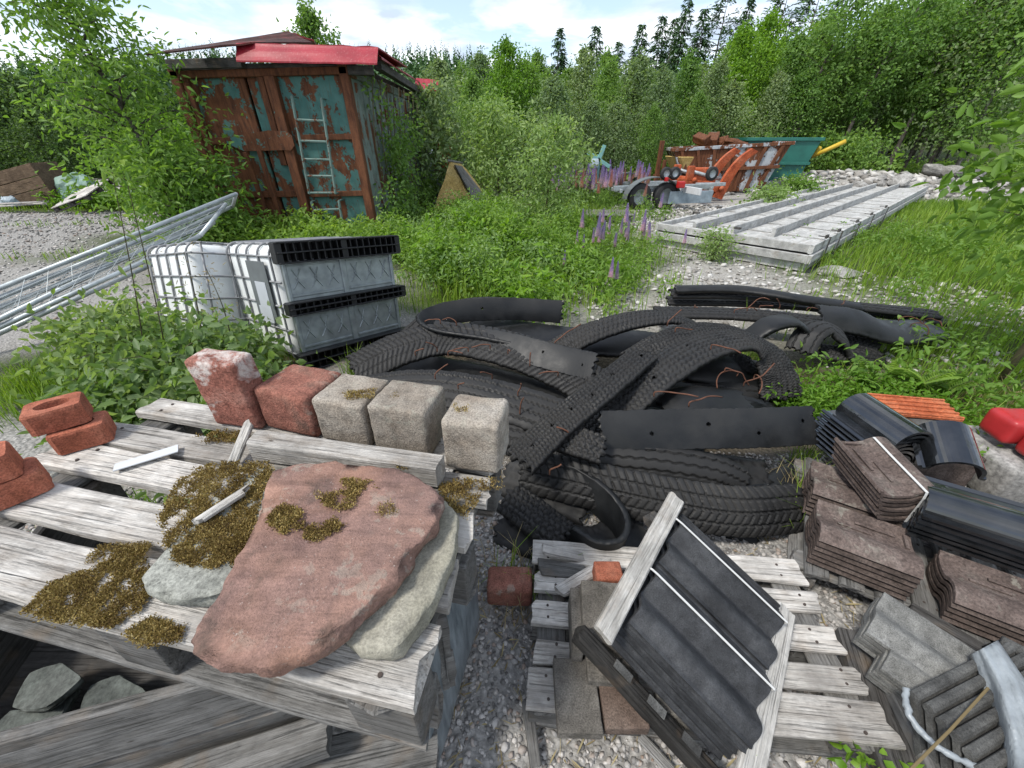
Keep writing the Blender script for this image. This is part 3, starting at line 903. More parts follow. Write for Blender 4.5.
pallet(MA, 'large bleached pallet carrying the red sandstone slab and the row of pavers', 1.25, .655,
       [(0, .132, -.03, 0, 0), (.166, .106, .0, -.01, .006), (.302, .100, -.06, .0, -.010), (.434, .094, -.02, .005, .010), (.556, .092, .0, .0, -.014)],
       (M['wood_pale'], M['wood_grey']), x0=-1.25, T=.034, seed=3, H=.215)
# crate under it, holding slates
EC = V((.963, .27, 0)).normalized(); NC = V((-.27, .963, 0)).normalized()
CO = V((-1.66, .113, .255))
crate = thing('slate_crate', CO, 'grey board crate under the large pallet, filled with broken slates', 'crate')
for i, (z, h) in enumerate(((.345, .185), (.152, .17))):
    Mb = axes(CO + V((0, 0, z)) + NC * (.004 * i), EC, -NC)
    obj('side_board', plank(1.56, h, .026, 60 + i, .004, 22, 0, .006), M['wood_grey'], crate, Mb @ MX.Translation((0, -h / 2, 0)))
Mb = axes(CO + EC * 1.54 + V((0, 0, .345)), NC, EC)
obj('end_board', plank(.75, .33, .026, 63), M['wood_grey'], crate, Mb @ MX.Translation((0, -.17, 0)))
Mb = axes(CO + EC * .42 + NC * .03 + V((0, 0, .345)), NC, EC)
obj('end_board', plank(.7, .33, .03, 64), M['wood_dark'], crate, Mb @ MX.Translation((0, -.17, 0)))
obj('crate_floor', xf(box(1.54, .75, .02, .002), axes(CO + EC * .78 + NC * .4 + V((0, 0, .105)), EC)), M['wood_dark'], crate)
def plank_flat(p0, p1, w, t, mat, label, seed, z0, z1):
    a, b = P(*p0, z0), P(*p1, z1)
    o = obj('board', plank((b - a).length, w, t, seed, .003, 16, 0, .01), mat, None, axes(a, b - a))
    return tag(o, label, 'board')
plank_flat((120, 800), (330, 728), .085, .05, M['wood_grey'], 'grey board lying low in front of the slate crate', 66, .36, .36)
plank_flat((255, 790), (436, 748), .16, .04, M['wood_grey'], 'wide grey board lying flat below the pallet corner', 67, .26, .26)
def pxs(pts, z): return [(P(u, v, z).x, P(u, v, z).y) for u, v in pts]
SL = [([(8, 706), (28, 672), (60, 664), (84, 680), (46, 708)], .47, 'pointed'), ([(-14, 742), (12, 712), (50, 710), (78, 688), (50, 728), (10, 744)], .435, 'narrow'),
      ([(78, 712), (88, 684), (120, 676), (156, 700), (130, 716)], .45, 'broad'), ([(-30, 760), (0, 725), (60, 720), (120, 700), (90, 745)], .405, 'long'),
      ([(60, 735), (90, 712), (150, 705), (165, 720), (110, 745)], .42, 'thin')]
for i, (o, z, w) in enumerate(SL):
    s = obj('slate', ring_slab(pxs(o, z), z, .02, 70 + i, .002, (.1 * (-1) ** i, .12)), M['slate'])
    tag(s, f'{w} grey slate in the crate below the large pallet, {["on top of the others", "at the crate end", "near the crate board", "under the pointed one", "between two other slates"][i]}', 'slate', 'broken slates in the crate')
fb = obj('film_bundle', worn_box(.26, .46, .56, .02, .006, 14, 5, 4), M['film'], None, MA @ MX.Translation((-.205, .34, -.295)), True)
o = obj('board', plank(.85, .15, .03, 65, .004, 18, 0, .01), M['wood_grey'], None, MA @ MX.Translation((-.86, .075, -.012)) @ MX.Rotation(R(80), 4, 'X'))
tag(o, 'grey board standing on edge below the front of the large pallet', 'board')
tag(fb, 'tall bundle wrapped in bluish film showing at the corner under the large pallet', 'bundle')

# ---------------------------------------------------------------- stones on the large pallet
ZD = .823
def slab(pts, z, th, mat, name, label, cat, seed, amp=.004, tilt=(0, 0)):
    s = obj(name, ring_slab(pxs(pts, z), z, th, seed, amp, tilt), mat, smooth=True)
    return tag(s, label, cat)
slab([(345, 640), (372, 652), (400, 648), (432, 605), (455, 550), (458, 515), (440, 498), (400, 490), (330, 560)], ZD + .043, .041, M['sandstone_grey'], 'flagstone',
     'pale sandy grey flagstone half hidden under the red slab', 'flagstone', 12, .003)
slab([(141, 578), (150, 592), (175, 599), (215, 597), (262, 582), (290, 540), (300, 480), (262, 466), (215, 495), (178, 535)], ZD + .041, .038, M['flag_green'], 'flagstone',
     'greenish grey flagstone under the brown moss, left of the red slab', 'flagstone', 17, .003)
slab([(190, 640), (200, 656), (224, 667), (262, 668), (300, 655), (336, 634), (372, 602), (404, 566), (438, 520), (441, 496), (424, 478), (398, 468), (350, 461), (300, 462), (272, 470), (264, 488), (258, 512), (242, 548), (218, 590), (196, 622)],
     ZD + .092, .046, M['sandstone_red'], 'sandstone_slab', 'big flat red brown sandstone slab lying across the other flagstones', 'stone slab', 22, .005, (0, 0))
def block_on(name, bl, br, z, h, d, mat, label, cat, seed, bev=.014, amp=.0022, tiltm=None, group=None, w=None):
    a, b = P(*bl, z), P(*br, z)
    x = b - a; x.z = 0
    w = w or x.length
    Mx = axes(a, x)
    if tiltm is not None: Mx = Mx @ tiltm
    o = obj(name, worn_box(w, d, h, bev, amp, 30, 5, seed, (w / 2, d / 2, h / 2)), mat, None, Mx, True)
    return tag(o, label, cat, group)
GP = 'grey concrete pavers on the large pallet'
block_on('paver', (445, 468), (499, 476), ZD, .163, .14, M['paver_grey'], 'grey concrete paver at the pallet corner beside the tyre treads', 'paver', 1, group=GP)
block_on('paver', (375, 449), (430, 459), ZD, .158, .15, M['paver_grey'], 'grey concrete paver in the middle of three behind the beam', 'paver', 2, group=GP)
block_on('paver', (322, 440), (371, 449), ZD, .150, .16, M['paver_grey'], 'mossy topped grey paver next to the rough red paver', 'paver', 3, group=GP)
block_on('paver', (266, 428), (318, 440), ZD, .150, .17, M['paver_red'], 'rough red paver lying between upright paver and grey pavers', 'paver', 4, bev=.018)
block_on('paver', (216, 425), (262, 431), ZD, .24, .085, M['paver_red_limed'], 'red paver standing upright with white lime stains', 'paver', 5, bev=.016, tiltm=MX.Rotation(R(3), 4, 'X'))
# beam and loose bits
a, b = P(254, 461, ZD), P(438, 489, ZD)
o = obj('beam', plank((b - a).length, .06, .070, 81, .002, 20, 0, .004), M['wood_pale'], None, axes(a + V((0, 0, .072)), b - a) @ MX.Translation((0, .027, 0)))
tag(o, 'squared bleached beam lying in front of the paver row', 'beam')
def plank_px(name, p0, p1, w, t, mat, label, cat, seed, z0, z1, group=None, roll=0, ragged=.006):
    a, b = P(*p0, z0), P(*p1, z1)
    o = obj(name, plank((b - a).length, w, t, seed, .002, 12, 0, ragged), mat, None, axes(a, b - a) @ MX.Rotation(roll, 4, 'X'))
    return tag(o, label, cat, group)
plank_px('wood_splinter', (232, 461), (247, 424), .028, .016, M['wood_white'], 'splintered piece of wood leaning at the foot of the upright paver', 'wood scrap', 83, ZD + .03, ZD + .06, ragged=.02)
plank_px('wood_splinter', (196, 520), (246, 488), .022, .014, M['wood_white'], 'narrow splinter half buried in moss beside the red slab', 'wood scrap', 84, ZD + .062, ZD + .066, ragged=.02)
plank_px('paper_strip', (114, 467), (178, 448), .036, .004, M['white_paint'], 'smooth white strip lying flat on the pallet board', 'strip', 85, ZD + .012, ZD + .012, ragged=.001)
# bricks with oval hollows
def frogged_brick(Mx, label, seed):
    t = thing('brick', Mx, label, 'brick', 'red bricks on the large pallet')
    n = 28
    w, d, h = .125, .095, .064
    # body with a real oval hollow
    top, inner, low = [], [], []
    vs, fs = [], []
    def rect(k, s=1.0):
        a = 2 * math.pi * k / n; c, s_ = math.cos(a), math.sin(a)
        m = max(abs(c), abs(s_)); return c / m, s_ / m
    rings = [(1, 0, 'r'), (1.0, .1, 'r'), (1.0, .9, 'r'), (.96, 1.0, 'r'), (.62, 1.0, 'o'), (.58, .9, 'o'), (.5, .45, 'o')]
    for s, z, ty in rings:
        for k in range(n):
            x, y = rect(k)
            if ty == 'o':
                a = 2 * math.pi * k / n; x, y = math.cos(a), math.sin(a) * .85
            e = mnoise.noise(V((x * 3 + seed, y * 3, z * 4))) * .0018
            vs.append((x * s * w / 2 + e + w / 2, y * s * d / 2 + e + d / 2, z * h))
    for i in range(len(rings) - 1):
        for k in range(n):
            a, b = i * n + k, i * n + (k + 1) % n
            fs.append((a, b, b + n, a + n))
    fs.append(tuple(reversed(range(n)))); fs.append(tuple((len(rings) - 1) * n + k for k in range(n)))
    obj('brick_body', (vs, fs), M['brick'], t, Mx)
    return t
bd = P(113, 442, ZD) - P(57, 458, ZD)
frogged_brick(axes(P(57, 457, ZD), bd), 'lower brick of the stacked pair on the pallet edge', 1)
frogged_brick(axes(P(57, 457, ZD) + V((-.03, .0, .068)), bd) @ MX.Rotation(R(4), 4, 'Z'), 'upper brick of the stacked pair, oval hollow facing up', 2)
bd2 = V((.62, .78, 0))
frogged_brick(axes(P(58, 487, ZD) - bd2.normalized() * .13, bd2), 'lower brick lying on the pallet at the edge of the photo', 3)
frogged_brick(axes(P(58, 487, ZD) - bd2.normalized() * .15 + V((-.012, .0, .068)), bd2) @ MX.Rotation(R(-5), 4, 'Z'), 'hollowed brick on top of another at the edge of the photo', 4)

# ---------------------------------------------------------------- pallet with leaning tiles
MB2 = axes((.048, .52, 0), (.996, -.089, 0))
pallet(MB2, 'pale pallet on the gravel under the leaning black tiles', 1.05, .60,
       [(0, .112, .0, .01, 0), (.122, .076, .01, .0, .004), (.245, .09, .0, 0, -.004), (.37, .085, .01, .0, .006), (.487, .11, .0, -.005, 0)],
       (M['wood_pale'], M['wood_grey']), seed=100, T=.022)
z2 = .147
block_on('paver', (557, 739), (602, 740), z2, .045, .19, M['paver_dark'], 'flat dark grey paver sticking out over the pallet edge', 'paver', 11, .005, .0012)
block_on('paver', (604, 735), (648, 735), z2, .045, .12, M['paver_brown'], 'flat brown paver on the pallet beside the dark grey one', 'paver', 12, .005, .0012)
block_on('paver', (586, 692), (636, 695), z2, .075, .15, M['paver_dark'], 'dark paver carrying another below the leaning tiles', 'paver', 13, .006, .0012)
block_on('paver', (581, 655), (624, 660), z2 + .08, .085, .20, M['paver_dark'], 'upper dark paver propping the white board', 'paver', 14, .006, .0012)
block_on('paver', (570, 668), (581, 669), z2, .12, .20, M['paver_dark'], 'thin paver standing on edge on the pallet', 'paver', 15, .005, .0012)
block_on('paver', (652, 716), (690, 732), z2, .06, .12, M['paver_dark'], 'dark paver hidden deep under the leaning tiles', 'paver', 16, .006, .0012)
block_on('paver', (487, 607), (532, 608), .005, .115, .11, M['paver_red'], 'weathered red paver standing on the gravel beside the large pallet', 'paver', 17, .02)
block_on('paver', (595, 592), (622, 592), z2, .075, .08, M['brick'], 'clean orange red brick behind the white board', 'brick', 18, .008, .001)
for i, (p0, p1, w, z0, z1) in enumerate([((540, 565), (588, 572), .07, .16, .14), ((560, 590), (610, 560), .05, .17, .15), ((574, 545), (590, 588), .04, .10, .12), ((545, 548), (600, 560), .05, .20, .12)]):
    plank_px('wood_scrap', p0, p1, w, .02, M['wood_pale' if i % 2 else 'wood_grey'], ['short broken board across the back of the tile pallet', 'broken slat pointing at the orange brick', 'grey round stick jammed behind the tile pallet', 'mossy broken board against the curled tread'][i], 'wood scrap', 120 + i, z0, z1, ragged=.02)
plank_px('wood_scrap', (527, 700), (536, 765), .035, .015, M['wood_grey'], 'grey stick lying on the gravel at the pallet corner', 'wood scrap', 131, .03, .02)
plank_px('wood_scrap', (640, 735), (672, 770), .03, .012, M['wood_grey'], 'bent grey lath on the gravel by the brown paver', 'wood scrap', 132, .02, .02)

# leaning stack of black tiles on a frame
A, D, B_, C_ = P(688, 511, .50), P(633, 622, .47), P(792, 577, .31), P(768, 731, .29)
xa = (D - A); ya = (B_ - A)
nrm = xa.cross(ya).normalized()
if nrm.z < 0: nrm = -nrm
ML = axes(A, xa, nrm)
LW, LL = xa.length, (ya.length + (C_ - D).length) / 2
def prof_double(w, a=.036, n=44):
    out = []
    for i in range(n + 1):
        s = i / n
        z = a * (.5 + .5 * math.cos(2 * math.pi * (s * 2 - .60))) ** .75
        if s > .95: z = a * .45
        if .0 < s < .03 or .05 < s < .07: z += .004
        out.append((s * w, z - a))
    return out
frame = thing('tile_frame', ML @ MX.Translation((0, 0, -.14)), 'leaning frame of two white boards holding the black tiles', 'frame')
def fr(name, vf, mat, Mx): return obj(name, vf, mat, frame, ML @ Mx)
fr('board', plank(LW + .10, .058, .022, 141, .0015, 18, -.01, .004), M['wood_white'], MX.Translation((0, -.052, .006)))
fr('board', plank(LW + .12, .075, .022, 142, .0015, 18, -.02, .004), M['wood_white'], MX.Translation((0, LL + .030, -.040)))
Mside = MX.Translation((LW + .066, -.06, -.104)) @ MX.Rotation(math.pi / 2, 4, 'Z')
fr('side_rail', plank(LL + .11, .045, .06, 143), M['wood_black'], Mside @ MX.Translation((0, 0, -.03)))
fr('side_rail', plank(LL + .11, .045, .05, 144), M['wood_dark'], MX.Translation((.03, -.06, -.105)) @ MX.Rotation(math.pi / 2, 4, 'Z'))
for i, yy in enumerate((.10, .22, .34)):
    fr('sticker', box(.022, .06, .003, .0005), M['tile_ash'], MX.Translation((LW + .072, yy - .02, -.1015)))
TW = (LW - .012) / 2
NL = 5
for c in range(2):
    for i in range(NL):
        o = obj('roof_tile', sheet(prof_double(TW + .012), LL - .005, .0095, 8), M['tile_black'], None,
                ML @ MX.Translation((c * TW + (NL - 1 - i) * .0105 + rng.uniform(-.002, .002), rng.uniform(-.004, .004), -(NL - 1 - i) * .0225 + c * .003)))
        tag(o, f'black leaning roof tile, {ORD[NL - 1 - i]} in the column {"by the white board tip" if c == 0 else "above the dark side rail"}', 'roof tile', 'black tiles leaning on the frame')
for c in range(2):
    x = (c + .30) * TW
    pz = max(z for xx, z in prof_double(TW + .012) if abs(xx - .30 * TW) < .02) + .004 + c * .003
    pth = [(x, -.075, -.02), (x, -.02, pz - .002), (x, .0, pz), (x, LL * .5, pz), (x, LL, pz), (x, LL + .004, -.03), (x, LL + .004, -.09)]
    vf = join(*[box8([(x - .003, p[1], p[2]), (x + .003, p[1], p[2]), (x + .003, q[1], q[2]), (x - .003, q[1], q[2]), (x - .003, p[1], p[2] + .002), (x + .003, p[1], p[2] + .002), (x + .003, q[1], q[2] + .002), (x - .003, q[1], q[2] + .002)]) for p, q in zip(pth[:-1], pth[1:])])
    o = obj('strap', vf, M['strap'], None, ML)
    tag(o, ['thin white strap over the upper column of leaning tiles', 'thin white strap over the lower column of leaning tiles'][c], 'strap')

# ---------------------------------------------------------------- tile pallet and stacks
X3, Y3 = V((.85, -.53, 0)).normalized(), V((.53, .85, 0)).normalized()
O3 = V((1.155, 1.005, 0))
pallet(axes(O3 + X3 * .92 , Y3), 'mossy grey pallet under the brown and glazed roof tiles', .80, .92,
       [(i * .115, .085, rng.uniform(-.015, .015), rng.uniform(-.03, .03), 0) for i in range(8)], (M['wood_grey'], M['wood_grey']), seed=200, H=.13)
def prof_pan(w, a=.034, n=26, roll=.5):
    out = []
    for i in range(n + 1):
        s = i / n
        if s < roll: z = -.010 * math.sin(math.pi * s / roll) + (.012 if s < .05 else 0)
        else: z = a * math.sin(math.pi * (s - roll) / (1 - roll)) ** .85
        out.append((s * w, z))
    return out
def tile_detail(w, L, roll=.5):
    """raised nibs and ribs near the head of a clay tile"""
    return join(box(.012, L * .42, .006, .001, 1, (w * .22, L * .62, -.002)), box(.010, L * .36, .006, .001, 1, (w * .38, L * .4, -.002)), box(w * .30, .012, .010, .001, 1, (w * .28, L * .93, .0)))
def tile_stack(n, M0, prof, L, th, pitch, mat, what, group, lean=(0, 0), detail=None, jit=.003, tw=.006, topmat=None):
    for i in range(n):
        Mt = M0 @ MX.Translation((lean[0] * i + rng.uniform(-jit, jit), lean[1] * i + rng.uniform(-jit, jit), i * pitch)) @ MX.Rotation(rng.uniform(-tw, tw), 4, 'Z')
        vf = sheet(prof, L, th, 6)
        if detail and i == n - 1: vf = join(vf, detail)
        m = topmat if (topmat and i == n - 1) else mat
        o = obj('roof_tile', vf, m, None, Mt)
        tag(o, f'{ORD[n - 1 - i]} tile of the {what}', 'roof tile', group)
W3, L3, TH = .235, .31, .0125
d3 = tile_detail(W3, L3)
zt = .134
Mlow = axes(O3 + X3 * .03 + Y3 * (.02 + W3) + V((0, 0, zt + .014)), -Y3)
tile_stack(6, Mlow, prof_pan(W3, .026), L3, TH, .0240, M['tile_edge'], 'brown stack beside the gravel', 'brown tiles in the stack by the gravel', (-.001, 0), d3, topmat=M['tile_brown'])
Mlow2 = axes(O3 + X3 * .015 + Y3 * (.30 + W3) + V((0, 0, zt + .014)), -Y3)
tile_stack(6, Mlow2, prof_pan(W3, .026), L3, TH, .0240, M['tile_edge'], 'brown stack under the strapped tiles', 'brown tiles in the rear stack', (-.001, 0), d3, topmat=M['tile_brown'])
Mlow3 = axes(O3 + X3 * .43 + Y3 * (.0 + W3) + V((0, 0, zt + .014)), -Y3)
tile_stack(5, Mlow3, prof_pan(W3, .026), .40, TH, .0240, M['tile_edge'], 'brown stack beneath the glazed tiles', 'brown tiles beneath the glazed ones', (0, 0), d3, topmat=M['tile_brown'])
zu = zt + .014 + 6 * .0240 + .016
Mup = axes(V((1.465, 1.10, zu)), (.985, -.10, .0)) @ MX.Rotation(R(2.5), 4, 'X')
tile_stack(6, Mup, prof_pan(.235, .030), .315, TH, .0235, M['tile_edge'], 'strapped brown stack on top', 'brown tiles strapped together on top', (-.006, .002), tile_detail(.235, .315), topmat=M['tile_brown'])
ztop = zu + 6 * .0235
sx = .235 * .74
pth = [(sx - .03, .315, .035), (sx - .03, .2, .033), (sx - .03, .0, .034), (sx - .03, -.005, .0), (sx - .03, -.008, -.13)]
vf = join(*[box8([(x0 - .005, y0, z0), (x0 + .005, y0, z0), (x1 + .005, y1, z1), (x1 - .005, y1, z1), (x0 - .005, y0 - .0, z0 + .002), (x0 + .005, y0, z0 + .002), (x1 + .005, y1 - .001, z1 + .002), (x1 - .005, y1 - .001, z1 + .002)]) for (x0, y0, z0), (x1, y1, z1) in zip(pth[:-1], pth[1:])])
tag(obj('strap', vf, M['strap'], None, Mup @ MX.Translation((-.03, 0, 5 * .0235 - .004))), 'pale strap around the brown stack on top', 'strap')
# glazed stacks
def prof_glaze(pan, rad, n=24):
    out = [(0, .012), (.008, .0), (pan * .5, -.004), (pan, .0)]
    for i in range(n + 1):
        a = math.pi * (1 - i / n)
        out.append((pan + rad + rad * math.cos(a), rad * .95 * math.sin(a)))
    out.append((pan + 2 * rad + .015, 0.0))
    return out
Mg = axes(V((1.70, 1.46, .17)), (.995, .10, 0))
tile_stack(8, Mg, prof_glaze(.075, .105), .33, .013, .027, M['tile_glazed'], 'glossy black arched stack behind the brown tiles', 'glazed tiles behind the brown stack', (0, -.004), None, .002, .004)
Mg2 = axes(V((1.585, 1.085, zt + .014 + 5 * .0225 + .03)) + X3 * .0 + Y3 * .20, -Y3)
tile_stack(5, Mg2, prof_glaze(.10, .075), .44, .013, .024, M['tile_glazed'], 'glossy black stack lying on brown tiles', 'glazed tiles at the photo edge', (0, 0), None, .003, .006)
o = obj('ridge_tile', sheet(prof_glaze(.02, .10), .22, .014, 6), M['tile_glazed'], None, axes(V((1.86, 1.36, .33)), (.93, -.35, 0)) @ MX.Rotation(R(22), 4, 'X'))
tag(o, 'single glossy black ridge tile propped up beside the orange tile', 'ridge tile')
o = obj('ridge_tile', sheet(prof_glaze(.02, .095), .44, .018, 8), M['tile_ash'], None, axes(V((1.93, 1.80, .24)), (.12, -1, 0)))
tag(o, 'large sooty grey brown ridge tile under the orange tile', 'ridge tile')
vf = join(box(.38, .17, .018, .003, 1), *[box(.38, .012, .010, .001, 1, (0, -.075 + .0375 * i, .012)) for i in range(5)])
o = obj('flat_tile', vf, M['tile_orange'], None, axes(V((2.19, 1.80, .352)), (.98, -.17, 0)) @ MX.Rotation(R(5), 4, 'X'))
tag(o, 'flat ribbed orange tile lying on the grey brown ridge tile', 'roof tile')
o = obj('support_stack', worn_box(.5, .3, .22, .01, .003, 12, 4, 9), M['tile_edge'], None, axes(V((2.15, 1.68, .12)), (.985, -.06, 0)))
tag(o, 'dark block of tiles carrying the ridge tile and the orange tile', 'tile stack')
vf = join(worn_box(.20, .16, .14, .03, .004, 9, 4, 31), worn_box(.22, .12, .12, .03, .004, 9, 4, 33, (.06, -.14, -.03)))
o = obj('plastic_tub', vf, M['red_plastic'], None, axes(V((2.62, 1.66, .33)), (1, -.1, 0)), True)
tag(o, 'red plastic tub in the weeds beyond the roof tiles', 'tub')
o = obj('support_block', worn_box(.4, .4, .24, .03, .006, 9, 4, 35), M['rock'], None, axes(V((2.68, 1.62, .10)), (1, -.1, 0)), True)
tag(o, 'pale stone under the red plastic tub', 'stone')

# ---------------------------------------------------------------- grey tiles, planks, ribbed tiles and film
S4 = V((.65, -.76, 0)).normalized(); X4 = V((-.76, -.65, 0)).normalized()
def prof_flat(w, n=22, a=.012):
    return [(s / n * w, a * (abs(((s / n * 2.5) % 1) - .5) * 2) ** 1.5 - a) for s in range(n + 1)]
def prof_wave(w, n=28, a=.011):
    return [(s / n * w, a * math.cos(2 * math.pi * s / n * 1.5) - a) for s in range(n + 1)]
G4 = 'grey granular concrete tiles'
for nm, px, z, cnt, lab in (((0), (884, 588), .30, 5, 'speckled grey stack by the mossy pallet'), ((1), (897, 618), .275, 5, 'speckled grey stack beside the dark plank')):
    p = P(*px, z)
    Mq = axes(p - V((0, 0, (cnt - 1) * .021)), X4, V((-.12, -.22, 1)))
    tile_stack(cnt, Mq, prof_wave(.18), .25, .013, .021, M['tile_grey'], lab, G4, (.004, 0), None, .003, .006)
plank_px('plank', (857, 632), (915, 800), .11, .06, M['wood_dark'], 'dark wet plank lying along the pale pallet', 'plank', 301, .13, .13)
plank_px('plank', (893, 672), (960, 800), .07, .04, M['wood_grey'], 'grey plank edging the ribbed tiles', 'plank', 302, .17, .17)
plank_px('plank', (1000, 690), (1100, 740), .2, .05, M['wood_dark'], 'dark plank under the grey concrete tiles', 'plank', 303, .12, .12)
for i, (px, z) in enumerate((((905, 655), .155), ((985, 705), .14))):
    o = obj('support_block', worn_box(.22, .14, z - .005, .006, .002, 12, 4, 41 + i), M['wood_dark'], None, axes(P(px[0], px[1], 0) + V((.06, -.02, z / 2)), S4))
    tag(o, ['dark timber block under the grey tiles beside the plank', 'dark timber block under the grey tiles at the photo edge'][i], 'block')
RD = V((.955, .30, 0)).normalized(); RN = V((.30, -.955, 0)).normalized()
R0 = P(912, 694, .31)
def edge_tile(L, H, r):
    pr = [(-.008, -H), (-.008, -.02), (-r, -.012), (-r * .9, -.003), (-r * .45, .003), (r * .45, .003), (r * .9, -.003), (r, -.012), (.008, -.02), (.008, -H)]
    k = len(pr); n = 10
    vs = [(L * i / n, y, z) for i in range(n + 1) for y, z in pr]
    fs = [(i * k + j, i * k + (j + 1) % k, (i + 1) * k + (j + 1) % k, (i + 1) * k + j) for i in range(n) for j in range(k)]
    return vs, fs + [tuple(reversed(range(k))), tuple(n * k + j for j in range(k))]
NR = 10
names = ['first', 'second', 'third', 'fourth', 'fifth', 'sixth', 'seventh', 'eighth', 'ninth', 'tenth']
for i in range(NR):
    p = R0 + RN * (i * .031) + V((0, 0, -.002 * i)) + RD * rng.uniform(-.006, .006) + RD * (.012 * i - .0008 * i * i * 3)
    Mt = axes(p, RD, RN * -.55 + V((0, 0, 1)))
    o = obj('roof_tile', edge_tile(.42, .2, .0125), M['tile_ash'], None, Mt)
    tag(o, f'{names[i]} dark tile of the edge-set row, counted from the grey stacks', 'roof tile', 'dark tiles standing on edge')
R1 = P(1003, 640, .26)
for i in range(5):
    p = R1 + V((.045, -.028, 0)) * i
    o = obj('roof_tile', edge_tile(.30, .2, .017), M['tile_ash'], None, axes(p, V((.72, -.70, 0)), (-.2, -.3, 1)), True)
    tag(o, f'{names[i]} dark edge-set tile of the short row between mossy pallet and film', 'roof tile', 'dark tiles in the short row')
# film draped over the row
def drape(name, grid, mat, th=.0):
    vs = [tuple(p) for row in grid for p in row]; nc = len(grid[0])
    fs = [(i * nc + j, i * nc + j + 1, (i + 1) * nc + j + 1, (i + 1) * nc + j) for i in range(len(grid) - 1) for j in range(nc - 1)]
    k = len(vs)
    vs2 = [(p[0], p[1], p[2] - .004) for p in vs]
    rim = []
    nr = len(grid)
    edge = [j for j in range(nc)] + [i * nc + nc - 1 for i in range(1, nr)] + [(nr - 1) * nc + j for j in reversed(range(nc - 1))] + [i * nc for i in reversed(range(1, nr - 1))]
    fs2 = [tuple(i + k for i in reversed(f)) for f in fs]
    for a, b in zip(edge, edge[1:] + edge[:1]): rim.append((b, a, a + k, b + k))
    return vs + vs2, fs + fs2 + rim
Lf = [(970, 655), (985, 690), (1000, 735), (1008, 800)]
Rf = [(998, 640), (1032, 690), (1060, 745), (1080, 800)]
grid = []
for i in range(25):
    s = i / 24
    k = min(int(s * 3), 2); f = s * 3 - k
    l = [Lf[k][m] * (1 - f) + Lf[k + 1][m] * f for m in (0, 1)]; r_ = [Rf[k][m] * (1 - f) + Rf[k + 1][m] * f for m in (0, 1)]
    row = []
    for j in range(15):
        q = j / 14
        u, v = l[0] * (1 - q) + r_[0] * q, l[1] * (1 - q) + r_[1] * q
        z = .335 + .03 * math.sin(q * 3.0) + .012 * mnoise.noise(V((u * .06, v * .03, 1))) + .006 * math.sin(q * 17 + s * 6) - .05 * (1 - q) ** 4
        row.append(P(u, v, z))
    grid.append(row)
o = obj('plastic_film', drape('f', grid, None), M['grey_plastic'], smooth=True)
tag(o, 'crumpled grey plastic film draped over the edge-set tiles', 'plastic film')
pth = catmull([P(906, 688, .30), P(908, 712, .29), P(926, 737, .28), P(956, 758, .285), P(1000, 774, .28), P(1040, 792, .28)], 40)
pth = [p + V((mnoise.noise(V((i * .5, 0, 0))) * .006, mnoise.noise(V((0, i * .5, 3))) * .006, 0)) for i, p in enumerate(pth)]
o = obj('film_roll', tube(pth, [.008 + .004 * mnoise.noise(V((i * .7, 5, 0))) for i in range(41)], 9), M['grey_plastic'], smooth=True)
tag(o, 'twisted rope of grey plastic film along the ribbed tiles', 'plastic film')
o = obj('cane', tube([P(988, 688, .33), P(950, 730, .33), P(908, 772, .33)], .0032, 6), M['straw'])
tag(o, 'thin straw coloured cane lying across the ribbed tiles', 'cane')
# ---------------------------------------------------------------- tyre treads
def groove(kind, s, x, w):
    """depth 0..1 of the tread pattern at length s and offset x (metres)"""
    def saw(t): return np.abs(((t) % 1) - .5) * 2          # 0..1 triangle
    d = np.zeros_like(s)
    if kind == 'smooth': return d
    if kind == 'zig':
        for c in (-.32, -.11, .11, .32):
            cx = c * w + .006 * (saw(s / .035) - .5) * 2
            d = np.maximum(d, (np.abs(x - cx) < .0045) * 1.0)
        d = np.maximum(d, ((np.abs(((s / .0175) % 1) - .5) < .12) & (np.abs(x) > .36 * w) & (np.abs(x) < .44 * w)) * .5)
    elif kind == 'block':
        for c in (-.36, -.18, 0, .18, .36):
            d = np.maximum(d, (np.abs(x - c * w - .003 * np.sign(((s / .03) % 1) - .5)) < .004) * 1.0)
        row = np.floor((x / w + .5) / .18)
        d = np.maximum(d, (np.abs(((s / .032 + row * .5) % 1) - .5) < .11) * 1.0)
    elif kind == 'chev':
        sk = s + np.abs(x) * .55
        d = np.maximum(d, ((np.abs(((sk / .042) % 1) - .5) < .10) & (np.abs(x) > .05 * w)) * 1.0)
        for c in (-.25, .25, 0): d = np.maximum(d, (np.abs(x - c * w - .005 * (saw(s / .042) - .5)) < .0042) * 1.0)
    elif kind == 'wave':
        for c in (-.40, -.27, -.135, 0, .135, .27, .40):
            cx = c * w + .008 * (saw(s / .03 + c * 3) - .5) * 2
            d = np.maximum(d, (np.abs(x - cx) < .0042) * 1.0)
        row = np.floor((x / w + .5) / .135)
        d = np.maximum(d, (np.abs(((s / .03 + row * .5) % 1) - .5) < .07) * .8)
    elif kind == 'rib':
        for c in (-.3, 0, .3):
            d = np.maximum(d, (np.abs(x - c * w - .004 * np.sin(s * 120)) < .004) * 1.0)
    return d
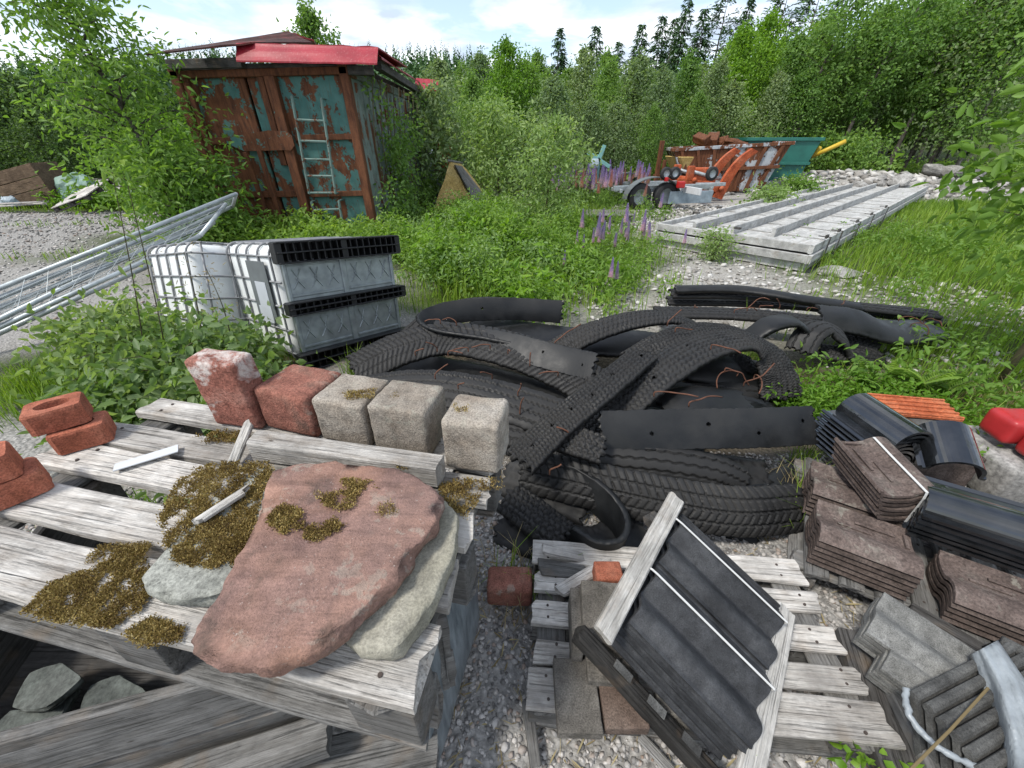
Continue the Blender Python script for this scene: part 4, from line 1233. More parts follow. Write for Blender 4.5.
def tread(name, pts, w, kind, roll=0.0, th=.022, crown=.012, holes=0, res=.0058, flip=False, raw=False, edge=.009, seed=0, depth=.013):
    wp = [V(p) if raw else P(p[0], p[1], p[2]) for p in pts]
    L = sum((b - a).length for a, b in zip(wp[:-1], wp[1:]))
    n = max(12, int(L / res))
    c = catmull(wp, n)
    rolls = roll if isinstance(roll, (list, tuple)) else [roll] * len(pts)
    m = 46 if res < .01 else 18
    xs = np.linspace(-w / 2, w / 2, m)
    C = np.array([tuple(p) for p in c])
    Tn = np.gradient(C, axis=0); Tn = unit(Tn)
    S = np.cross(Tn, np.array([0, 0, 1.0])); S = unit(S)
    # keep the sideways vector steady where the strip runs steeply
    for i in range(1, len(S)):
        if np.dot(S[i], S[i - 1]) < 0: S[i] = -S[i]
        S[i] = unit((S[i] * .5 + S[i - 1] * .5)[None])[0] if abs(Tn[i][2]) > .8 else S[i]
    N = unit(np.cross(S, Tn)); 
    if N[len(N) // 2][2] < 0 and not flip: pass
    sg = -1.0 if wp[-1].x > wp[0].x else 1.0
    rl = sg * np.interp(np.linspace(0, len(rolls) - 1, n + 1), np.arange(len(rolls)), np.radians(rolls))[:, None]
    S2 = S * np.cos(rl) + N * np.sin(rl); N2 = -S * np.sin(rl) + N * np.cos(rl)
    s = np.linspace(0, L, n + 1)
    ss, xx = np.meshgrid(s, xs, indexing='ij')
    prof = -crown * (2 * xx / w) ** 2 - edge * np.abs(2 * xx / w) ** 9
    rag = .022 * np.sin(ss * 61 + seed) * np.sin(ss * 23.7 + 2 * seed) + .012 * np.sin(ss * 143 + seed)
    xx = xx * (1 + rag * np.abs(2 * xx / w) ** 4)
    wob = .003 * np.sin(ss * 9 + seed) * np.cos(xx * 20 + seed)
    h_out = prof + wob; 
    g = groove(kind, ss, xx, w) * depth
    if flip: top, bot = prof * -1 + wob, prof * -1 + wob - th
    else: top, bot = h_out - g, h_out - th - .004
    def pts3(h): return C[:, None, :] + S2[:, None, :] * xx[..., None] + N2[:, None, :] * h[..., None]
    vt, vb = pts3(top), pts3(bot)
    jag = .012 * np.sin(xs * 150 + seed) + .010 * np.sin(xs * 61 + 2 * seed)
    for row in (0, -1):
        vt[row] += Tn[row] * jag[:, None]; vb[row] += Tn[row] * jag[:, None]
    k = (n + 1) * m
    vs = np.concatenate([vt.reshape(-1, 3), vb.reshape(-1, 3)])
    idx = np.arange(k).reshape(n + 1, m)
    q = np.stack([idx[:-1, :-1], idx[1:, :-1], idx[1:, 1:], idx[:-1, 1:]], -1)
    keep = np.ones((n, m - 1), bool)
    if holes:
        sc = (s[:-1] + s[1:]) / 2; xc = (xs[:-1] + xs[1:]) / 2
        SS, XX = np.meshgrid(sc, xc, indexing='ij')
        for i in range(holes):
            hs = L * (i + .7) / holes + .02 * math.sin(i * 5 + seed); hx = w * .14 * math.sin(i * 3.3 + seed)
            keep &= ((SS - hs) ** 2 + (XX - hx) ** 2) > (.0105) ** 2
    qt = q[keep].reshape(-1, 4)
    fs = [qt, qt[:, ::-1] + k]
    e0, e1 = idx[:, 0], idx[:, -1]
    fs.append(np.stack([e0[:-1], e0[:-1] + k, e0[1:] + k, e0[1:]], 1))
    fs.append(np.stack([e1[:-1], e1[1:], e1[1:] + k, e1[:-1] + k], 1))
    for row, rv in ((idx[0], False), (idx[-1], True)):
        f = np.stack([row[:-1], row[1:], row[1:] + k, row[:-1] + k], 1)
        fs.append(f[:, ::-1] if rv else f)
    fs = np.concatenate(fs)
    c0 = vs.mean(0); c0[2] = vs[:, 2].min()
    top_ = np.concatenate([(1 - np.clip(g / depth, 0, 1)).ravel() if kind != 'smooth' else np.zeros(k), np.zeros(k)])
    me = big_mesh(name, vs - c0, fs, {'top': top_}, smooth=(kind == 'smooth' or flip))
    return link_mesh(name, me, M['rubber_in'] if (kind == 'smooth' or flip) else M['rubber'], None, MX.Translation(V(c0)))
TREADS = [
 # pts, width, kind, roll, extra, label
 ([(352, 368, .22), (398, 346, .33), (450, 335, .38), (510, 346, .38), (562, 366, .33), (604, 390, .27)], .30, 'chev', 24, dict(crown=.016), 'wide chevron tread arching behind the grey pavers'),
 ([(345, 392, .18), (410, 384, .26), (470, 390, .28), (540, 410, .26), (592, 432, .22)], .27, 'zig', 24, dict(crown=.016), 'zigzag tread lying between the chevron tread and the grey pavers'),
 ([(430, 424, .16), (500, 424, .18), (560, 436, .18), (600, 452, .15)], .24, 'zig', 25, dict(crown=.014), 'lowest zigzag tread just behind the paver at the corner'),
 ([(518, 458, .37), (556, 421, .43), (600, 386, .48), (644, 350, .51)], .185, 'wave', -4, dict(crown=.008, holes=6), 'straight narrow tread lying diagonally across the heap'),
 ([(588, 430, .24), (622, 397, .36), (660, 367, .46), (702, 343, .52), (742, 336, .50), (768, 347, .43), (781, 372, .30), (784, 398, .16)], .27, 'wave', [0, 0, 0, 0, 2, 4, 4, 4], dict(crown=.012, holes=7), 'long tread arching up and curling down at the green herbs'),
 ([(552, 350, .30), (585, 331, .42), (628, 317, .49), (668, 313, .50), (694, 321, .42)], .22, 'block', [18, 10, 4, 0, 0], dict(crown=.014), 'block tread bent like a bow at the back of the heap'),
 ([(632, 356, .42), (664, 337, .49), (698, 326, .50), (728, 326, .46), (750, 332, .38)], .20, 'wave', 0, dict(crown=.012), 'short wavy tread squeezed between two arching treads'),
 ([(600, 431, .34), (690, 429, .35), (760, 428, .34), (816, 425, .31)], .205, 'smooth', 54, dict(crown=.008, holes=4, edge=.0), 'flat smooth belt with bolt holes turned towards the viewer'),
 ([(596, 455, .24), (655, 460, .24), (715, 470, .22), (748, 484, .17)], .17, 'rib', 38, dict(crown=.02), 'ribbed tread directly below the smooth belt'),
 ([(520, 470, .16), (595, 487, .19), (670, 503, .20), (742, 513, .18), (806, 509, .13)], .225, 'chev', 52, dict(crown=.022), 'heavy chevron tread at the bottom of the heap above the black tiles'),
 ([(556, 433, .37), (580, 440, .37), (604, 448, .355)], .155, 'block', 22, dict(crown=.004), 'short cut block tread on top of the chevron tread'),
 ([(528, 466, .16), (568, 482, .15), (598, 502, .14), (618, 528, .12), (616, 548, .11), (596, 551, .10), (572, 536, .10)], .17, 'smooth', [70, 76, 82, 88, 90, 90, 90], dict(crown=.006, edge=0), 'belt curled into a loop beside the large pallet'),
 ([(508, 492, .15), (535, 512, .145), (566, 536, .11)], .18, 'block', 8, dict(crown=.02), 'block tread sloping down into the loop beside the pallet'),
 ([(562, 312, .36), (505, 309, .38), (455, 312, .38), (428, 322, .36), (440, 332, .36), (495, 339, .36), (556, 351, .34)], .19, 'smooth', [72, 72, 68, 60, 50, 35, 35], dict(crown=.012, edge=0, holes=3), 'smooth belt folded back on itself at the back of the heap'),
 ([(408, 336, .22), (440, 310, .36), (485, 299, .40), (535, 303, .36)], .20, 'rib', [20, 10, 0, 0], dict(crown=.012), 'worn ribbed tread on top of the folded belt'),
 ([(430, 330, .33), (500, 343, .38), (555, 357, .38), (594, 366, .36)], .19, 'smooth', 42, dict(crown=.008, edge=0, holes=3), 'plain smooth belt behind the wide chevron tread'),
 ([(668, 298, .14), (760, 300, .16), (860, 308, .16), (944, 318, .12)], .20, 'rib', 4, dict(crown=.012, res=.012), 'long flat tread at the far side of the heap'),
 ([(672, 291, .24), (760, 293, .26), (850, 303, .26), (938, 312, .20)], .16, 'rib', 10, dict(crown=.012, res=.012), 'long narrow tread topping the far row'),
 ([(676, 287, .30), (740, 287, .33), (800, 296, .32), (862, 305, .27)], .11, 'smooth', 16, dict(crown=.01, res=.012), 'slim curved strip on top of the far row'),
 ([(655, 309, .20), (740, 311, .24), (815, 318, .23), (880, 326, .16)], .20, 'zig', 8, dict(crown=.015, res=.01), 'zigzag tread in front of the far row'),
 ([(744, 338, .22), (768, 322, .36), (794, 318, .38), (812, 330, .28)], .19, 'smooth', 4, dict(crown=.01), 'small smooth arch standing in the middle of the heap'),
 ([(800, 350, .18), (812, 330, .31), (828, 324, .33), (846, 336, .25), (852, 352, .12)], .21, 'rib', 6, dict(crown=.014), 'ribbed loop between the small arch and the rubber flap'),
 ([(822, 313, .36), (856, 318, .34), (895, 328, .26), (936, 326, .14)], .30, 'smooth', [20, 24, 20, 12], dict(crown=.02, res=.012), 'broad rubber flap draped at the far corner of the heap'),
 ([(846, 336, .17), (862, 339, .17), (880, 345, .14)], .15, 'block', 20, dict(crown=.02), 'short block tread under the rubber flap'),
 ([(822, 349, .12), (850, 352, .13), (884, 356, .09)], .16, 'chev', 26, dict(crown=.016), 'short chevron tread at the edge of the ferns'),
 ([(660, 402, .30), (700, 396, .34), (748, 400, .28)], .22, 'smooth', 12, dict(crown=.012), 'greyish smooth piece showing above the flat belt'),
 ([(730, 352, .26), (748, 360, .27), (764, 368, .22)], .15, 'block', 10, dict(crown=.02), 'short block tread seen under the curling arch'),
 ([(690, 372, .18), (735, 382, .18), (775, 386, .10)], .24, 'rib', 10, dict(crown=.02), 'ribbed tread lying in the shade under the arch'),
 ([(400, 362, .10), (500, 385, .12), (600, 420, .14), (700, 430, .12)], .34, 'smooth', 18, dict(crown=.02, res=.014), 'belt at the bottom of the heap behind the pallet'),
 ([(560, 380, .14), (640, 390, .18), (720, 405, .16), (780, 418, .08)], .36, 'smooth', 14, dict(crown=.02, res=.014), 'broad belt buried under the arching tread'),
 ([(470, 322, .20), (560, 335, .26), (640, 340, .28), (720, 350, .20)], .34, 'smooth', 12, dict(crown=.02, res=.014), 'broad belt buried under the bow shaped tread'),
 ([(560, 470, .06), (620, 482, .07), (690, 500, .06), (760, 520, .04)], .26, 'smooth', 20, dict(crown=.02, res=.014), 'belt lying on the gravel under the heavy chevron tread'),
 ([(640, 455, .12), (700, 470, .12), (770, 480, .08)], .24, 'rib', 30, dict(crown=.02, res=.014), 'ribbed tread filling the gap below the smooth belt'),
 ([(740, 500, .05), (780, 490, .06), (812, 470, .05)], .20, 'smooth', 20, dict(crown=.02, res=.014), 'short belt at the gravel side of the heavy chevron tread'),
 ([(505, 470, .08), (540, 480, .10), (590, 500, .08)], .26, 'zig', 30, dict(crown=.02, res=.014), 'zigzag tread in the shade beside the pallet corner'),
 ([(640, 350, .22), (700, 362, .26), (765, 372, .20)], .30, 'smooth', 20, dict(crown=.03, res=.014), 'dark belt in the shade under the long arching tread'),
 ([(500, 520, .03), (545, 535, .05), (600, 545, .05), (640, 520, .04)], .22, 'rib', 10, dict(crown=.02, res=.014), 'ribbed tread on the ground under the curled loop'),
]
for i, (pts, w, kind, roll, ex, lab) in enumerate(TREADS):
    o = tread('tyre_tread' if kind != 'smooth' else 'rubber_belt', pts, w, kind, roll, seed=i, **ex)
    tag(o, lab, 'tyre tread' if kind != 'smooth' else 'rubber belt', 'cut tyre treads and belts in the heap')

# rusty wires sticking out of the treads
WR = [(415, 352, .40, 'standing'), (437, 348, .45, 'hooked'), (448, 352, .44, 'hooked'), (468, 348, .44, 'bent'), (435, 375, .36, 'bent'), (458, 385, .35, 'short'), (490, 345, .45, 'flat'), (508, 350, .45, 'short'), (555, 342, .44, 'long'), (492, 375, .38, 'bent'), (518, 392, .32, 'standing'), (520, 410, .27, 'standing'), (530, 362, .42, 'short'), (558, 372, .38, 'flat'), (440, 320, .48, 'curled'), (456, 322, .46, 'curled'),
      (668, 322, .56, 'curled'), (676, 328, .55, 'curled'), (655, 392, .45, 'long'), (690, 402, .42, 'long'), (712, 345, .58, 'long'), (726, 368, .44, 'tangled'), (738, 372, .42, 'tangled'), (745, 382, .36, 'tangled'), (755, 375, .36, 'tangled'), (735, 310, .34, 'tangled'), (748, 308, .34, 'tangled'), (760, 306, .33, 'bent'), (780, 306, .32, 'bent'), (845, 300, .33, 'curled'), (808, 308, .32, 'long'), (900, 318, .28, 'tangled'), (912, 324, .24, 'tangled'), (925, 320, .22, 'tangled'), (695, 305, .32, 'curled'), (550, 470, .30, 'short'), (568, 432, .42, 'short')]
for i, (u, v, z, lk) in enumerate(WR):
    r = random.Random(900 + i)
    p = P(u, v, z)
    L = {'standing': .10, 'hooked': .13, 'bent': .12, 'short': .07, 'flat': .14, 'long': .24, 'curled': .14, 'tangled': .22}[lk]
    up = {'standing': .9, 'flat': .1, 'long': .15, 'short': .6}.get(lk, .45)
    d = V((r.uniform(-1, 1), r.uniform(-.7, .3), up)).normalized()
    pts = [p - V((0, 0, .03))]
    q = p.copy()
    for k in range(5):
        pts.append(q.copy())
        d = (d + V((r.uniform(-.6, .6), r.uniform(-.6, .5), r.uniform(-.75, .25))) * (.8 if lk in ('hooked', 'curled', 'tangled') else .4)).normalized()
        q = q + d * L / 4.5
    o = obj('rusty_wire', tube(catmull(pts, 16), .0042, 5), M['rust_wire'], smooth=True)
    where = 'among the treads behind the pavers' if u < 600 and v > 330 else ('by the folded belt' if u < 500 else ('around the arching treads' if u < 790 and v > 315 else 'along the far row of treads'))
    tag(o, f'{lk} rusty wire sticking up {where}', 'rusty wire', f'rusty wires {where}, {lk}')
# ---------------------------------------------------------------- bulk liquid totes lying on their side
def bars(paths, r, n=6): return join(*[tube(p, r, n) for p in paths])
def tote(Mx, label, nx_=5, nz_=5, base=True, plates=True):
    """local: base plate in the plane y=0 (facing -y), the tank reaches to y=D; x across W, z up H"""
    W, D, H = 1.02, 1.08, .94
    t = thing('tote_tank', Mx, label, 'tote', 'white totes lying on their side')
    ins = .013
    obj('tank', worn_box(W - 2 * ins, D - .15, H - 2 * ins, .09, .004, 4, 6, 3, (W / 2, D / 2 + .06, H / 2)), M['tote'], t, Mx, True)
    cg = []
    rr = .09
    def loop_xz(y):
        pts = []
        for cx, cz, a0 in ((W - rr, H - rr, 0), (rr, H - rr, 90), (rr, rr, 180), (W - rr, rr, 270)):
            for k in range(6):
                a = R(a0 + 90 * k / 5); pts.append((cx + rr * math.cos(a), y, cz + rr * math.sin(a)))
        return pts + [pts[0]]
    for i in range(nz_): cg.append(loop_xz(.14 + (D - .2) * i / (nz_ - 1)))
    def ushape_x(x):   # bar running from the base over the top end, in a plane of constant x
        return [(x, .05, H - .004), (x, D - rr, H - .004), (x, D - .03, H - .04), (x, D, H - rr), (x, D, rr), (x, D - .03, .04), (x, D - rr, .004), (x, .05, .004)]
    def ushape_z(z):
        return [(.004, .05, z), (.004, D - rr, z), (.03, D - .03, z), (rr, D, z), (W - rr, D, z), (W - .03, D - .03, z), (W - .004, D - rr, z), (W - .004, .05, z)]
    for i in range(nx_): cg.append(ushape_x(rr + (W - 2 * rr) * i / (nx_ - 1)))
    for i in range(nx_): cg.append(ushape_z(rr + (H - 2 * rr) * i / (nx_ - 1)))
    if not base:
        for i in range(nx_): cg.append([(rr + (W - 2 * rr) * i / (nx_ - 1), .07, .0), (rr + (W - 2 * rr) * i / (nx_ - 1), .07, H)])
        for i in range(nx_): cg.append([(0, .06, rr + (H - 2 * rr) * i / (nx_ - 1)), (W, .06, rr + (H - 2 * rr) * i / (nx_ - 1))])
    obj('cage', bars(cg, .0095, 5), M['cage'], t, Mx, True)
    if plates:
        pl = obj('identity_plate', box(.006, .36, .46, .002, 1, (-.012, .42, .58)), M['plate'], t, Mx)
        obj('label', box(.004, .20, .20, .001, 1, (-.0175, .40, .55)), M['label_sheet'], pl, Mx)
        obj('label', box(.004, .24, .13, .001, 1, (-.0175, .42, .385)), M['label_sheet'], pl, Mx)
    if base:
        # ribbed metal tray between the black skids
        def tray(z0, z1):
            v = [box(W - .05, .03, z1 - z0, .004, 1, (W / 2, .045, (z0 + z1) / 2))]
            for x0, x1 in ((.05, W / 2 - .03), (W / 2 + .03, W - .05)):
                v.append(box(x1 - x0, .012, .022, .004, 1, ((x0 + x1) / 2, .026, z0 + .04)))
                v.append(box(x1 - x0, .008, .012, .003, 1, ((x0 + x1) / 2, .028, z1 - .02)))
                n = 3
                for k in range(n):
                    cx = x0 + (x1 - x0) * (k + .5) / n; h = (z1 - z0) * .26
                    for s in (-1, 1):
                        v.append(tube([(cx - s * .045, .03, (z0 + z1) / 2 - h + .02), (cx + s * .008, .026, (z0 + z1) / 2 + .02), (cx - s * .03, .03, (z0 + z1) / 2 + h + .02)], .006, 5))
            v.append(box(.05, .03, z1 - z0, .006, 1, (W / 2, .032, (z0 + z1) / 2)))
            for x in (.04, W - .04): v.append(box(.03, .04, z1 - z0, .006, 1, (x, .035, (z0 + z1) / 2)))
            return join(*v)
        for z0, z1 in ((.105, .415), (.515, .80)): obj('base_tray', tray(z0, z1), M['galv_sheet'], t, Mx)
        for z0, z1 in ((-.03, .10), (.42, .51), (.805, .95)):
            v = [box(W + .02, .02, z1 - z0 - .02, .004, 1, (W / 2, .035, (z0 + z1) / 2))]
            for zz in (z0, (z0 + z1) / 2, z1): v.append(box(W + .03, .10, .012, .003, 1, (W / 2, -.01, zz)))
            for k in range(19):
                x = (W + .01) * k / 18
                wide = .05 if k in (0, 9, 18) else .008
                v.append(box(wide, .085, z1 - z0, .002, 1, (x, -.005, (z0 + z1) / 2)))
            obj('skid', join(*v), M['black_plastic'], t, Mx)
    return t
tote(axes((-1.69, 2.84, .03), (.63, .776, .0)) @ MX.Rotation(R(6), 4, 'Y') @ MX.Rotation(R(-7), 4, 'X'), 'white caged tote on its side with black skids and grey trays facing the tyres')
tote(axes((-2.62, 3.12, .0), (.56, .83, 0)) @ MX.Rotation(R(14), 4, 'Y') @ MX.Rotation(R(-9), 4, 'X'), 'white caged tote behind, tilted, sheltered under the fence panels', base=False, plates=False)

# ---------------------------------------------------------------- wire fence panels lying in a stack
def fence_panel(c, label):
    """c: near-left, near-right, far-right, far-left corners"""
    a, b, d, e = [V(p) for p in c]
    t = thing('fence_panel', (a + b + d + e) / 4, label, 'fence panel', 'galvanised fence panels lying in a stack')
    for q in ((a, b), (e, d)): obj('frame_tube', bars([q], .021, 8), M['galv'], t, smooth=True)
    for q in ((a, e), (b, d)): obj('end_tube', bars([q], .0205, 8), M['galv'], t, smooth=True)
    w = []
    for i in range(1, 9):
        f = i / 9; w.append([a.lerp(e, f), b.lerp(d, f)])
    for i in range(1, 15):
        f = i / 15; w.append([a.lerp(b, f), e.lerp(d, f)])
    obj('wire_mesh', bars(w, .0022, 4), M['galv'], t)
    return t
def ext(u0, v0, z0, u1, v1, z1, k):
    a, b = P(u0, v0, z0), P(u1, v1, z1)
    return a + (a - b) * k, b
n1, n2 = ext(0, 319, .36, 233, 206, .86, .30); f1, f2 = ext(0, 288, .50, 236, 194, 1.08, .25)
fence_panel((n1, n2, f2, f1), 'topmost galvanised fence panel sloping up to the willow')
o1 = V((.0, .05, -.09))
n1b, n2b = ext(0, 327, .30, 200, 236, .74, .35); f1b, f2b = ext(0, 298, .42, 226, 204, .98, .25)
fence_panel((n1b, n2b, f2b, f1b), 'galvanised fence panel second in the stack, crossed by the top one')
n1c, n2c = ext(0, 333, .24, 180, 252, .6, .35); f1c, f2c = ext(0, 308, .34, 214, 222, .82, .25)
fence_panel((n1c, n2c, f2c, f1c), 'lowest galvanised fence panel half sunk in the grass')

# ---------------------------------------------------------------- rusty container
KX0, KX1, KY, KH = -5.22, -2.47, 7.80, 2.52
KW, KL = KX1 - KX0, 6.0
MK = MX.Translation((KX0, KY, gzf(-4, 8) - .02)) @ MX.Rotation(R(-1.2), 4, 'Y')
kt = thing('scrap_container', MK, 'tall rusty container with peeling turquoise paint under red roof sheets', 'container')
def kp(name, vf, mat, parent=None, **kw): return obj(name, vf, mat, parent or kt, MK, **kw)
def F(u, v):
    """spot of the photo -> (x, z) on the container front"""
    p = PY(u, v, KY - .05)
    q = MK.inverted() @ p
    return q.x, q.z
kp('front_panel', box(KW * .60 - .06, .05, KH - .08, .0, 1, (KW * .70, .04, KH / 2)), M['peel_teal'])
kp('door_leaf', box(KW * .40 - .06, .05, KH - .08, .0, 1, (KW * .205, .035, KH / 2)), M['peel_teal_rust'])
kp('back_panel', box(KW - .04, .05, KH - .05, .0, 1, (KW / 2, KL, KH / 2)), M['side_paint'])
for s, x in ((0, .03), (1, KW - .03)):
    kp('side_panel', box(.04, KL, KH - .06, 0, 1, (x, KL / 2, KH / 2)), M['side_paint'])
    v = []
    for i in range(19):
        y = .22 + (KL - .35) * i / 18
        xo = KW + .018 if s else -.018
        v.append(box8([(xo - .05, y - .05, .1), (xo + .0, y - .035, .1), (xo, y + .035, .1), (xo - .05, y + .05, .1), (xo - .05, y - .05, KH - .16), (xo, y - .035, KH - .16), (xo, y + .035, KH - .16), (xo - .05, y + .05, KH - .16)] if s else
                      [(xo, y - .035, .1), (xo + .05, y - .05, .1), (xo + .05, y + .05, .1), (xo, y + .035, .1), (xo, y - .035, KH - .16), (xo + .05, y - .05, KH - .16), (xo + .05, y + .05, KH - .16), (xo, y + .035, KH - .16)]))
    kp('side_ribs', join(*v), M['side_paint'])
    kp('top_rail', box(.11, KL + .02, .13, .01, 1, (x, KL / 2, KH - .05)), M['side_paint'])
    kp('bottom_rail', box(.11, KL, .14, .01, 1, (x, KL / 2, .07)), M['rust'])
for x in (.06, KW - .07):
    kp('corner_post', box(.14, .13, KH + .06, .012, 1, (x, -.01, KH / 2 + .02)), M['rust'])
kp('top_beam', box(KW - .02, .10, .10, .01, 1, (KW / 2, -.025, KH - .03)), M['rust'])
x0, z0 = F(270, 76); x1, z1 = F(303, 230)
kp('door_post', box8([(x0 - .06, -.12, z1 - .4), (x0 + .10, -.12, z1 - .4), (x0 + .10, .01, z1 - .4), (x0 - .06, .01, z1 - .4), (x0 - .08, -.12, z0), (x0 + .08, -.12, z0), (x0 + .08, .01, z0), (x0 - .08, .01, z0)], .01), M['rust'])
xm = x0 + .08
for v_ in (138, 195):
    a, za = F(292, v_); b, zb = F(368, v_)
    kp('cross_bar', box(KW - xm - .16, .06, .085, .006, 1, ((KW + xm) / 2 - .02, -.015, za)), M['rust'])
for u0, u1, v_ in ((176, 268, 142), (200, 300, 196)):
    a, za = F(u0, v_)
    kp('cross_bar', box(x0 - .2, .06, .10, .006, 1, (x0 / 2, -.018, za)), M['rust'])
for x in (x0 - .17, .19): kp('door_frame', box(.10, .06, KH * .5, .006, 1, (x, -.02, KH * .74)), M['rust'])
# hinge bracket: a plate with a rounded end, and two slanting bars
a = F(232, 148); b = F(292, 140)
br = [(a[0], a[1] + .06), (a[0] + .25, a[1] - .05), (b[0] - .12, b[1] - .14), (b[0] - .02, b[1] - .15), (b[0] + .06, b[1] - .08), (b[0] + .06, b[1] + .06), (b[0] - .02, b[1] + .12), (b[0] - .3, b[1] + .14), (a[0], a[1] + .14)]
vs_b = [(x, -.145, z) for x, z in br] + [(x, -.125, z) for x, z in br]
nb = len(br)
kp('hinge_bracket', (vs_b, [tuple(range(nb)), tuple(reversed(range(nb, 2 * nb)))] + [(i, i + nb, (i + 1) % nb + nb, (i + 1) % nb) for i in range(nb)]), M['peel_teal_rust'])
for (u0, v0), (u1, v1) in (((249, 152), (270, 214)), ((263, 150), (287, 228))):
    a = F(u0, v0); b = F(u1, v1)
    kp('slanting_bar', box8([(b[0] - .035, -.17, b[1]), (b[0] + .035, -.17, b[1]), (b[0] + .035, -.12, b[1]), (b[0] - .035, -.12, b[1]), (a[0] - .035, -.20, a[1]), (a[0] + .035, -.20, a[1]), (a[0] + .035, -.15, a[1]), (a[0] - .035, -.15, a[1])], .004), M['rust'])
def ladder(rails, rungs):
    v = []
    pr = []
    for (u0, v0), (u1, v1) in rails:
        a = F(u0, v0); b = F(u1, v1); pr.append((a, b))
        v.append(tube([(a[0], -.16, a[1]), (b[0], -.16, b[1])], .023, 6))
        for q in (a, b): v.append(tube([(q[0], -.16, q[1]), (q[0], .0, q[1])], .014, 6))
    ld = kp('ladder', join(*v), M['ladder'])
    for f in rungs:
        p = [(a[0] + (b[0] - a[0]) * f, -.16, a[1] + (b[1] - a[1]) * f) for a, b in pr]
        kp('rung', tube(p, .019, 6), M['ladder'], ld)
ladder((((295, 97), (312, 193)), ((324, 99), (338, 193))), (.22, .43, .62, .80, .99))
ladder((((314, 201), (322, 240)), ((341, 200), (348, 240))), (.2, .62, .95))
# red roof sheets lying loosely on top
def rsheet(corners, th, mat, label, seed, fold=None, nrib=0):
    a, b, c, d = [V(p) for p in corners]
    nu, nv = 24, 8
    top = []
    for j in range(nv + 1):
        for i in range(nu + 1):
            s, t_ = i / nu, j / nv
            p = (a.lerp(b, s)).lerp(d.lerp(c, s), t_)
            p = p + V((0, 0, .015 * mnoise.noise(V((s * 5, t_ * 3, seed))) + (.012 * abs(math.sin(s * math.pi * nrib)) if nrib else 0)))
            top.append(p)
    k = len(top)
    vs = [tuple(p) for p in top] + [(p.x, p.y, p.z - th) for p in top]
    f = []
    m = nu + 1
    for j in range(nv):
        for i in range(nu):
            q = (j * m + i, j * m + i + 1, (j + 1) * m + i + 1, (j + 1) * m + i)
            f.append(q); f.append(tuple(x + k for x in reversed(q)))
    for i in range(nu):
        f.append((i + 1, i, i + k, i + 1 + k)); o = nv * m
        f.append((o + i, o + i + 1, o + i + 1 + k, o + i + k))
    for j in range(nv):
        f.append((j * m, (j + 1) * m, (j + 1) * m + k, j * m + k)); o = nu
        f.append(((j + 1) * m + o, j * m + o, j * m + o + k, (j + 1) * m + o + k))
    o = obj('roof_sheet', (vs, f), mat)
    return tag(o, label, 'roof sheet', 'loose sheets on the container roof')
rsheet((PY(236, 60, 7.42), PY(377, 63, 7.5), PY(378, 47, 7.72), PY(236, 43, 7.62)), .02, M['red_sheet'], 'faded red sheet folded over the front edge of the container roof', 1, nrib=0)
rsheet((PY(236, 43, 7.63), PY(378, 47, 7.73), PY(378, 47, 7.73) + V((.05, 1.7, -.02)), PY(236, 43, 7.63) + V((0, 1.9, .06))), .02, M['red_sheet'], 'red sheet lying flat behind the folded front sheet', 2, nrib=6)
rsheet((PY(146, 54, 7.0), PY(250, 42, 7.55), PY(312, 42, 9.0), PY(288, 31, 9.1)), .02, M['rusty_sheet'], 'rusty dark sheet sticking out over the willow side of the roof', 3)
rsheet((PY(288, 31, 9.1), PY(314, 40, 9.3), PY(316, 44, 11.3), PY(262, 42, 11.3)), .02, M['red_sheet'], 'red sheet on the highest part of the container roof', 4)
rsheet((PY(374, 50, 8.0), PY(382, 58, 7.75), PY(420, 82, 12.6), PY(402, 72, 12.8)), .02, M['red_sheet'], 'narrow red sheet bent down along the vine covered side', 5)
rsheet((PY(414, 90, 12.5), PY(441, 90, 12.5), PY(439, 80, 12.9), PY(416, 78, 12.9)), .03, M['red_sheet'], 'short red sheet overhanging the far corner of the container', 6)
for (u0, v0, u1, v1, Y0, Y1, lab) in ((165, 64, 240, 62, 7.6, 7.6, 'dark timber joist under the rusty roof sheet'), (240, 68, 372, 70, 7.72, 7.72, 'dark timber joist under the folded red sheet'), (376, 64, 420, 92, 7.9, 13.0, 'dark timber joist along the vine covered side of the roof')):
    a, b = PY(u0, v0, Y0), PY(u1, v1, Y1)
    o = obj('joist', plank((b - a).length, .12, .12, int(u0), .004, 10), M['wood_dark'], None, axes(a + V((0, .08, .06)), b - a))
    tag(o, lab, 'joist')
o = obj('roof_filler', box(KW - .1, KL - .4, .14, .01, 1, (KW / 2, KL / 2 + .1, KH + .06)), M['wood_dark'], None, MK)
tag(o, 'dark boards stacked between the container and its red sheets', 'boards')

# ---------------------------------------------------------------- white panel stack
pa, pb = P(660, 222, .36), P(815, 246, .36)
LD = V((.730, .683, -.004)).normalized()
wd = (pb - pa)
MP = axes(pa, LD); 
wlen = abs((MP.inverted() @ pb).y)
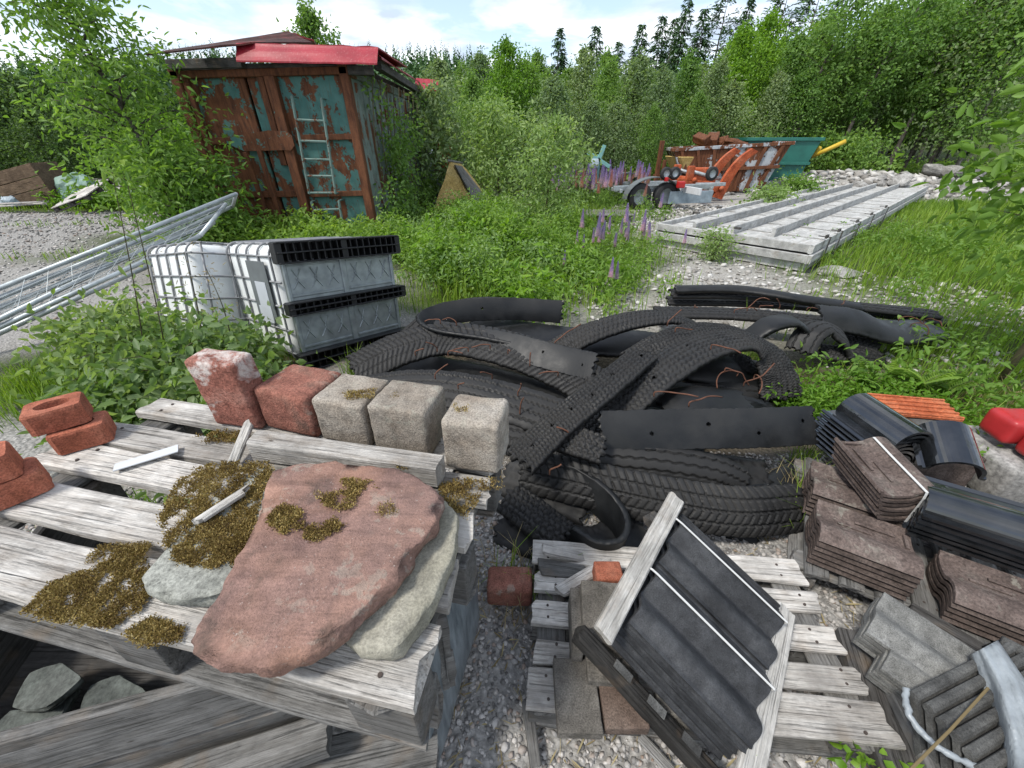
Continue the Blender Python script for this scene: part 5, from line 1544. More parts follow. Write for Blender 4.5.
# local x along the panels, y negative towards pb
MP = axes(pb - LD * 0.0, LD)
PW = wlen; PLn = 13.0
for lv in range(3):
    zt_ = .0 - lv * .125
    Mq = MP @ MX.Translation(((.03, -.05, .02)[lv], (.01, -.02, .03)[lv], zt_))
    lab = ['top white timber panel with raised ribs and straps', 'middle white timber panel in the flat stack', 'bottom white timber panel resting on the gravel'][lv]
    t = thing('timber_panel', Mq, lab, 'timber panel', 'white timber panels in a flat stack')
    def pp(name, vf, mat=M['wood_painted'], par=None): return obj(name, vf, mat, par or t, Mq)
    pp('sheet', box(PLn - .06, PW - .08, .02, .002, 1, (PLn / 2, PW / 2, -.085)))
    for y in (.03, PW - .03): pp('edge_board', plank_local := xf(plank(PLn, .055, .115, 400 + lv * 9 + int(y * 7), .004, 30, 0, .01), MX.Translation((0, y, 0))))
    for x in (.028, PLn - .028): pp('end_board', xf(plank(PW - .004, .052, .112, 440 + lv, .004, 14), MX.Translation((x, .002, -.001)) @ MX.Rotation(math.pi / 2, 4, 'Z')))
    if lv == 0:
        for i, y in enumerate((.30, .52, .74)):
            pp('rib', xf(plank(PLn * (.93 - .03 * i), .06, .14, 460 + i, .004, 26, .15 + .25 * (2 - i), .01), MX.Translation((0, PW * y, .055))))
        for i in range(9):
            x = 1.0 + i * .95
            pp('batten', box(.05, PW - .14, .012, .002, 1, (x, PW / 2, -.066)))
for i, x in enumerate((.55, 1.25, 2.5, 3.7, 5.2)):
    o = obj('strap', join(box(.05, .012, .42, .002, 1, (x, -.045, -.16)), box(.05, .16, .008, .002, 1, (x + .01, .03, .045)), box(.10, .03, .05, .004, 1, (x - .02, .0, .055))), M['wood_dark'], None, MP)
    tag(o, f'dark strap clamping the white panel edge, {["at the corner near the flat stone", "one step behind the corner", "third along the edge", "fourth along the edge", "at the far grass"][i]}', 'strap')
for i, (x, y) in enumerate(((1.5, PW - .02), (2.6, PW + .02), (.4, PW * .5))):
    o = obj('strap', join(box(.05, .012, .36, .002, 1, (x, PW + .035 if y > 1 else y, -.14)), box(.06, .1, .03, .002, 1, (x, y - .02, .03))) , M['wood_dark'], None, MP)
    tag(o, ['dark clamp on the gravel side edge of the white panels', 'second dark clamp on the gravel side edge of the white panels', 'dark clamp in the middle of the white panel end'][i], 'strap')
for i, x in enumerate((.5, 3.2, 6.0)):
    o = obj('bearer', plank(PW, .12, .10, 480 + i, .004, 10), M['wood_grey'], None, MP @ MX.Translation((x, 0, -.38)) @ MX.Rotation(math.pi / 2, 4, 'Z'))
    tag(o, ['grey bearer under the near end of the white panels', 'grey bearer under the middle of the white panels', 'grey bearer under the far end of the white panels'][i], 'bearer')
o = obj('stone', rock(.62, .42, .18, 5, 3), M['rock'], None, axes(P(842, 272, .03), (1, .1, 0)), False)
tag(o, 'flat pale stone lying at the corner of the white panels', 'stone')
# ---------------------------------------------------------------- scrap beyond the weeds
def G(u, v, z=0.0):
    p = P(u, v, z); return V((p.x, p.y, gzf(p.x, p.y)))
def wheel(par, c, r, w, ax, Mx=None):
    """tyre with rim; ax = axle direction"""
    Mw = axes(c, ax) @ MX.Identity(4)
    t = obj('wheel', lathe([(r * .58, -w / 2), (r * .9, -w / 2), (r, -w * .32), (r, w * .32), (r * .9, w / 2), (r * .58, w / 2), (r * .58, -w / 2)], 22, 'x'), M['dark_tyre'], par, Mw, True)
    obj('rim', lathe([(.001, w * .18), (r * .2, w * .22), (r * .3, w * .08), (r * .5, w * .1), (r * .59, w * .4), (r * .59, -w * .4), (r * .5, -w * .1), (r * .001, -w * .1)], 22, 'x'), M['galv'], t, Mw, True)
    return t
# trailer
c = G(684, 207); ta = V((.97, .22, 0)).normalized(); tb = V((-.22, .97, 0)).normalized()
MT = axes(c + V((-2.2, -.6, 0)), ta)
tr = thing('boat_trailer', MT, 'galvanised trailer frame with wheels and red lamp among the lupins', 'trailer')
def tp(name, vf, mat, par=None, sm=False): return obj(name, vf, mat, par or tr, MT, sm)
for y in (.15, 1.25): tp('long_beam', box(3.0, .07, .12, .008, 1, (1.6, y, .52)), M['galv'])
for x in (.3, 1.2, 2.2, 3.0): tp('cross_beam', box(.07, 1.3, .09, .008, 1, (x, .7, .46)), M['galv'])
tp('drawbar', box8([(3.0, .6, .46), (3.9, .68, .46), (3.9, .76, .46), (3.0, .84, .46), (3.0, .6, .55), (3.9, .68, .55), (3.9, .76, .55), (3.0, .84, .55)], .006), M['galv'])
for x, y in ((.75, -.08), (.75, 1.48), (1.5, -.08), (1.5, 1.48)):
    wheel(tr, MT @ V((x, y, .33)), .33, .2, tb)
for y in (-.08, 1.48):
    n = 14
    arc = [(1.12 + .78 * math.cos(math.pi * k / n), .30 + .50 * math.sin(math.pi * k / n)) for k in range(n + 1)]
    vs = [(x, y - .13, z) for x, z in arc] + [(x, y + .13, z) for x, z in arc] + [(x, y - .13, z - .02) for x, z in arc] + [(x, y + .13, z - .02) for x, z in arc]
    k = n + 1; f = []
    for i in range(n):
        f += [(i, i + 1, i + 1 + k, i + k), (i + 2 * k, i + 3 * k, i + 1 + 3 * k, i + 1 + 2 * k), (i, i + 2 * k, i + 1 + 2 * k, i + 1), (i + k, i + 1 + k, i + 1 + 3 * k, i + 3 * k)]
    tp('mudguard', (vs, f), M['plate'])
tp('light_board', box(.05, 1.3, .16, .006, 1, (1.95, -.30, .50)), M['white_paint'])
tp('lamp', box(.20, .12, .16, .03, 2, (1.75, -.34, .62)), M['red_paint'])
tp('lamp', box(.07, .12, .10, .02, 2, (1.3, -.34, .75)), M['red_paint'])
tp('side_board', box(1.3, .03, .30, .004, 1, (2.2, -.22, .30)), M['scrap_blue'])
for x in (1.3, 1.55): wheel(tr, MT @ V((x, -.28, .88)), .15, .09, tb)
wheel(tr, MT @ V((2.7, -.2, .85)), .17, .1, tb)
# orange loader arm
c = G(742, 204); ML2 = axes(c + V((-1.95, .4, 0)), (.98, .18, 0))
la = thing('loader_arm', ML2, 'orange loader arms lying in front of the rusty bin', 'loader arm')
def lp_(name, vf, mat=M['orange_paint'], sm=False): return obj(name, vf, mat, la, ML2, sm)
for y in (.0, .75):
    arc = [(1.5, .15), (1.62, .45), (1.78, .85), (2.05, 1.2), (2.35, 1.42)]
    arc = [(p.x, p.z) for p in catmull([V((x, 0, z)) for x, z in arc], 12)]
    k = len(arc); vs, f = [], []
    for i, (x, z) in enumerate(arc):
        wdt = .16 - .06 * i / k
        vs += [(x - wdt, y - .05, z), (x + wdt, y - .05, z - .08), (x + wdt, y + .05, z - .08), (x - wdt, y + .05, z)]
    for i in range(k - 1):
        for j in range(4): f.append((i * 4 + j, i * 4 + (j + 1) % 4, i * 4 + 4 + (j + 1) % 4, i * 4 + 4 + j))
    f += [(3, 2, 1, 0), tuple(4 * (k - 1) + j for j in range(4))]
    lp_('arm', (vs, f))
    lp_('lower_arm', box8([(.1, y - .05, .5), (1.55, y - .05, .25), (1.55, y + .05, .25), (.1, y + .05, .5), (.1, y - .05, .68), (1.55, y - .05, .52), (1.55, y + .05, .52), (.1, y + .05, .68)], .01))
    lp_('bracket', box(.22, .10, .42, .03, 2, (.45, y, .78)))
    lp_('cylinder', tube([(.5, y + .12, .85), (1.55, y + .12, .62)], .05, 8), M['galv'], True)
lp_('cross_tube', tube([(1.55, -.1, .38), (1.55, .85, .38)], .07, 8), sm=True)
lp_('cross_tube', tube([(.6, -.1, .62), (.6, .85, .62)], .07, 8), sm=True)
lp_('bracket', box(.5, .3, .35, .04, 2, (.95, .3, .75)))
# bins
def bin_thing(Mx, lab, top, bot, W, H, matb, nr, name='skip_bin', rot=0):
    t = thing(name, Mx, lab, 'skip')
    x0, x1 = -top / 2, top / 2; b0, b1 = -bot / 2, bot / 2
    th = .05
    outer = [(b0, 0, 0), (b1, 0, 0), (b1, W, 0), (b0, W, 0), (x0, -.05, H), (x1, -.05, H), (x1, W + .05, H), (x0, W + .05, H)]
    inner = [(b0 + th, th, .06), (b1 - th, th, .06), (b1 - th, W - th, .06), (b0 + th, W - th, .06), (x0 + th, th - .05, H), (x1 - th, th - .05, H), (x1 - th, W + .05 - th, H), (x0 + th, W + .05 - th, H)]
    vs = outer + inner
    f = [(3, 2, 1, 0), (0, 1, 5, 4), (1, 2, 6, 5), (2, 3, 7, 6), (3, 0, 4, 7), (8, 9, 10, 11), (12, 13, 9, 8), (13, 14, 10, 9), (14, 15, 11, 10), (15, 12, 8, 11), (4, 5, 13, 12), (5, 6, 14, 13), (6, 7, 15, 14), (7, 4, 12, 15)]
    obj('body', (vs, f), matb, t, Mx)
    obj('rim', join(box(top + .14, .10, .10, .01, 1, (0, -.06, H)), box(top + .14, .10, .10, .01, 1, (0, W + .06, H)), box(.10, W + .1, .098, .01, 1, (x0, W / 2, H)), box(.10, W + .1, .098, .01, 1, (x1, W / 2, H))), matb, t, Mx)
    for i in range(nr):
        s = (i + .5) / nr
        xb, xt = b0 + (b1 - b0) * s, x0 + (x1 - x0) * s
        obj('rib', box8([(xb - .05, -.06, .02), (xb + .05, -.06, .02), (xb + .05, .02, .02), (xb - .05, .02, .02), (xt - .05, -.11, H - .06), (xt + .05, -.11, H - .06), (xt + .05, -.03, H - .06), (xt - .05, -.03, H - .06)], .005), M['rust'] if matb is not M['green_paint'] else matb, t, Mx)
    obj('waist_rail', box((top + bot) / 2 + .12, .07, .09, .005, 1, (0, -.085, H * .52)), M['rust'] if matb is not M['green_paint'] else matb, t, Mx)
    return t
bin_thing(axes((7.1, 14.9, .10), (.985, -.17, .055)), 'rusty bin with remains of pale blue paint, leaning against the green skip', 3.5, 2.4, 1.6, 1.32, M['peel_white_rust'], 7)
bin_thing(axes((9.35, 16.1, .12), (.98, -.2, 0)), 'dark green sloping skip behind the rusty bin', 2.3, 1.5, 1.7, 1.5, M['green_paint'], 0)
for i, (u0, v0, u1, v1) in enumerate(((811, 157, 846, 141), (811, 156, 820, 148))):
    a, b = PY(u0, v0, 16.6), PY(u1, v1, 16.2)
    o = obj('pole', tube([a, b], .07, 8), M['yellow_paint'], smooth=True)
    tag(o, ['long yellow pole sticking out beside the green skip', 'short yellow pole crossing the long one beside the green skip'][i], 'pole')
o = obj('scrap_plate', worn_box(.5, .1, .5, .02, .02, 4, 3, 3), M['rust'], None, axes(PY(806, 147, 17.3), (.9, .3, .3)))
tag(o, 'rust red plate standing behind the yellow poles', 'scrap plate')
o = obj('scrap_heap', join(*[xf(worn_box(r_.uniform(.3, .8), r_.uniform(.2, .5), r_.uniform(.1, .3), .03, .03, 4, 2, k), MX.Translation((r_.uniform(-.8, .8), r_.uniform(-.3, .3), r_.uniform(0, .3))) @ Euler((r_.uniform(-.6, .6), r_.uniform(-.6, .6), r_.uniform(0, 3))).to_matrix().to_4x4()) for k, r_ in enumerate([random.Random(50 + j) for j in range(9)])]), M['rust'], None, MX.Translation(V((6.7, 15.6, 1.34))))
tag(o, 'rusty scrap heaped inside the rusty bin', 'scrap')
# rusty machine left of the bin
c = G(668, 190); c = V((6.2, 15.2, gzf(6.2, 15.2)))
Mm = axes(c, (.97, .2, 0))
rm = thing('rusty_machine', Mm, 'low rusty brown machine frame between lupins and bin', 'machine')
obj('hopper', box8([(-.4, 0, .5), (.5, 0, .5), (.5, .8, .5), (-.4, .8, .5), (-.75, -.1, 1.05), (.8, -.1, 1.05), (.8, .9, 1.05), (-.75, .9, 1.05)], .02), M['tarp_tan'], rm, Mm)
obj('frame', join(box(2.2, .12, .14, .01, 1, (0, 0, .42)), box(2.2, .12, .14, .01, 1, (0, .8, .42)), box(.1, .1, .9, .01, 1, (-1.0, .4, .5)), box(.1, .1, .42, .01, 1, (1.0, .4, .21)), box(.1, .1, .42, .01, 1, (.2, .1, .21))), M['rust'], rm, Mm)
obj('mast', box(.14, .1, 1.5, .01, 1, (-1.15, .5, .75)), M['rust'], rm, Mm)
# turquoise wind toy like post
c = V((2.45, 13.0, gzf(2.4, 13)))
tq = thing('hand_winch', c, 'pale turquoise post with crossed arms above the purple lupins', 'winch post')
obj('post', box(.10, .10, 1.25, .01, 1, (c.x, c.y, c.z + .62)), M['turquoise'], tq)
for a in (.5, 1.9): obj('arm', xf(box(.75, .05, .10, .008, 1), MX.Translation(c + V((0, -.07, 1.12))) @ MX.Rotation(a, 4, 'Y')), M['turquoise'], tq)
obj('drum', xf(lathe([(.001, -.1), (.16, -.1), (.16, .1), (.001, .1)], 14, 'x'), MX.Translation(c + V((-.12, -.05, 1.0)))), M['scrap_blue'], tq)
# tan canvas tent over a pile
c = V((-1.25, 10.0, gzf(-1.2, 10)))
def tent():
    ap = [(-.10, .0, 1.22), (.05, .75, 1.14)]
    base = [(-.62, -.45, 0), (.66, -.50, 0), (1.0, .9, 0), (-.5, 1.1, 0)]
    return ap + base, [(0, 2, 3), (0, 3, 4, 1), (1, 4, 5), (1, 5, 2, 0), (5, 4, 3, 2)]
tn = thing('canvas_tent', c, 'tan canvas peak standing in the weeds behind the container', 'tent')
bm = bmesh.new(); vv = [bm.verts.new(p) for p in tent()[0]]
for f in tent()[1]: bm.faces.new([vv[i] for i in f])
bmesh.ops.subdivide_edges(bm, edges=bm.edges[:], cuts=6, use_grid_fill=True)
for v in bm.verts: v.co += V((mnoise.noise(v.co * 3), mnoise.noise(v.co * 3 + V((5, 0, 0))), mnoise.noise(v.co * 3 + V((0, 5, 0))))) * .035
obj('canvas', from_bm(bm), M['tarp_tan'], tn, MX.Translation(c), False)
obj('ridge_pole', tube([c + V((-.12, -.10, 1.24)), c + V((.07, .85, 1.15))], .025, 6), M['wood_grey'], tn)
obj('board', box8([tuple(c + V(p)) for p in ((.70, -.62, .0), (1.05, .2, 0), (1.02, .25, 0), (.66, -.56, 0), (.02, -.12, 1.16), (.10, .5, 1.1), (.06, .55, 1.1), (-.02, -.05, 1.16))]), M['wood_grey'], tn)
# small deck of slats by the lupins
pallet(axes(G(586, 223) + V((0, 0, .06)), (.99, -.05, 0)), 'small grey slatted deck lying on pale stones beside the lupins', 1.05, .9, [(.01 + .15 * i, .115, 0, 0, 0) for i in range(6)], (M['wood_grey'], M['wood_dark']), seed=500, H=.13)
o = obj('sheeted_pile', worn_box(2.2, 1.0, 1.3, .2, .08, 2.5, 4, 3), M['scrap_blue'], None, MX.Translation(V((-2.6, 14.8, gzf(-2.6, 14.8) + .7))), True)
tag(o, 'pale bluish sheeted pile half hidden behind the bushes', 'pile')
o = obj('orange_drum', lathe([(.001, 0), (.28, 0), (.29, .3), (.28, .6), (.29, .85), (.001, .86)], 16), M['orange_paint'], None, MX.Translation(V((-2.05, 13.6, gzf(-2, 13.6) + .7))), True)
tag(o, 'faded orange drum glimpsed through the bushes', 'drum')
# junk along the far edge of the gravel lot
c = G(45, 208)
Mx = axes(c + V((-.3, 0, .12)), (.97, .1, .22))
wc = thing('wooden_crate', Mx, 'old brown wooden crate tipped at the edge of the gravel lot', 'crate')
for i in range(3): obj('side_board', xf(plank(1.25, .26, .03, 520 + i, .004, 10), MX.Translation((-.55, -.02, .14 + .275 * i)) @ MX.Rotation(R(90), 4, 'X')), M['wood_brown'], wc, Mx)
for i in range(3): obj('lid_board', xf(plank(1.25, .25, .03, 530 + i, .004, 10), MX.Translation((-.55, .13 + .265 * i, .85))), M['wood_brown'], wc, Mx)
for x in (-.56, .70): obj('end_panel', box(.03, .8, .82, .003, 1, (x, .4, .42)), M['wood_brown'], wc, Mx)
pallet(axes(G(45, 214) + V((.3, 0, .05)), (.93, -.1, .25), (-.25, -.35, 1)), 'grey pallet tilted against the tipped crate', 1.2, .95, [(.01 + .135 * i, .10, 0, 0, 0) for i in range(7)], (M['wood_pale'], M['wood_dark']), seed=540, H=.13)
pallet(axes(G(84, 206), (.995, .03, .0), (0, -.72, .69)), 'pale pallet propped up facing the gravel lot', 1.02, .80, [(.01 + .135 * i, .115, 0, 0, 0) for i in range(6)], (M['wood_white'], M['wood_grey']), seed=560, H=.13)
def crumple(name, sx, sy, sz, seed, mat, Mx, lab, cat):
    bm = bmesh.new(); bmesh.ops.create_icosphere(bm, subdivisions=4, radius=.5)
    for v in bm.verts:
        n = 1 + .25 * mnoise.noise(v.co * 4 + V((seed, 0, 0))) + .16 * abs(mnoise.noise(v.co * 9 + V((0, seed, 0))))
        v.co = V((v.co.x * sx * n, v.co.y * sy * n, max(v.co.z, -.2) * sz * n))
    o = obj(name, from_bm(bm), mat, None, Mx)
    return tag(o, lab, cat)
crumple('tarpaulin', 1.1, .8, 1.0, 3, M['tarp_green'], MX.Translation(G(66, 208) + V((.1, .5, .3))), 'pale green tarpaulin bunched between crate and pallets', 'tarpaulin')
crumple('plastic_sack', .8, .6, .6, 5, M['white_paint'], MX.Translation(G(137, 206) + V((0, .3, .2))), 'white plastic sack lying behind the gravel lot near the bushes', 'sack')
crumple('plastic_sack', .9, .6, .5, 8, M['white_paint'], MX.Translation(G(168, 207) + V((0, .6, .2))), 'white plastic sack half hidden under the willow', 'sack')
crumple('plastic_sack', .6, .5, .45, 9, M['scrap_blue'], MX.Translation(G(9, 209) + V((0, .3, .15))), 'blue grey sack beside the tipped crate', 'sack')
for i, (u, v, L, a) in enumerate(((5, 213, 1.3, .2), (20, 212, 1.2, -.1))):
    o = obj('board', plank(L, .12, .03, 570 + i, .004, 8), M['wood_pale'], None, axes(G(u, v) + V((-.4, 0, .16 + .05 * i)), (math.cos(a), math.sin(a), .05)))
    tag(o, ['pale board lying in front of the tipped crate', 'second board crossing the pale one before the tipped crate'][i], 'board')
# rocks of the rubble bank
rk = random.Random(77)
spots = [(938, 163, 1.5), (952, 171, 1.3), (905, 172, 1.2), (918, 178, .9), (884, 180, .9), (862, 182, .8), (930, 184, .8), (946, 180, 1.0), (845, 182, .6), (832, 184, .55), (875, 188, .7), (900, 187, .7), (857, 189, .5), (816, 186, .5), (965, 176, 1.1), (980, 168, 1.2)]
desc = ['large pale', 'broad flat', 'rounded grey', 'small white', 'angular pale', 'low grey', 'split pale', 'tilted grey', 'small grey', 'small flat', 'low pale', 'chipped white', 'tiny grey', 'tiny flat', 'blocky pale', 'tall pale']
for i, (u, v, s) in enumerate(spots):
    yy = 15.0 + 1.9 * rk.random() + (1.0 if v < 172 else 0)
    q = PY(u, v, yy); z = gzf(q.x, q.y)
    s *= .68
    o = obj('boulder', rock(s, s * rk.uniform(.6, .9), s * rk.uniform(.42, .62), 100 + i, 3), M['rock'], None, MX.Translation(V((q.x, q.y, z + s * .06 + (.25 if v < 176 else .05)))) @ Euler((rk.uniform(-.3, .3), rk.uniform(-.3, .3), rk.uniform(0, 6))).to_matrix().to_4x4(), False)
    tag(o, f'{desc[i]} boulder in the rubble bank {"in front of the leaning wood" if u > 870 else "between the green skip and the white panels"}', 'boulder', 'boulders of the rubble bank')
# ---------------------------------------------------------------- loose stones
def pebbles(name, pts, sizes, g, mat, flat=.62, label=None):
    bm = bmesh.new(); bmesh.ops.create_icosphere(bm, subdivisions=1, radius=.5)
    bv = np.array([tuple(v.co) for v in bm.verts]); bm.verts.index_update(); bf = np.array([[v.index for v in f.verts] for f in bm.faces]); bm.free()
    n = len(pts); nv = len(bv)
    sc = np.stack([sizes * g.uniform(.7, 1.35, n), sizes * g.uniform(.6, 1.1, n), sizes * flat * g.uniform(.6, 1.2, n)], 1)
    a, b, c = g.uniform(0, 6.28, n), g.uniform(-.5, .5, n), g.uniform(-.5, .5, n)
    v = bv[None] * (1 + g.uniform(-.28, .28, (n, nv, 1))) * sc[:, None, :]
    ca, sa = np.cos(a)[:, None], np.sin(a)[:, None]
    x, y, z = v[..., 0], v[..., 1], v[..., 2]
    y, z = y * np.cos(b)[:, None] - z * np.sin(b)[:, None], y * np.sin(b)[:, None] + z * np.cos(b)[:, None]
    x, z = x * np.cos(c)[:, None] - z * np.sin(c)[:, None], x * np.sin(c)[:, None] + z * np.cos(c)[:, None]
    x, y = x * ca - y * sa, x * sa + y * ca
    vs = (np.stack([x, y, z], -1) + pts[:, None, :]).reshape(-1, 3)
    fs = (bf[None] + (np.arange(n) * nv)[:, None, None]).reshape(-1, 3)
    me = big_mesh(name, vs, fs, {'rnd': np.repeat(g.uniform(0, 1, n), nv)})
    tag(link_mesh(name, me, mat), label, kind='stuff')
g = np.random.default_rng(5)
def grav_d(x, y): return np.clip(1 - zone_turf(x, y) * .9, 0, 1)
x, y, z = scatter(26000, -.55, 2.6, .0, 1.85, grav_d, g)
s1 = g.uniform(.007, .023, len(x)) * np.where(g.uniform(0, 1, len(x)) < .06, 1.5, 1)
x2, y2, z2_ = scatter(4500, -2.6, -1.0, .9, 2.4, grav_d, g); s2 = g.uniform(.014, .032, len(x2))
x3, y3, z3 = scatter(9000, -14, -3.2, 3.6, 11.6, lambda x, y: grav_d(x, y) * (1 - blob(x, y, -4, 8.5, 1.8, 2.5)), g); s3 = g.uniform(.02, .06, len(x3)) * (.6 + .06 * y3)
pebbles('gravel', np.stack([np.r_[x, x2, x3], np.r_[y, y2, y3], np.r_[z, z2_, z3] + np.r_[s1, s2, s3] * .12], 1), np.r_[s1, s2, s3], g, M['pebble'], label='loose grey gravel stones on the yard')
x, y, z = scatter(9000, .2, 7.0, 2.6, 12.5, lambda x, y: zone_pale(x, y) * (1 - .85 * blob(x, y, 3.3, 2.35, 1.5, .45, .1)), g)
s = g.uniform(.02, .075, len(x)) * (1 + .06 * y)
x2, y2, z2_ = scatter(2600, 4.5, 18.5, 12.5, 19, lambda x, y: blob(x, y, 11.8, 16.2, 6.2, 2.4), g)
s2 = g.uniform(.08, .42, len(x2)) ** 1.15
pebbles('rubble', np.stack([np.r_[x, x2], np.r_[y, y2], np.r_[z, z2_] + np.r_[s, s2] * .12], 1), np.r_[s, s2], g, M['chip'], .5, label='pale broken stone chips and rubble')

# ---------------------------------------------------------------- moss
g = np.random.default_rng(8)
def in_poly(u, v, poly):
    c = np.zeros(len(u), bool); n = len(poly)
    for i in range(n):
        (x1, y1), (x2, y2) = poly[i], poly[(i + 1) % n]
        k = ((y1 > v) != (y2 > v)) & (u < (x2 - x1) * (v - y1) / (y2 - y1 + 1e-9) + x1)
        c ^= k
    return c
MOSS = [([(160, 515), (180, 480), (215, 462), (268, 462), (275, 475), (262, 492), (255, 520), (240, 556), (215, 568), (178, 562), (166, 545)], .866, 7200, .013),
        ([(22, 612), (55, 580), (95, 568), (110, 552), (150, 545), (145, 562), (152, 590), (138, 612), (110, 628), (60, 622)], .825, 6000, .012), ([(125, 632), (150, 618), (185, 625), (180, 640), (140, 646)], .825, 1000, .011),
        ([(85, 562), (100, 545), (150, 543), (145, 556)], .825, 700, .010), ([(208, 548), (222, 528), (262, 520), (256, 545), (238, 566)], .866, 1300, .012), ([(190, 470), (225, 462), (240, 470), (200, 480)], .826, 420, .014), ([(196, 436), (225, 430), (250, 432), (248, 442), (205, 443)], .826, 420, .016),
        ([(268, 510), (285, 505), (300, 512), (302, 528), (284, 534), (270, 524)], .918, 700, .016), ([(305, 528), (335, 518), (342, 528), (318, 542), (304, 538)], .918, 420, .014), ([(315, 492), (360, 490), (352, 508), (330, 510)], .918, 420, .013), ([(338, 478), (370, 480), (380, 488), (350, 490)], .918, 300, .012),
        ([(438, 485), (470, 478), (480, 495), (470, 520), (445, 505)], .826, 700, .016), ([(395, 458), (418, 458), (415, 468), (398, 468)], .885, 160, .012), ([(343, 392), (376, 388), (374, 398), (348, 400)], .975, 240, .011), ([(385, 392), (400, 390), (398, 399), (386, 400)], .977, 70, .01), ([(452, 403), (470, 402), (468, 412), (455, 412)], .986, 60, .01), ([(455, 480), (505, 478), (500, 490), (460, 492)], .826, 260, .013), ([(372, 508), (392, 500), (396, 512), (380, 516)], .918, 110, .01)]
PnL, HL = [], []
for poly, zz, n, hh in MOSS:
    us = [p[0] for p in poly]; vs = [p[1] for p in poly]
    u = g.uniform(min(us), max(us), n * 2); v = g.uniform(min(vs), max(vs), n * 2)
    k = in_poly(u, v, poly) & (nz2d(u, v, .13, 2.0) + .7 * nz2d(u, v, .45, 5.0) > -.36)
    u, v = u[k], v[k]
    for a, b in zip(u, v):
        p = P(a, b, zz)
        bulge = .5 + .5 * mnoise.noise(V((p.x * 26, p.y * 26, 3)))
        PnL.append((p.x, p.y, zz - .003 + bulge * hh * .55)); HL.append(hh * (.45 + .5 * bulge))
Pn = np.array(PnL); n = len(Pn)
HLa = np.array(HL)
rep = 3
Pm = np.repeat(Pn, rep, 0) + g.normal(0, .0035, (n * rep, 3)) * np.array([1, 1, .3])
D = rand_dir(n * rep, g, -.2) + np.array([0, 0, .35]); U = rand_dir(n * rep, g)
Hm = np.repeat(HLa, rep) * g.uniform(.5, 1.2, n * rep)
v, f = leaf_arrays(Pm, D, U, Hm * .62, Hm * .2 + .0010, droop=.2)
r = np.clip(np.repeat(g.normal(.42, .12, n) + .3 * np.array([mnoise.noise(V((p[0] * 14, p[1] * 14, 0))) for p in Pn]), rep) + g.normal(0, .20, n * rep), 0, 1)
tag(link_mesh('moss', leaf_mesh('moss', [(v, f, np.repeat(r, 6))]), M['moss']), 'brown and golden moss growing on the slabs and boards', kind='stuff')

# ---------------------------------------------------------------- trees of the wood
PROT = {}
def proto(key, parts, mats):
    PROT[key] = (parts, mats)
tall = lambda a, p: (lambda t: a * (math.sin(min(1, max(0, (t - .05) / .95)) ** .8 * math.pi) ** .75 * (1 - .35 * t)) + .12)
LF = (.125, .075)
proto('birch_a', tree_parts(21, 6.0, tall(1.3, 1), 32, 30, LF, .62, .075, (.03, 0), .24, 6, -.02), ('bark_pale', 'leaf_birch'))
proto('birch_b', tree_parts(22, 6.0, tall(1.5, 1), 34, 30, LF, .62, .08, (-.04, .02), .22, 6, -.03), ('bark_pale', 'leaf_birch'))
proto('alder_a', tree_parts(23, 6.0, tall(1.4, 1), 34, 26, (.13, .085), .65, .08, (.02, 0), .20, 6, -.01), ('bark', 'leaf_alder'))
proto('alder_b', tree_parts(24, 6.0, tall(1.15, 1), 30, 28, (.125, .08), .6, .075, (.05, 0), .26, 6, 0), ('bark_pale', 'leaf_alder'))
proto('bright_a', tree_parts(25, 6.0, tall(1.5, 1), 34, 32, (.125, .075), .6, .075, (0, 0), .14, 6, 0), ('bark', 'leaf_bright'))
proto('dark_a', tree_parts(26, 6.0, tall(1.8, 1), 34, 24, (.17, .10), .6, .08, (0, 0), .06, 6, 0), ('bark', 'leaf_dark'))
proto('lean_a', tree_parts(27, 6.0, lambda t: 1.35 * math.sin(min(1, max(.02, (t - .25) / .75)) * math.pi) ** .7 + .1, 32, 28, LF, .62, .085, (.20, 0), .34, 6, 0), ('bark', 'leaf_birch'))
proto('lean_b', tree_parts(28, 6.0, lambda t: 1.1 * math.sin(min(1, max(.02, (t - .45) / .55)) * math.pi) ** .7 + .1, 22, 24, LF, .6, .085, (.17, 0), .40, 6, 0), ('bark', 'leaf_birch'))
proto('spruce', conifer_parts(31, 8.0, 1.55, 40, .10), ('bark', 'needle'))
proto('spruce_b', conifer_parts(32, 8.0, 1.25, 38, .09), ('bark', 'needle'))
proto('pine', conifer_parts(33, 8.0, 1.5, 16, .12, .45, True), ('bark', 'needle'))
FIRST = {}
def plant_tree(key, u, vt, Y, label, cat, name, group):
    top = PY(u, vt, Y); zb = gzf(top.x, Y) - .05
    H0 = 8.0 if key in ('spruce', 'spruce_b', 'pine') else 6.0
    sc = (top.z - zb) / H0
    w = min(1.15, max(.75, 1.05 / max(sc, .6) ** .5)) * (.82 if key in ('birch_a', 'alder_b', 'bright_a', 'lean_a') else 1)
    Mt = MX.Translation(V((top.x, Y, zb))) @ MX.Rotation(rng.uniform(0, 6.28) if key not in ('lean_a', 'lean_b') else rng.uniform(-.5, .5), 4, 'Z') @ MX.Diagonal(V((sc * w, sc * w, sc, 1)))
    if key not in FIRST:
        parts, mats = PROT[key]
        t = thing(name, Mt, label, cat, group)
        obj('trunk', parts[0], M[mats[0]], t, Mt, True)
        link_mesh('crown', leaf_mesh('crown', [parts[1]]), M[mats[1]], t, Mt)
        FIRST[key] = t
        return t
    return copy_tree(FIRST[key], Mt, label, group)
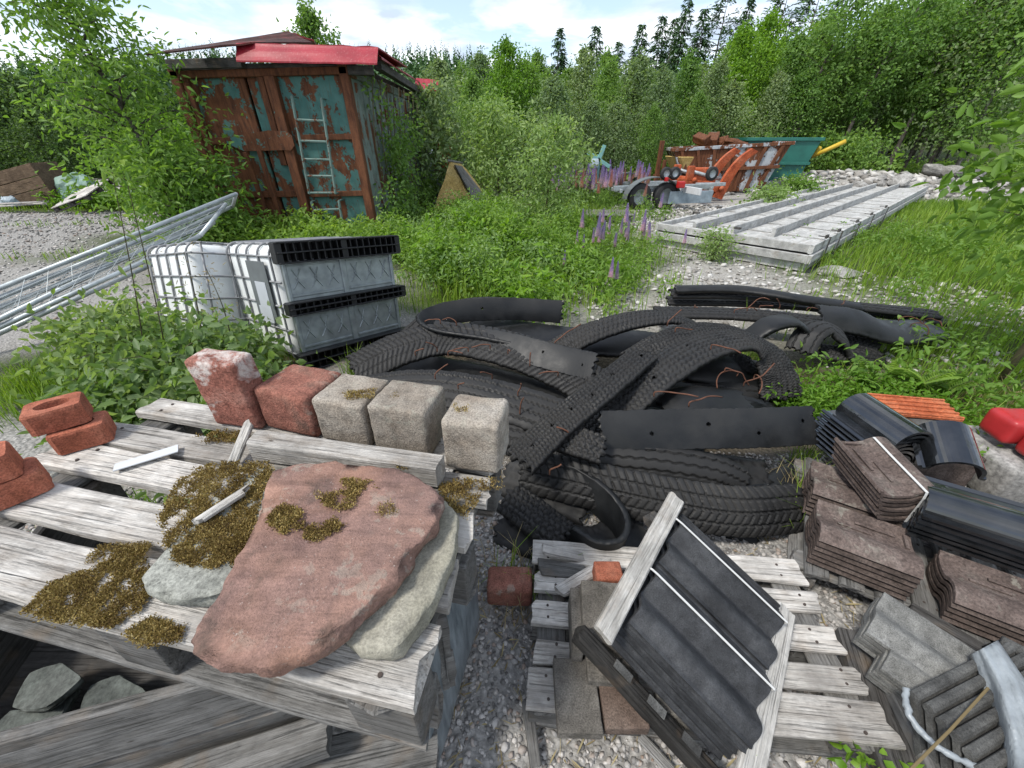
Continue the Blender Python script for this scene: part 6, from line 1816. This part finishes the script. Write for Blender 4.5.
LB = {'lean_b': ('leaning tree with bare pale trunk at the foot of the wood', 'leaning_tree'), 'birch_a': ('slender birch in the leafy wood behind the scrap', 'birch_tree'), 'birch_b': ('spreading birch in the leafy wood behind the scrap', 'birch_tree'), 'alder_a': ('grey green alder in the leafy wood behind the scrap', 'alder_tree'),
      'alder_b': ('slim grey green alder in the leafy wood behind the scrap', 'alder_tree'), 'bright_a': ('bright green leafy tree standing out in the wood', 'leafy_tree'), 'dark_a': ('dark bushy tree behind the gravel lot', 'leafy_tree'), 'lean_a': ('leaning tree above the rubble bank at the wood edge', 'leaning_tree'),
      'spruce': ('dark spruce rising above the leafy wood', 'spruce_tree'), 'spruce_b': ('narrow dark spruce rising above the leafy wood', 'spruce_tree'), 'pine': ('dark pine with open crown above the leafy wood', 'pine_tree')}
ROWA = [('alder_b', 398, 118, 12.5), ('alder_a', 438, 96, 15.5), ('birch_a', 470, 72, 17), ('bright_a', 506, 40, 18), ('birch_b', 532, 58, 19), ('alder_a', 556, 74, 16.5), ('alder_b', 584, 46, 19.5), ('birch_a', 612, 60, 18), ('alder_a', 640, 52, 19.5), ('alder_b', 664, 66, 17.8), ('birch_a', 692, 52, 20.5), ('alder_b', 716, 60, 19), ('bright_a', 747, 26, 20.5), ('bright_a', 774, 12, 21.5), ('birch_a', 802, 32, 20.5), ('birch_b', 832, 14, 21.5), ('lean_a', 862, 8, 20.5), ('alder_b', 890, 12, 21), ('lean_a', 922, -4, 20.3), ('birch_a', 950, -10, 21), ('lean_a', 985, -14, 19.6), ('alder_a', 1018, -22, 19), ('birch_b', 1052, -22, 18),
        ('lean_b', 838, -6, 19.6), ('lean_b', 895, -2, 19.2), ('lean_b', 965, -12, 19.0), ('alder_b', 450, 118, 14.2), ('birch_b', 488, 92, 15.2), ('alder_a', 620, 100, 16.5), ('birch_a', 700, 92, 17.8), ('alder_a', 735, 80, 18.5), ('alder_b', 780, 70, 19.2), ('birch_b', 815, 66, 19.6), ('alder_b', 545, 112, 15.5), ('alder_a', 590, 98, 16.2), ('birch_a', 655, 104, 16.6)]
for k, u, vt, Y in ROWA: plant_tree(k, u, vt, Y, LB[k][0], 'tree', LB[k][1], {'bright_a': 'bright leafy trees of the wood', 'lean_b': 'bare trunked leaning trees'}.get(k, LB[k][1].replace('_', ' ') + 's of the leafy wood'))
rb = random.Random(3)
for i in range(34):
    u = 440 + i * 19 + rb.uniform(-8, 8); k = rb.choice(['birch_a', 'alder_a', 'alder_b', 'birch_b'])
    plant_tree(k, u, 52 - max(0, (u - 640)) * .14 + rb.uniform(-6, 22), rb.uniform(22.5, 29), LB[k][0], 'tree', LB[k][1], LB[k][1].replace('_', ' ') + 's of the leafy wood')
CON = [('spruce', 560, 26, 30), ('spruce', 597, 24, 27), ('spruce', 620, 40, 30), ('spruce', 643, 22, 28), ('spruce', 664, 14, 33), ('spruce_b', 690, -6, 34), ('spruce', 706, 6, 32), ('pine', 728, -4, 34), ('spruce', 752, -4, 33), ('pine', 790, -14, 33), ('pine', 822, -14, 31), ('spruce', 846, -10, 33), ('pine', 905, -6, 32), ('spruce', 880, 8, 34), ('pine', 940, -24, 29), ('spruce', 965, -24, 30), ('pine', 1000, -40, 27), ('spruce', 1030, -40, 27), ('spruce', 676, 16, 37)]
for k, u, vt, Y in CON: plant_tree(k, u, vt, Y, LB[k][0], 'tree', LB[k][1], LB[k][1].replace('_', ' ') + 's above the leafy wood')
# trees on the far side of the gravel lot
for k, u, vt, Y in [('dark_a', -30, 66, 17), ('dark_a', 8, 74, 16), ('dark_a', 40, 82, 17.5), ('dark_a', 75, 84, 16.5), ('dark_a', 110, 86, 17.5), ('dark_a', 145, 84, 16.5), ('dark_a', 178, 88, 17), ('dark_a', 22, 108, 14.6), ('dark_a', 62, 118, 14.5), ('dark_a', -60, 60, 15), ('dark_a', 215, 92, 18)]:
    plant_tree(k, u, vt, Y, LB[k][0], 'tree', LB[k][1], 'dark trees behind the gravel lot')
t = plant_tree('spruce', 66, 60, 24, 'dark spruce behind the gravel lot', 'tree', 'spruce_tree', 'spruces behind the gravel lot')
t = plant_tree('spruce_b', 30, 64, 26, 'narrow dark spruce behind the gravel lot', 'tree', 'spruce_tree', 'spruces behind the gravel lot')
t = plant_tree('birch_a', 303, 2, 13.5, 'lone thin tree showing above the container roof', 'tree', 'birch_tree', None)
# hill with its far wood
hx, hy = np.meshgrid(np.linspace(-420, 420, 90), np.linspace(70, 320, 50))
def hz(x, y): return 3.5 + (17 + 3 * np.sin(x * .013 + 1) + 1.5 * np.sin(x * .04)) * sst(85, 185, y) * (1 - .75 * sst(-35, 50, x))
iz = np.arange(hx.size).reshape(hx.shape)
hf = np.stack([iz[:-1, :-1], iz[:-1, 1:], iz[1:, 1:], iz[1:, :-1]], -1).reshape(-1, 4)
tag(link_mesh('hill', big_mesh('hill', np.stack([hx.ravel(), hy.ravel(), hz(hx, hy).ravel()], 1), hf, smooth=True), M['hill']), kind='structure', label='low wooded hill on the horizon')
g = np.random.default_rng(14)
n = 2600
ty = g.uniform(80, 200, n); tx = ty * g.uniform(-1.5, 1.15, n)
th_ = g.uniform(6, 11, n)
Pn, D, U, L, W = [], [], [], [], []
k = 26
tz = hz(tx, ty)
tt = np.tile(np.linspace(.08, 1, k), n); idx_ = np.repeat(np.arange(n), k)
a = g.uniform(0, 6.28, n * k)
rr = (1 - tt) * .20 * th_[idx_] + .1
Pn = np.stack([tx[idx_], ty[idx_], tz[idx_] + tt * th_[idx_]], 1)
D = np.stack([np.cos(a), np.sin(a), -.55 * np.ones(n * k)], 1); U = np.stack([np.zeros(n * k), np.zeros(n * k), np.ones(n * k)], 1) + .2 * rand_dir(n * k, g)
v, f = leaf_arrays(Pn, D, U, rr * 1.25, rr * .9 + .15, droop=.2)
r = np.repeat(np.clip(np.repeat(g.normal(.5, .25, n), k) + g.normal(0, .1, n * k), 0, 1), 6)
tag(link_mesh('far_forest', leaf_mesh('far_forest', [(v, f, r)]), M['needle']), 'distant conifer forest covering the hill', kind='stuff')

# ---------------------------------------------------------------- willow, shrubs, vine
wl = tree_parts(41, 3.5, lambda t: .74 * math.sin(min(1, .30 + t * .66) * math.pi) ** .7 + .1, 34, 30, (.095, .036), .62, .05, (-.16, -.03), .06, 6, .0, .5)
make_plant('willow_bush', wl, (M['bark'], M['leaf_willow']), (-5.2, 6.75, gzf(-5, 7)), 'tall light green willow bush leaning beside the rusty container', 'bush')
wl2 = tree_parts(42, 1.35, lambda t: .55 * math.sin(min(1, .30 + t * .66) * math.pi) ** .7 + .1, 18, 28, (.095, .036), .6, .04, (-.05, -.05), .05, 6, .0, .5)
make_plant('willow_bush', wl2, (M['bark'], M['leaf_willow']), (-4.75, 6.6, gzf(-5, 7)), 'low willow growth hiding the foot of the container', 'bush')
def shrub(seed, H, Rr, nl, per, leaf, spread=.55):
    return tree_parts(seed, H, lambda t: Rr * math.sin(min(1, .3 + t * .66) * math.pi) ** .7 + .06, nl, per, leaf, spread, .018, (rng.uniform(-.1, .1), 0), .04, 5, 0, .6)
SH = [('shrub', (-7.9, 11.3), 1.7, 1.3, 'leaf_bright', 'yellowish green shrub at the back of the gravel lot', (.12, .06)), ('shrub', (-6.4, 10.9), 1.5, 1.2, 'leaf_willow', 'pale shrub between gravel lot and willow', (.12, .05)), ('shrub', (-9.6, 12.6), 1.4, 1.2, 'leaf_birch', 'round green shrub behind the pale propped pallet', (.12, .07)),
      ('shrub', (.62, 8.1), 1.85, .55, 'leaf_pale', 'slender pale shrub rising from the middle of the weeds', (.075, .035)), ('shrub', (-.35, 11.8), 2.3, 1.1, 'leaf_pale', 'tall pale green bush behind the tan canvas', (.11, .05)), ('shrub', (-1.9, 12.2), 2.6, 1.0, 'leaf_alder', 'whitish green bush next to the vine covered side', (.12, .06)), ('shrub', (.9, 12.0), 1.7, .9, 'leaf_alder', 'low grey green bush between tan canvas and lupins', (.11, .055)),
      ('shrub', (6.6, 11.2), .5, .5, 'leaf_pale', 'low bush in front of the orange loader arms', (.09, .05)), ('shrub', (8.9, 13.8), .5, .6, 'leaf_willow', 'low bush between loader arms and white panels', (.09, .05)), ('shrub', (3.1, 6.3), .42, .24, 'leaf_pale', 'small bush growing at the white panel end', (.05, .02)), ('shrub', (13.4, 18.6), 1.2, 1.4, 'leaf_birch', 'low bush behind the rubble bank', (.13, .08)), ('shrub', (9.9, 18.6), 1.2, 1.4, 'leaf_birch', 'low bush behind the green skip', (.13, .08))]
for i, (nm, (x, y), H, Rr, mt, lab, lf) in enumerate(SH):
    make_plant(nm, shrub(60 + i, H, Rr, 20, 34 if H > .5 else 10, lf), (M['stem'], M[mt]), (x, y, gzf(x, y) - .02), lab, 'shrub', names=('stems', 'crown'))
# brambles between fence panels and pallet
BR = [(-2.12, 2.2, .52, .36), (-2.7, 2.58, .46, .36), (-1.72, 2.0, .46, .28), (-2.15, 2.62, .36, .30), (-3.3, 3.0, .35, .34), (-1.55, 1.72, .34, .22), (-2.45, 2.1, .26, .26)]
BL = ['tall leafy bramble in the middle of the clump below the fence panels', 'bramble under the ends of the fence panels', 'bramble behind the upright red paver', 'bramble in front of the tilted tote', 'low bramble at the gravel lot', 'low bramble touching the pallet corner', 'low bramble spreading over the gravel path']
for i, (x, y, H, Rr) in enumerate(BR):
    make_plant('bramble_bush', shrub(80 + i, H, Rr, 22, 12, (.062, .038), .65), (M['stem'], M['leaf_bramble']), (x, y, gzf(x, y) - .02), BL[i], 'bramble', names=('stems', 'leaves'))
# tall dry stalks rising through the brambles
for i, ((u0, v0), (u1, v1), Y, lab) in enumerate((((150, 400), (112, 172), 2.35, 'tall brown stalk crossing the fence panels'), ((176, 410), (128, 186), 2.30, 'tall stalk with withered head beside the brown stalk'), ((205, 360), (184, 252), 2.6, 'thin dry stalk in front of the tote'), ((232, 340), (206, 268), 2.7, 'dry grass stalk by the grey plate of the tote'))):
    a, b = PY(u0, v0, Y), PY(u1, v1, Y); a.z = max(0.0, a.z)
    pth = catmull([a, a.lerp(b, .5) + V((.02, 0, 0)), b], 10)
    st = thing('dry_stalk', a, lab, 'stalk')
    obj('stem', tube(pth, [.005 - .0003 * k for k in range(11)], 5), M['stem'], st)
    C = np.array([tuple(pth[k]) for k in range(4, 11)]); ch = cluster_leaves(C, np.full(7, .09), 5 if i < 2 else 8, .05 if i < 2 else .03, .022 if i < 2 else .006, np.random.default_rng(90 + i))
    link_mesh('leaves', leaf_mesh('leaves', [ch]), M['leaf_bramble' if i < 2 else 'straw'], st, MX.Identity(4))
# vine over the container side
g = np.random.default_rng(31)
n = 520
cy = KY + .1 + (g.uniform(0, 1, n) ** 1.3) * 5.2; cz = g.uniform(.1, 2.35, n); cx = KX1 + .10 + g.uniform(0, .30, n)
k = (nz2d(cy, cz, 1.7, 2.2) > .05) | (cz < .6)
C = np.stack([cx, cy, cz], 1)[k]
vt_ = thing('creeper', (KX1 + .1, KY + 1, 0), 'green creeper climbing the ribbed side of the container', 'creeper')
v, f, r = cluster_leaves(C, np.full(len(C), .22), 15, .08, .048, g)
link_mesh('foliage', leaf_mesh('foliage', [(v, f, r)]), M['leaf_birch'], vt_, MX.Identity(4))
stm = []
for i in range(9):
    y0 = KY + .2 + i * .45
    stm.append(tube(catmull([V((KX1 + .15, y0, 0)), V((KX1 + .13, y0 + .1, .9)), V((KX1 + .16, y0 - .1, 1.6)), V((KX1 + .2, y0 + .15, 2.5))], 10), .009, 5))
obj('stems', join(*stm), M['stem'], vt_)
# bush at the photo edge, close to the viewer
nb = tree_parts(45, 1.98, lambda t: .66 * math.sin(min(1, .12 + t * .8) * math.pi) ** .7 + .05, 26, 17, (.095, .045), .6, .022, (-.03, 0), .42, 7, .02, .5)
make_plant('elder_bush', nb, (M['stem'], M['leaf_willow']), (3.78, 2.66, 0), 'bright leaved bush reaching in above the grass at the photo edge', 'bush', names=('stems', 'crown'))
# maple sprig at the tip of the pale pallet
sp = thing('leafy_sprig', P(870, 762, .12), 'small yellow green leafy sprig at the tip of the pale pallet', 'sprig')
C = np.array([tuple(P(u, v, z)) for u, v, z in ((850, 757, .13), (862, 754, .14), (872, 758, .14), (884, 762, .13), (896, 760, .12), (866, 765, .12))])
link_mesh('leaves', leaf_mesh('leaves', [cluster_leaves(C, np.full(6, .03), 5, .035, .026, g, base_r=.8)]), M['leaf_bright'], sp, MX.Identity(4))
obj('stem', tube([P(890, 800, 0), P(880, 775, .06), P(866, 758, .125)], .002, 5), M['stem'], sp)

# ---------------------------------------------------------------- weeds, herbs and grass
def herb(name, mat, n, box_, dens, hfun, per, leaf, seed, label, rad=.10):
    g = np.random.default_rng(seed)
    x, y, z = scatter(n, *box_, dens, g)
    h = hfun(x, y) * g.uniform(.6, 1.15, len(x))
    lev = 4
    C = np.concatenate([np.stack([x + g.normal(0, .05, len(x)), y + g.normal(0, .05, len(x)), z + h * (.25 + .75 * (i + .8) / lev)], 1) for i in range(lev)])
    v, f, r = cluster_leaves(C, np.full(len(C), rad), per, leaf[0], leaf[1], g, updir=1.1)
    tag(link_mesh(name, leaf_mesh(name, [(v, f, r)]), M[mat]), label, kind='stuff')
cen = lambda x, y: np.maximum(blob(x, y, .0, 7.2, 2.1, 3.0), blob(x, y, -.35, 4.5, 1.0, .95)) * (1 - .9 * blob(x, y, 1.9, 7.4, 1.0, 2.4)) * (1 - blob(x, y, 2.3, 9.7, .9, 1.0))
hh = lambda x, y: np.clip(.46 + .26 * nz2d(x, y, 1.5, .7) + .22 * nz2d(x, y, 4.3, 1.3), .12, 1.1) * (.75 + .25 * sst(4.2, 6.5, y))
herb('weeds', 'leaf_herb', 2300, (-2.3, 2.3, 3.7, 10.5), lambda x, y: cen(x, y) * (nz2d(x, y, 1.1, 4) > -.25), hh, 13, (.058, .026), 101, 'bright green weeds filling the middle of the yard')
herb('pale_weeds', 'leaf_pale', 1300, (-2.3, 2.3, 4.6, 11.5), lambda x, y: cen(x, y) * (nz2d(x, y, 1.1, 4) < .15), lambda x, y: hh(x, y) * 1.1, 12, (.050, .026), 102, 'pale grey green weeds in the middle of the yard')
lup = lambda x, y: (1 - blob(x, y, 2.3, 9.6, .85, .9)) * np.maximum.reduce([blob(x, y, 1.7, 11.8, 1.7, 1.0), blob(x, y, 1.15, 4.9, .55, .55), blob(x, y, 1.75, 6.0, .55, .5), blob(x, y, 3.3, 10.0, .5, .4), blob(x, y, 2.2, 8.3, .3, .5)])
herb('lupin_leaves', 'leaf_herb', 900, (-.2, 4.0, 4.0, 13.0), lup, lambda x, y: .42 + 0 * x, 9, (.085, .022), 103, 'bright green lupin foliage on the pale stones')
herb('green_herbs', 'leaf_bright', 900, (1.5, 3.6, 1.45, 2.8), lambda x, y: np.maximum(blob(x, y, 2.2, 2.12, .38, .36), .8 * blob(x, y, 2.75, 1.9, .5, .3)), lambda x, y: .24 + 0 * x, 9, (.036, .016), 104, 'fresh green herbs between the tyre heap and the roof tiles', .06)
rgt = lambda x, y: np.maximum.reduce([.7 * blob(x, y, 12, 10.2, 5.0, 3.2, .6), blob(x, y, 7.0, 6.3, 3.4, 2.2, .7), blob(x, y, 4.6, 3.5, 1.9, .9, .2), blob(x, y, 3.5, 2.4, 1.4, .5)])
herb('meadow_herbs', 'leaf_herb', 900, (2.2, 11, 1.7, 9.5), lambda x, y: rgt(x, y) * (nz2d(x, y, 1.6, 1) > .0), lambda x, y: .28 + .12 * nz2d(x, y, 1.2, 2), 9, (.06, .026), 105, 'herbs in the grass beside the white panels')
herb('edge_weeds', 'leaf_bright', 700, (-13, -5.5, 10.8, 13.2), lambda x, y: blob(x, y, -9, 12.3, 4.5, .7), lambda x, y: .4 + 0 * x, 8, (.10, .05), 106, 'weeds along the far edge of the gravel lot', .16)
herb('foot_weeds', 'leaf_herb', 420, (-5.2, -1.9, 6.2, 7.8), lambda x, y: .9 + 0 * x, lambda x, y: .42 + .15 * nz2d(x, y, 2, 1), 9, (.08, .04), 107, 'weeds along the foot of the container')
herb('wood_edge', 'leaf_herb', 900, (-4, 24, 14.5, 24), lambda x, y: sst(17.5, 19, y) * .8 + .5 * (x < 5) * sst(14, 15.5, y), lambda x, y: .55 + .3 * nz2d(x, y, .8, 2), 7, (.15, .08), 108, 'undergrowth along the foot of the wood', .3)
def grass(name, mat, n, box_, dens, h, w, seed, label, lean=.6):
    g = np.random.default_rng(seed)
    x, y, z = scatter(n, *box_, dens, g)
    Pn = np.stack([x, y, z - .01], 1)
    H = g.uniform(.45, 1.15, len(x)) * h * (1 + .35 * nz2d(x, y, 2.2, 1)); W = np.full(len(x), w) * (1 + .12 * y)
    v, f = blades(Pn, H, W, g, lean)
    r = np.clip(g.normal(.5, .2, len(x)) + .25 * nz2d(x, y, 1.7, 3), 0, 1)
    tag(link_mesh(name, leaf_mesh(name, [(v, f, np.repeat(r, 6))]), M[mat]), label, kind='stuff')
grass('meadow_grass', 'grass', 62000, (2.0, 16, 1.6, 13), lambda x, y: np.clip(rgt(x, y) + .4 * blob(x, y, 2.7, 1.95, .9, .5), 0, 1), .26, .0030, 111, 'bright green grass beside the white panels')
grass('yard_grass', 'grass', 16000, (-3.9, -1.2, .9, 3.7), lambda x, y: zone_turf(x, y), .22, .0026, 112, 'grass under the fence panels and brambles')
grass('tuft_grass', 'grass', 15000, (-2.5, 3.0, 3.4, 11), lambda x, y: zone_turf(x, y) * .9, .36, .0030, 113, 'grass among the weeds in the middle of the yard')
grass('lot_grass', 'grass', 9000, (-15, -4, 6.0, 13.2), lambda x, y: np.maximum(blob(x, y, -13, 11.9, 6.5, .7), np.maximum(blob(x, y, -6.5, 6.6, 1.7, .4), .8 * blob(x, y, -9.5, 9.4, 2.2, .25))), .16, .004, 114, 'thin grass in and around the gravel lot')
TU = [(1.55, 1.50, .10, .05), (1.40, 1.30, .08, .06), (1.66, 1.72, .12, .08), (-.02, 1.02, .05, .05), (.06, .98, .06, .05), (2.02, 2.35, .2, .12), (-1.05, 1.05, .2, .1), (-1.25, .75, .12, .1), (-1.35, 1.6, .2, .15), (2.05, 3.0, .2, .12), (1.3, 3.1, .15, .1), (-.75, 2.3, .08, .08), (.62, .36, .04, .02), (-1.15, 2.75, .2, .15)]
tuft = lambda x, y: np.maximum.reduce([blob(x, y, *t) for t in TU])
grass('tufts', 'grass', 60000, (-1.6, 2.4, .3, 3.3), lambda x, y: tuft(x, y) * .7, .24, .0022, 115, 'grass tufts poking up around tyres and pallets', .8)
grass('dry_grass', 'straw', 30000, (-1.6, 3.6, .3, 3.4), lambda x, y: np.maximum(tuft(x, y) * .25, np.maximum(.5 * blob(x, y, 1.55, 1.45, .25, .2), np.maximum(.5 * blob(x, y, 3.2, 2.35, .9, .35), .25 * blob(x, y, -.02, .95, .16, .2)))), .20, .0018, 116, 'dry yellow straw in the gaps of the yard', .95)
herb('broad_weeds', 'leaf_bright', 800, (-2.2, 2.6, 3.6, 9.5), lambda x, y: cen(x, y) * (nz2d(x, y, 1.9, 8) > .15), lambda x, y: hh(x, y) * .9, 7, (.12, .05), 109, 'broad leaved bright weeds in the middle of the yard', .14)
g = np.random.default_rng(77)
x, y, z = scatter(1500, -.5, 1.75, .15, 1.7, grav_d, g)
n = len(x)
D = rand_dir(n, g); D[:, 2] *= .25
v, f = leaf_arrays(np.stack([x, y, z + .012], 1), D, np.tile([0, 0, 1.0], (n, 1)) + .3 * rand_dir(n, g), g.uniform(.012, .07, n), g.uniform(.0015, .007, n))
tag(link_mesh('litter', leaf_mesh('litter', [(v, f, np.repeat(g.uniform(0, 1, n), 6))]), M['straw']), 'dry stalks and leaf scraps lying on the gravel', kind='stuff')
# ferns
def fern(seed, H):
    g = np.random.default_rng(seed); Pn, D, U, L = [], [], [], []
    stems = []
    for i in range(7):
        a = g.uniform(0, 6.28); ln = H * g.uniform(.8, 1.15)
        pth = [V((math.cos(a) * ln * .55 * t, math.sin(a) * ln * .55 * t, ln * (1.25 * t - .5 * t * t))) for t in np.linspace(0, 1, 16)]
        stems.append(tube(pth, [.003 - .00015 * k for k in range(16)], 4))
        for k in range(2, 16):
            d = (pth[min(k + 1, 15)] - pth[k - 1]).normalized(); sd_ = d.cross(V((0, 0, 1))).normalized()
            w = math.sin(min(1, k / 15 * .93 + .08) * math.pi) * ln * .26
            for s in (-1, 1):
                Pn.append(tuple(pth[k])); D.append(tuple(sd_ * s + d * .35)); U.append((0, 0, 1)); L.append(w)
                Pn.append(tuple(pth[k] + d * ln * .03)); D.append(tuple(sd_ * s + d * .4)); U.append((0, 0, 1)); L.append(w * .95)
    L = np.array(L)
    v, f = leaf_arrays(np.array(Pn), np.array(D), np.array(U), L, L * .16 + .006, droop=.15)
    return join(*stems), (v, f, np.repeat(np.clip(g.normal(.6, .1, len(L)), 0, 1), 6))
for i, (u, v, H, lab) in enumerate(((868, 405, .36, 'fern close to the green herbs behind the glazed tiles'), (897, 398, .42, 'tallest fern behind the glazed tiles'), (926, 400, .34, 'fern near the orange tile'), (1008, 470, .30, 'fern like weed in front of the red tub'))):
    p = P(u, v, 0)
    make_plant('fern', fern(120 + i, H), (M['stem_green'], M['leaf_herb']), (p.x, p.y, gzf(p.x, p.y)), lab, 'fern', names=('stalks', 'fronds'))
# lupins
def lupin(seed, H, mat, name_loc, label, group):
    g = np.random.default_rng(seed)
    t = thing('lupin', MX.Translation(V(name_loc)), label, 'lupin', group)
    Mt = MX.Translation(V(name_loc))
    obj('stem', tube([(0, 0, 0), (.01, 0, H * .5), (.0, .01, H)], [.006, .005, .002], 5), M['stem_green'], t, Mt)
    n = 150
    s = np.linspace(0, 1, n); a = np.arange(n) * 2.4
    rr = (.046 * (1 - s) ** .45 + .008)
    Pn = np.stack([np.cos(a) * rr * .3, np.sin(a) * rr * .3, H * (.60 + .40 * s)], 1)
    D = np.stack([np.cos(a), np.sin(a), .35 + s], 1); U = np.stack([np.zeros(n), np.zeros(n), np.ones(n)], 1) + .1
    v, f = leaf_arrays(Pn, D, U, rr, rr * .8)
    link_mesh('flower_spike', leaf_mesh('flower_spike', [(v, f, np.repeat(np.clip(1 - s + g.normal(0, .2, n), 0, 1), 6))]), M[mat], t, Mt)
    C = np.array([(math.cos(k) * .10, math.sin(k) * .10, H * (.15 + .05 * k)) for k in range(6)])
    link_mesh('leaves', leaf_mesh('leaves', [cluster_leaves(C, np.full(6, .10), 9, .085, .02, g)]), M['leaf_herb'], t, Mt)
    return t
LPr = lupin(131, 1.0, 'lupin', (1.2, 11.2, gzf(1.2, 11.2)), 'purple lupin in the band beyond the weeds', 'purple lupins in the far band')
LPk = lupin(132, .95, 'lupin_pink', (1.6, 11.2, gzf(1.6, 11.2)), 'pink lupin in the band beyond the weeds', 'pink lupins in the far band')
rl = random.Random(12)
def put_lupin(pr, x, y, s, label, group):
    copy_tree(pr, MX.Translation(V((x, y, gzf(x, y)))) @ MX.Rotation(rl.uniform(0, 6.28), 4, 'Z') @ MX.Rotation(rl.uniform(-.1, .1), 4, 'X') @ MX.Scale(s, 4), label, group)
for i in range(105):
    u = rl.uniform(552, 648); Y = rl.uniform(12.5, 13.8) if u > 612 else rl.uniform(10.8, 13.2)
    x = PY(u, 185, Y).x
    if i % 4 == 0: put_lupin(LPk, x, Y, rl.uniform(.75, 1.1), 'pink lupin in the band beyond the weeds', 'pink lupins in the far band')
    else: put_lupin(LPr, x, Y, rl.uniform(.75, 1.15), 'purple lupin in the band beyond the weeds', 'purple lupins in the far band')
for i in range(26):
    u = rl.uniform(572, 652); v = rl.uniform(240, 268); p = P(u, v, 0)
    put_lupin(LPr, p.x, p.y, rl.uniform(.45, .75), 'short purple lupin on the pale stones below the slatted deck', 'short lupins on the pale stones')
for i, (u, v, s, lab) in enumerate(((607, 305, .55, 'dark purple lupin standing beside another behind the tyres'), (614, 303, .5, 'second dark purple lupin of the pair behind the tyres'), (562, 285, .45, 'small lupin in the weeds behind the folded belt'), (640, 215, .8, 'tall pinkish lupin in front of the trailer'), (655, 228, .7, 'lupin at the corner of the white panels'), (681, 262, .5, 'lupin in front of the white panel end'))):
    p = P(u, v, 0); put_lupin(LPk if i == 3 else LPr, p.x, p.y, s, lab, None)
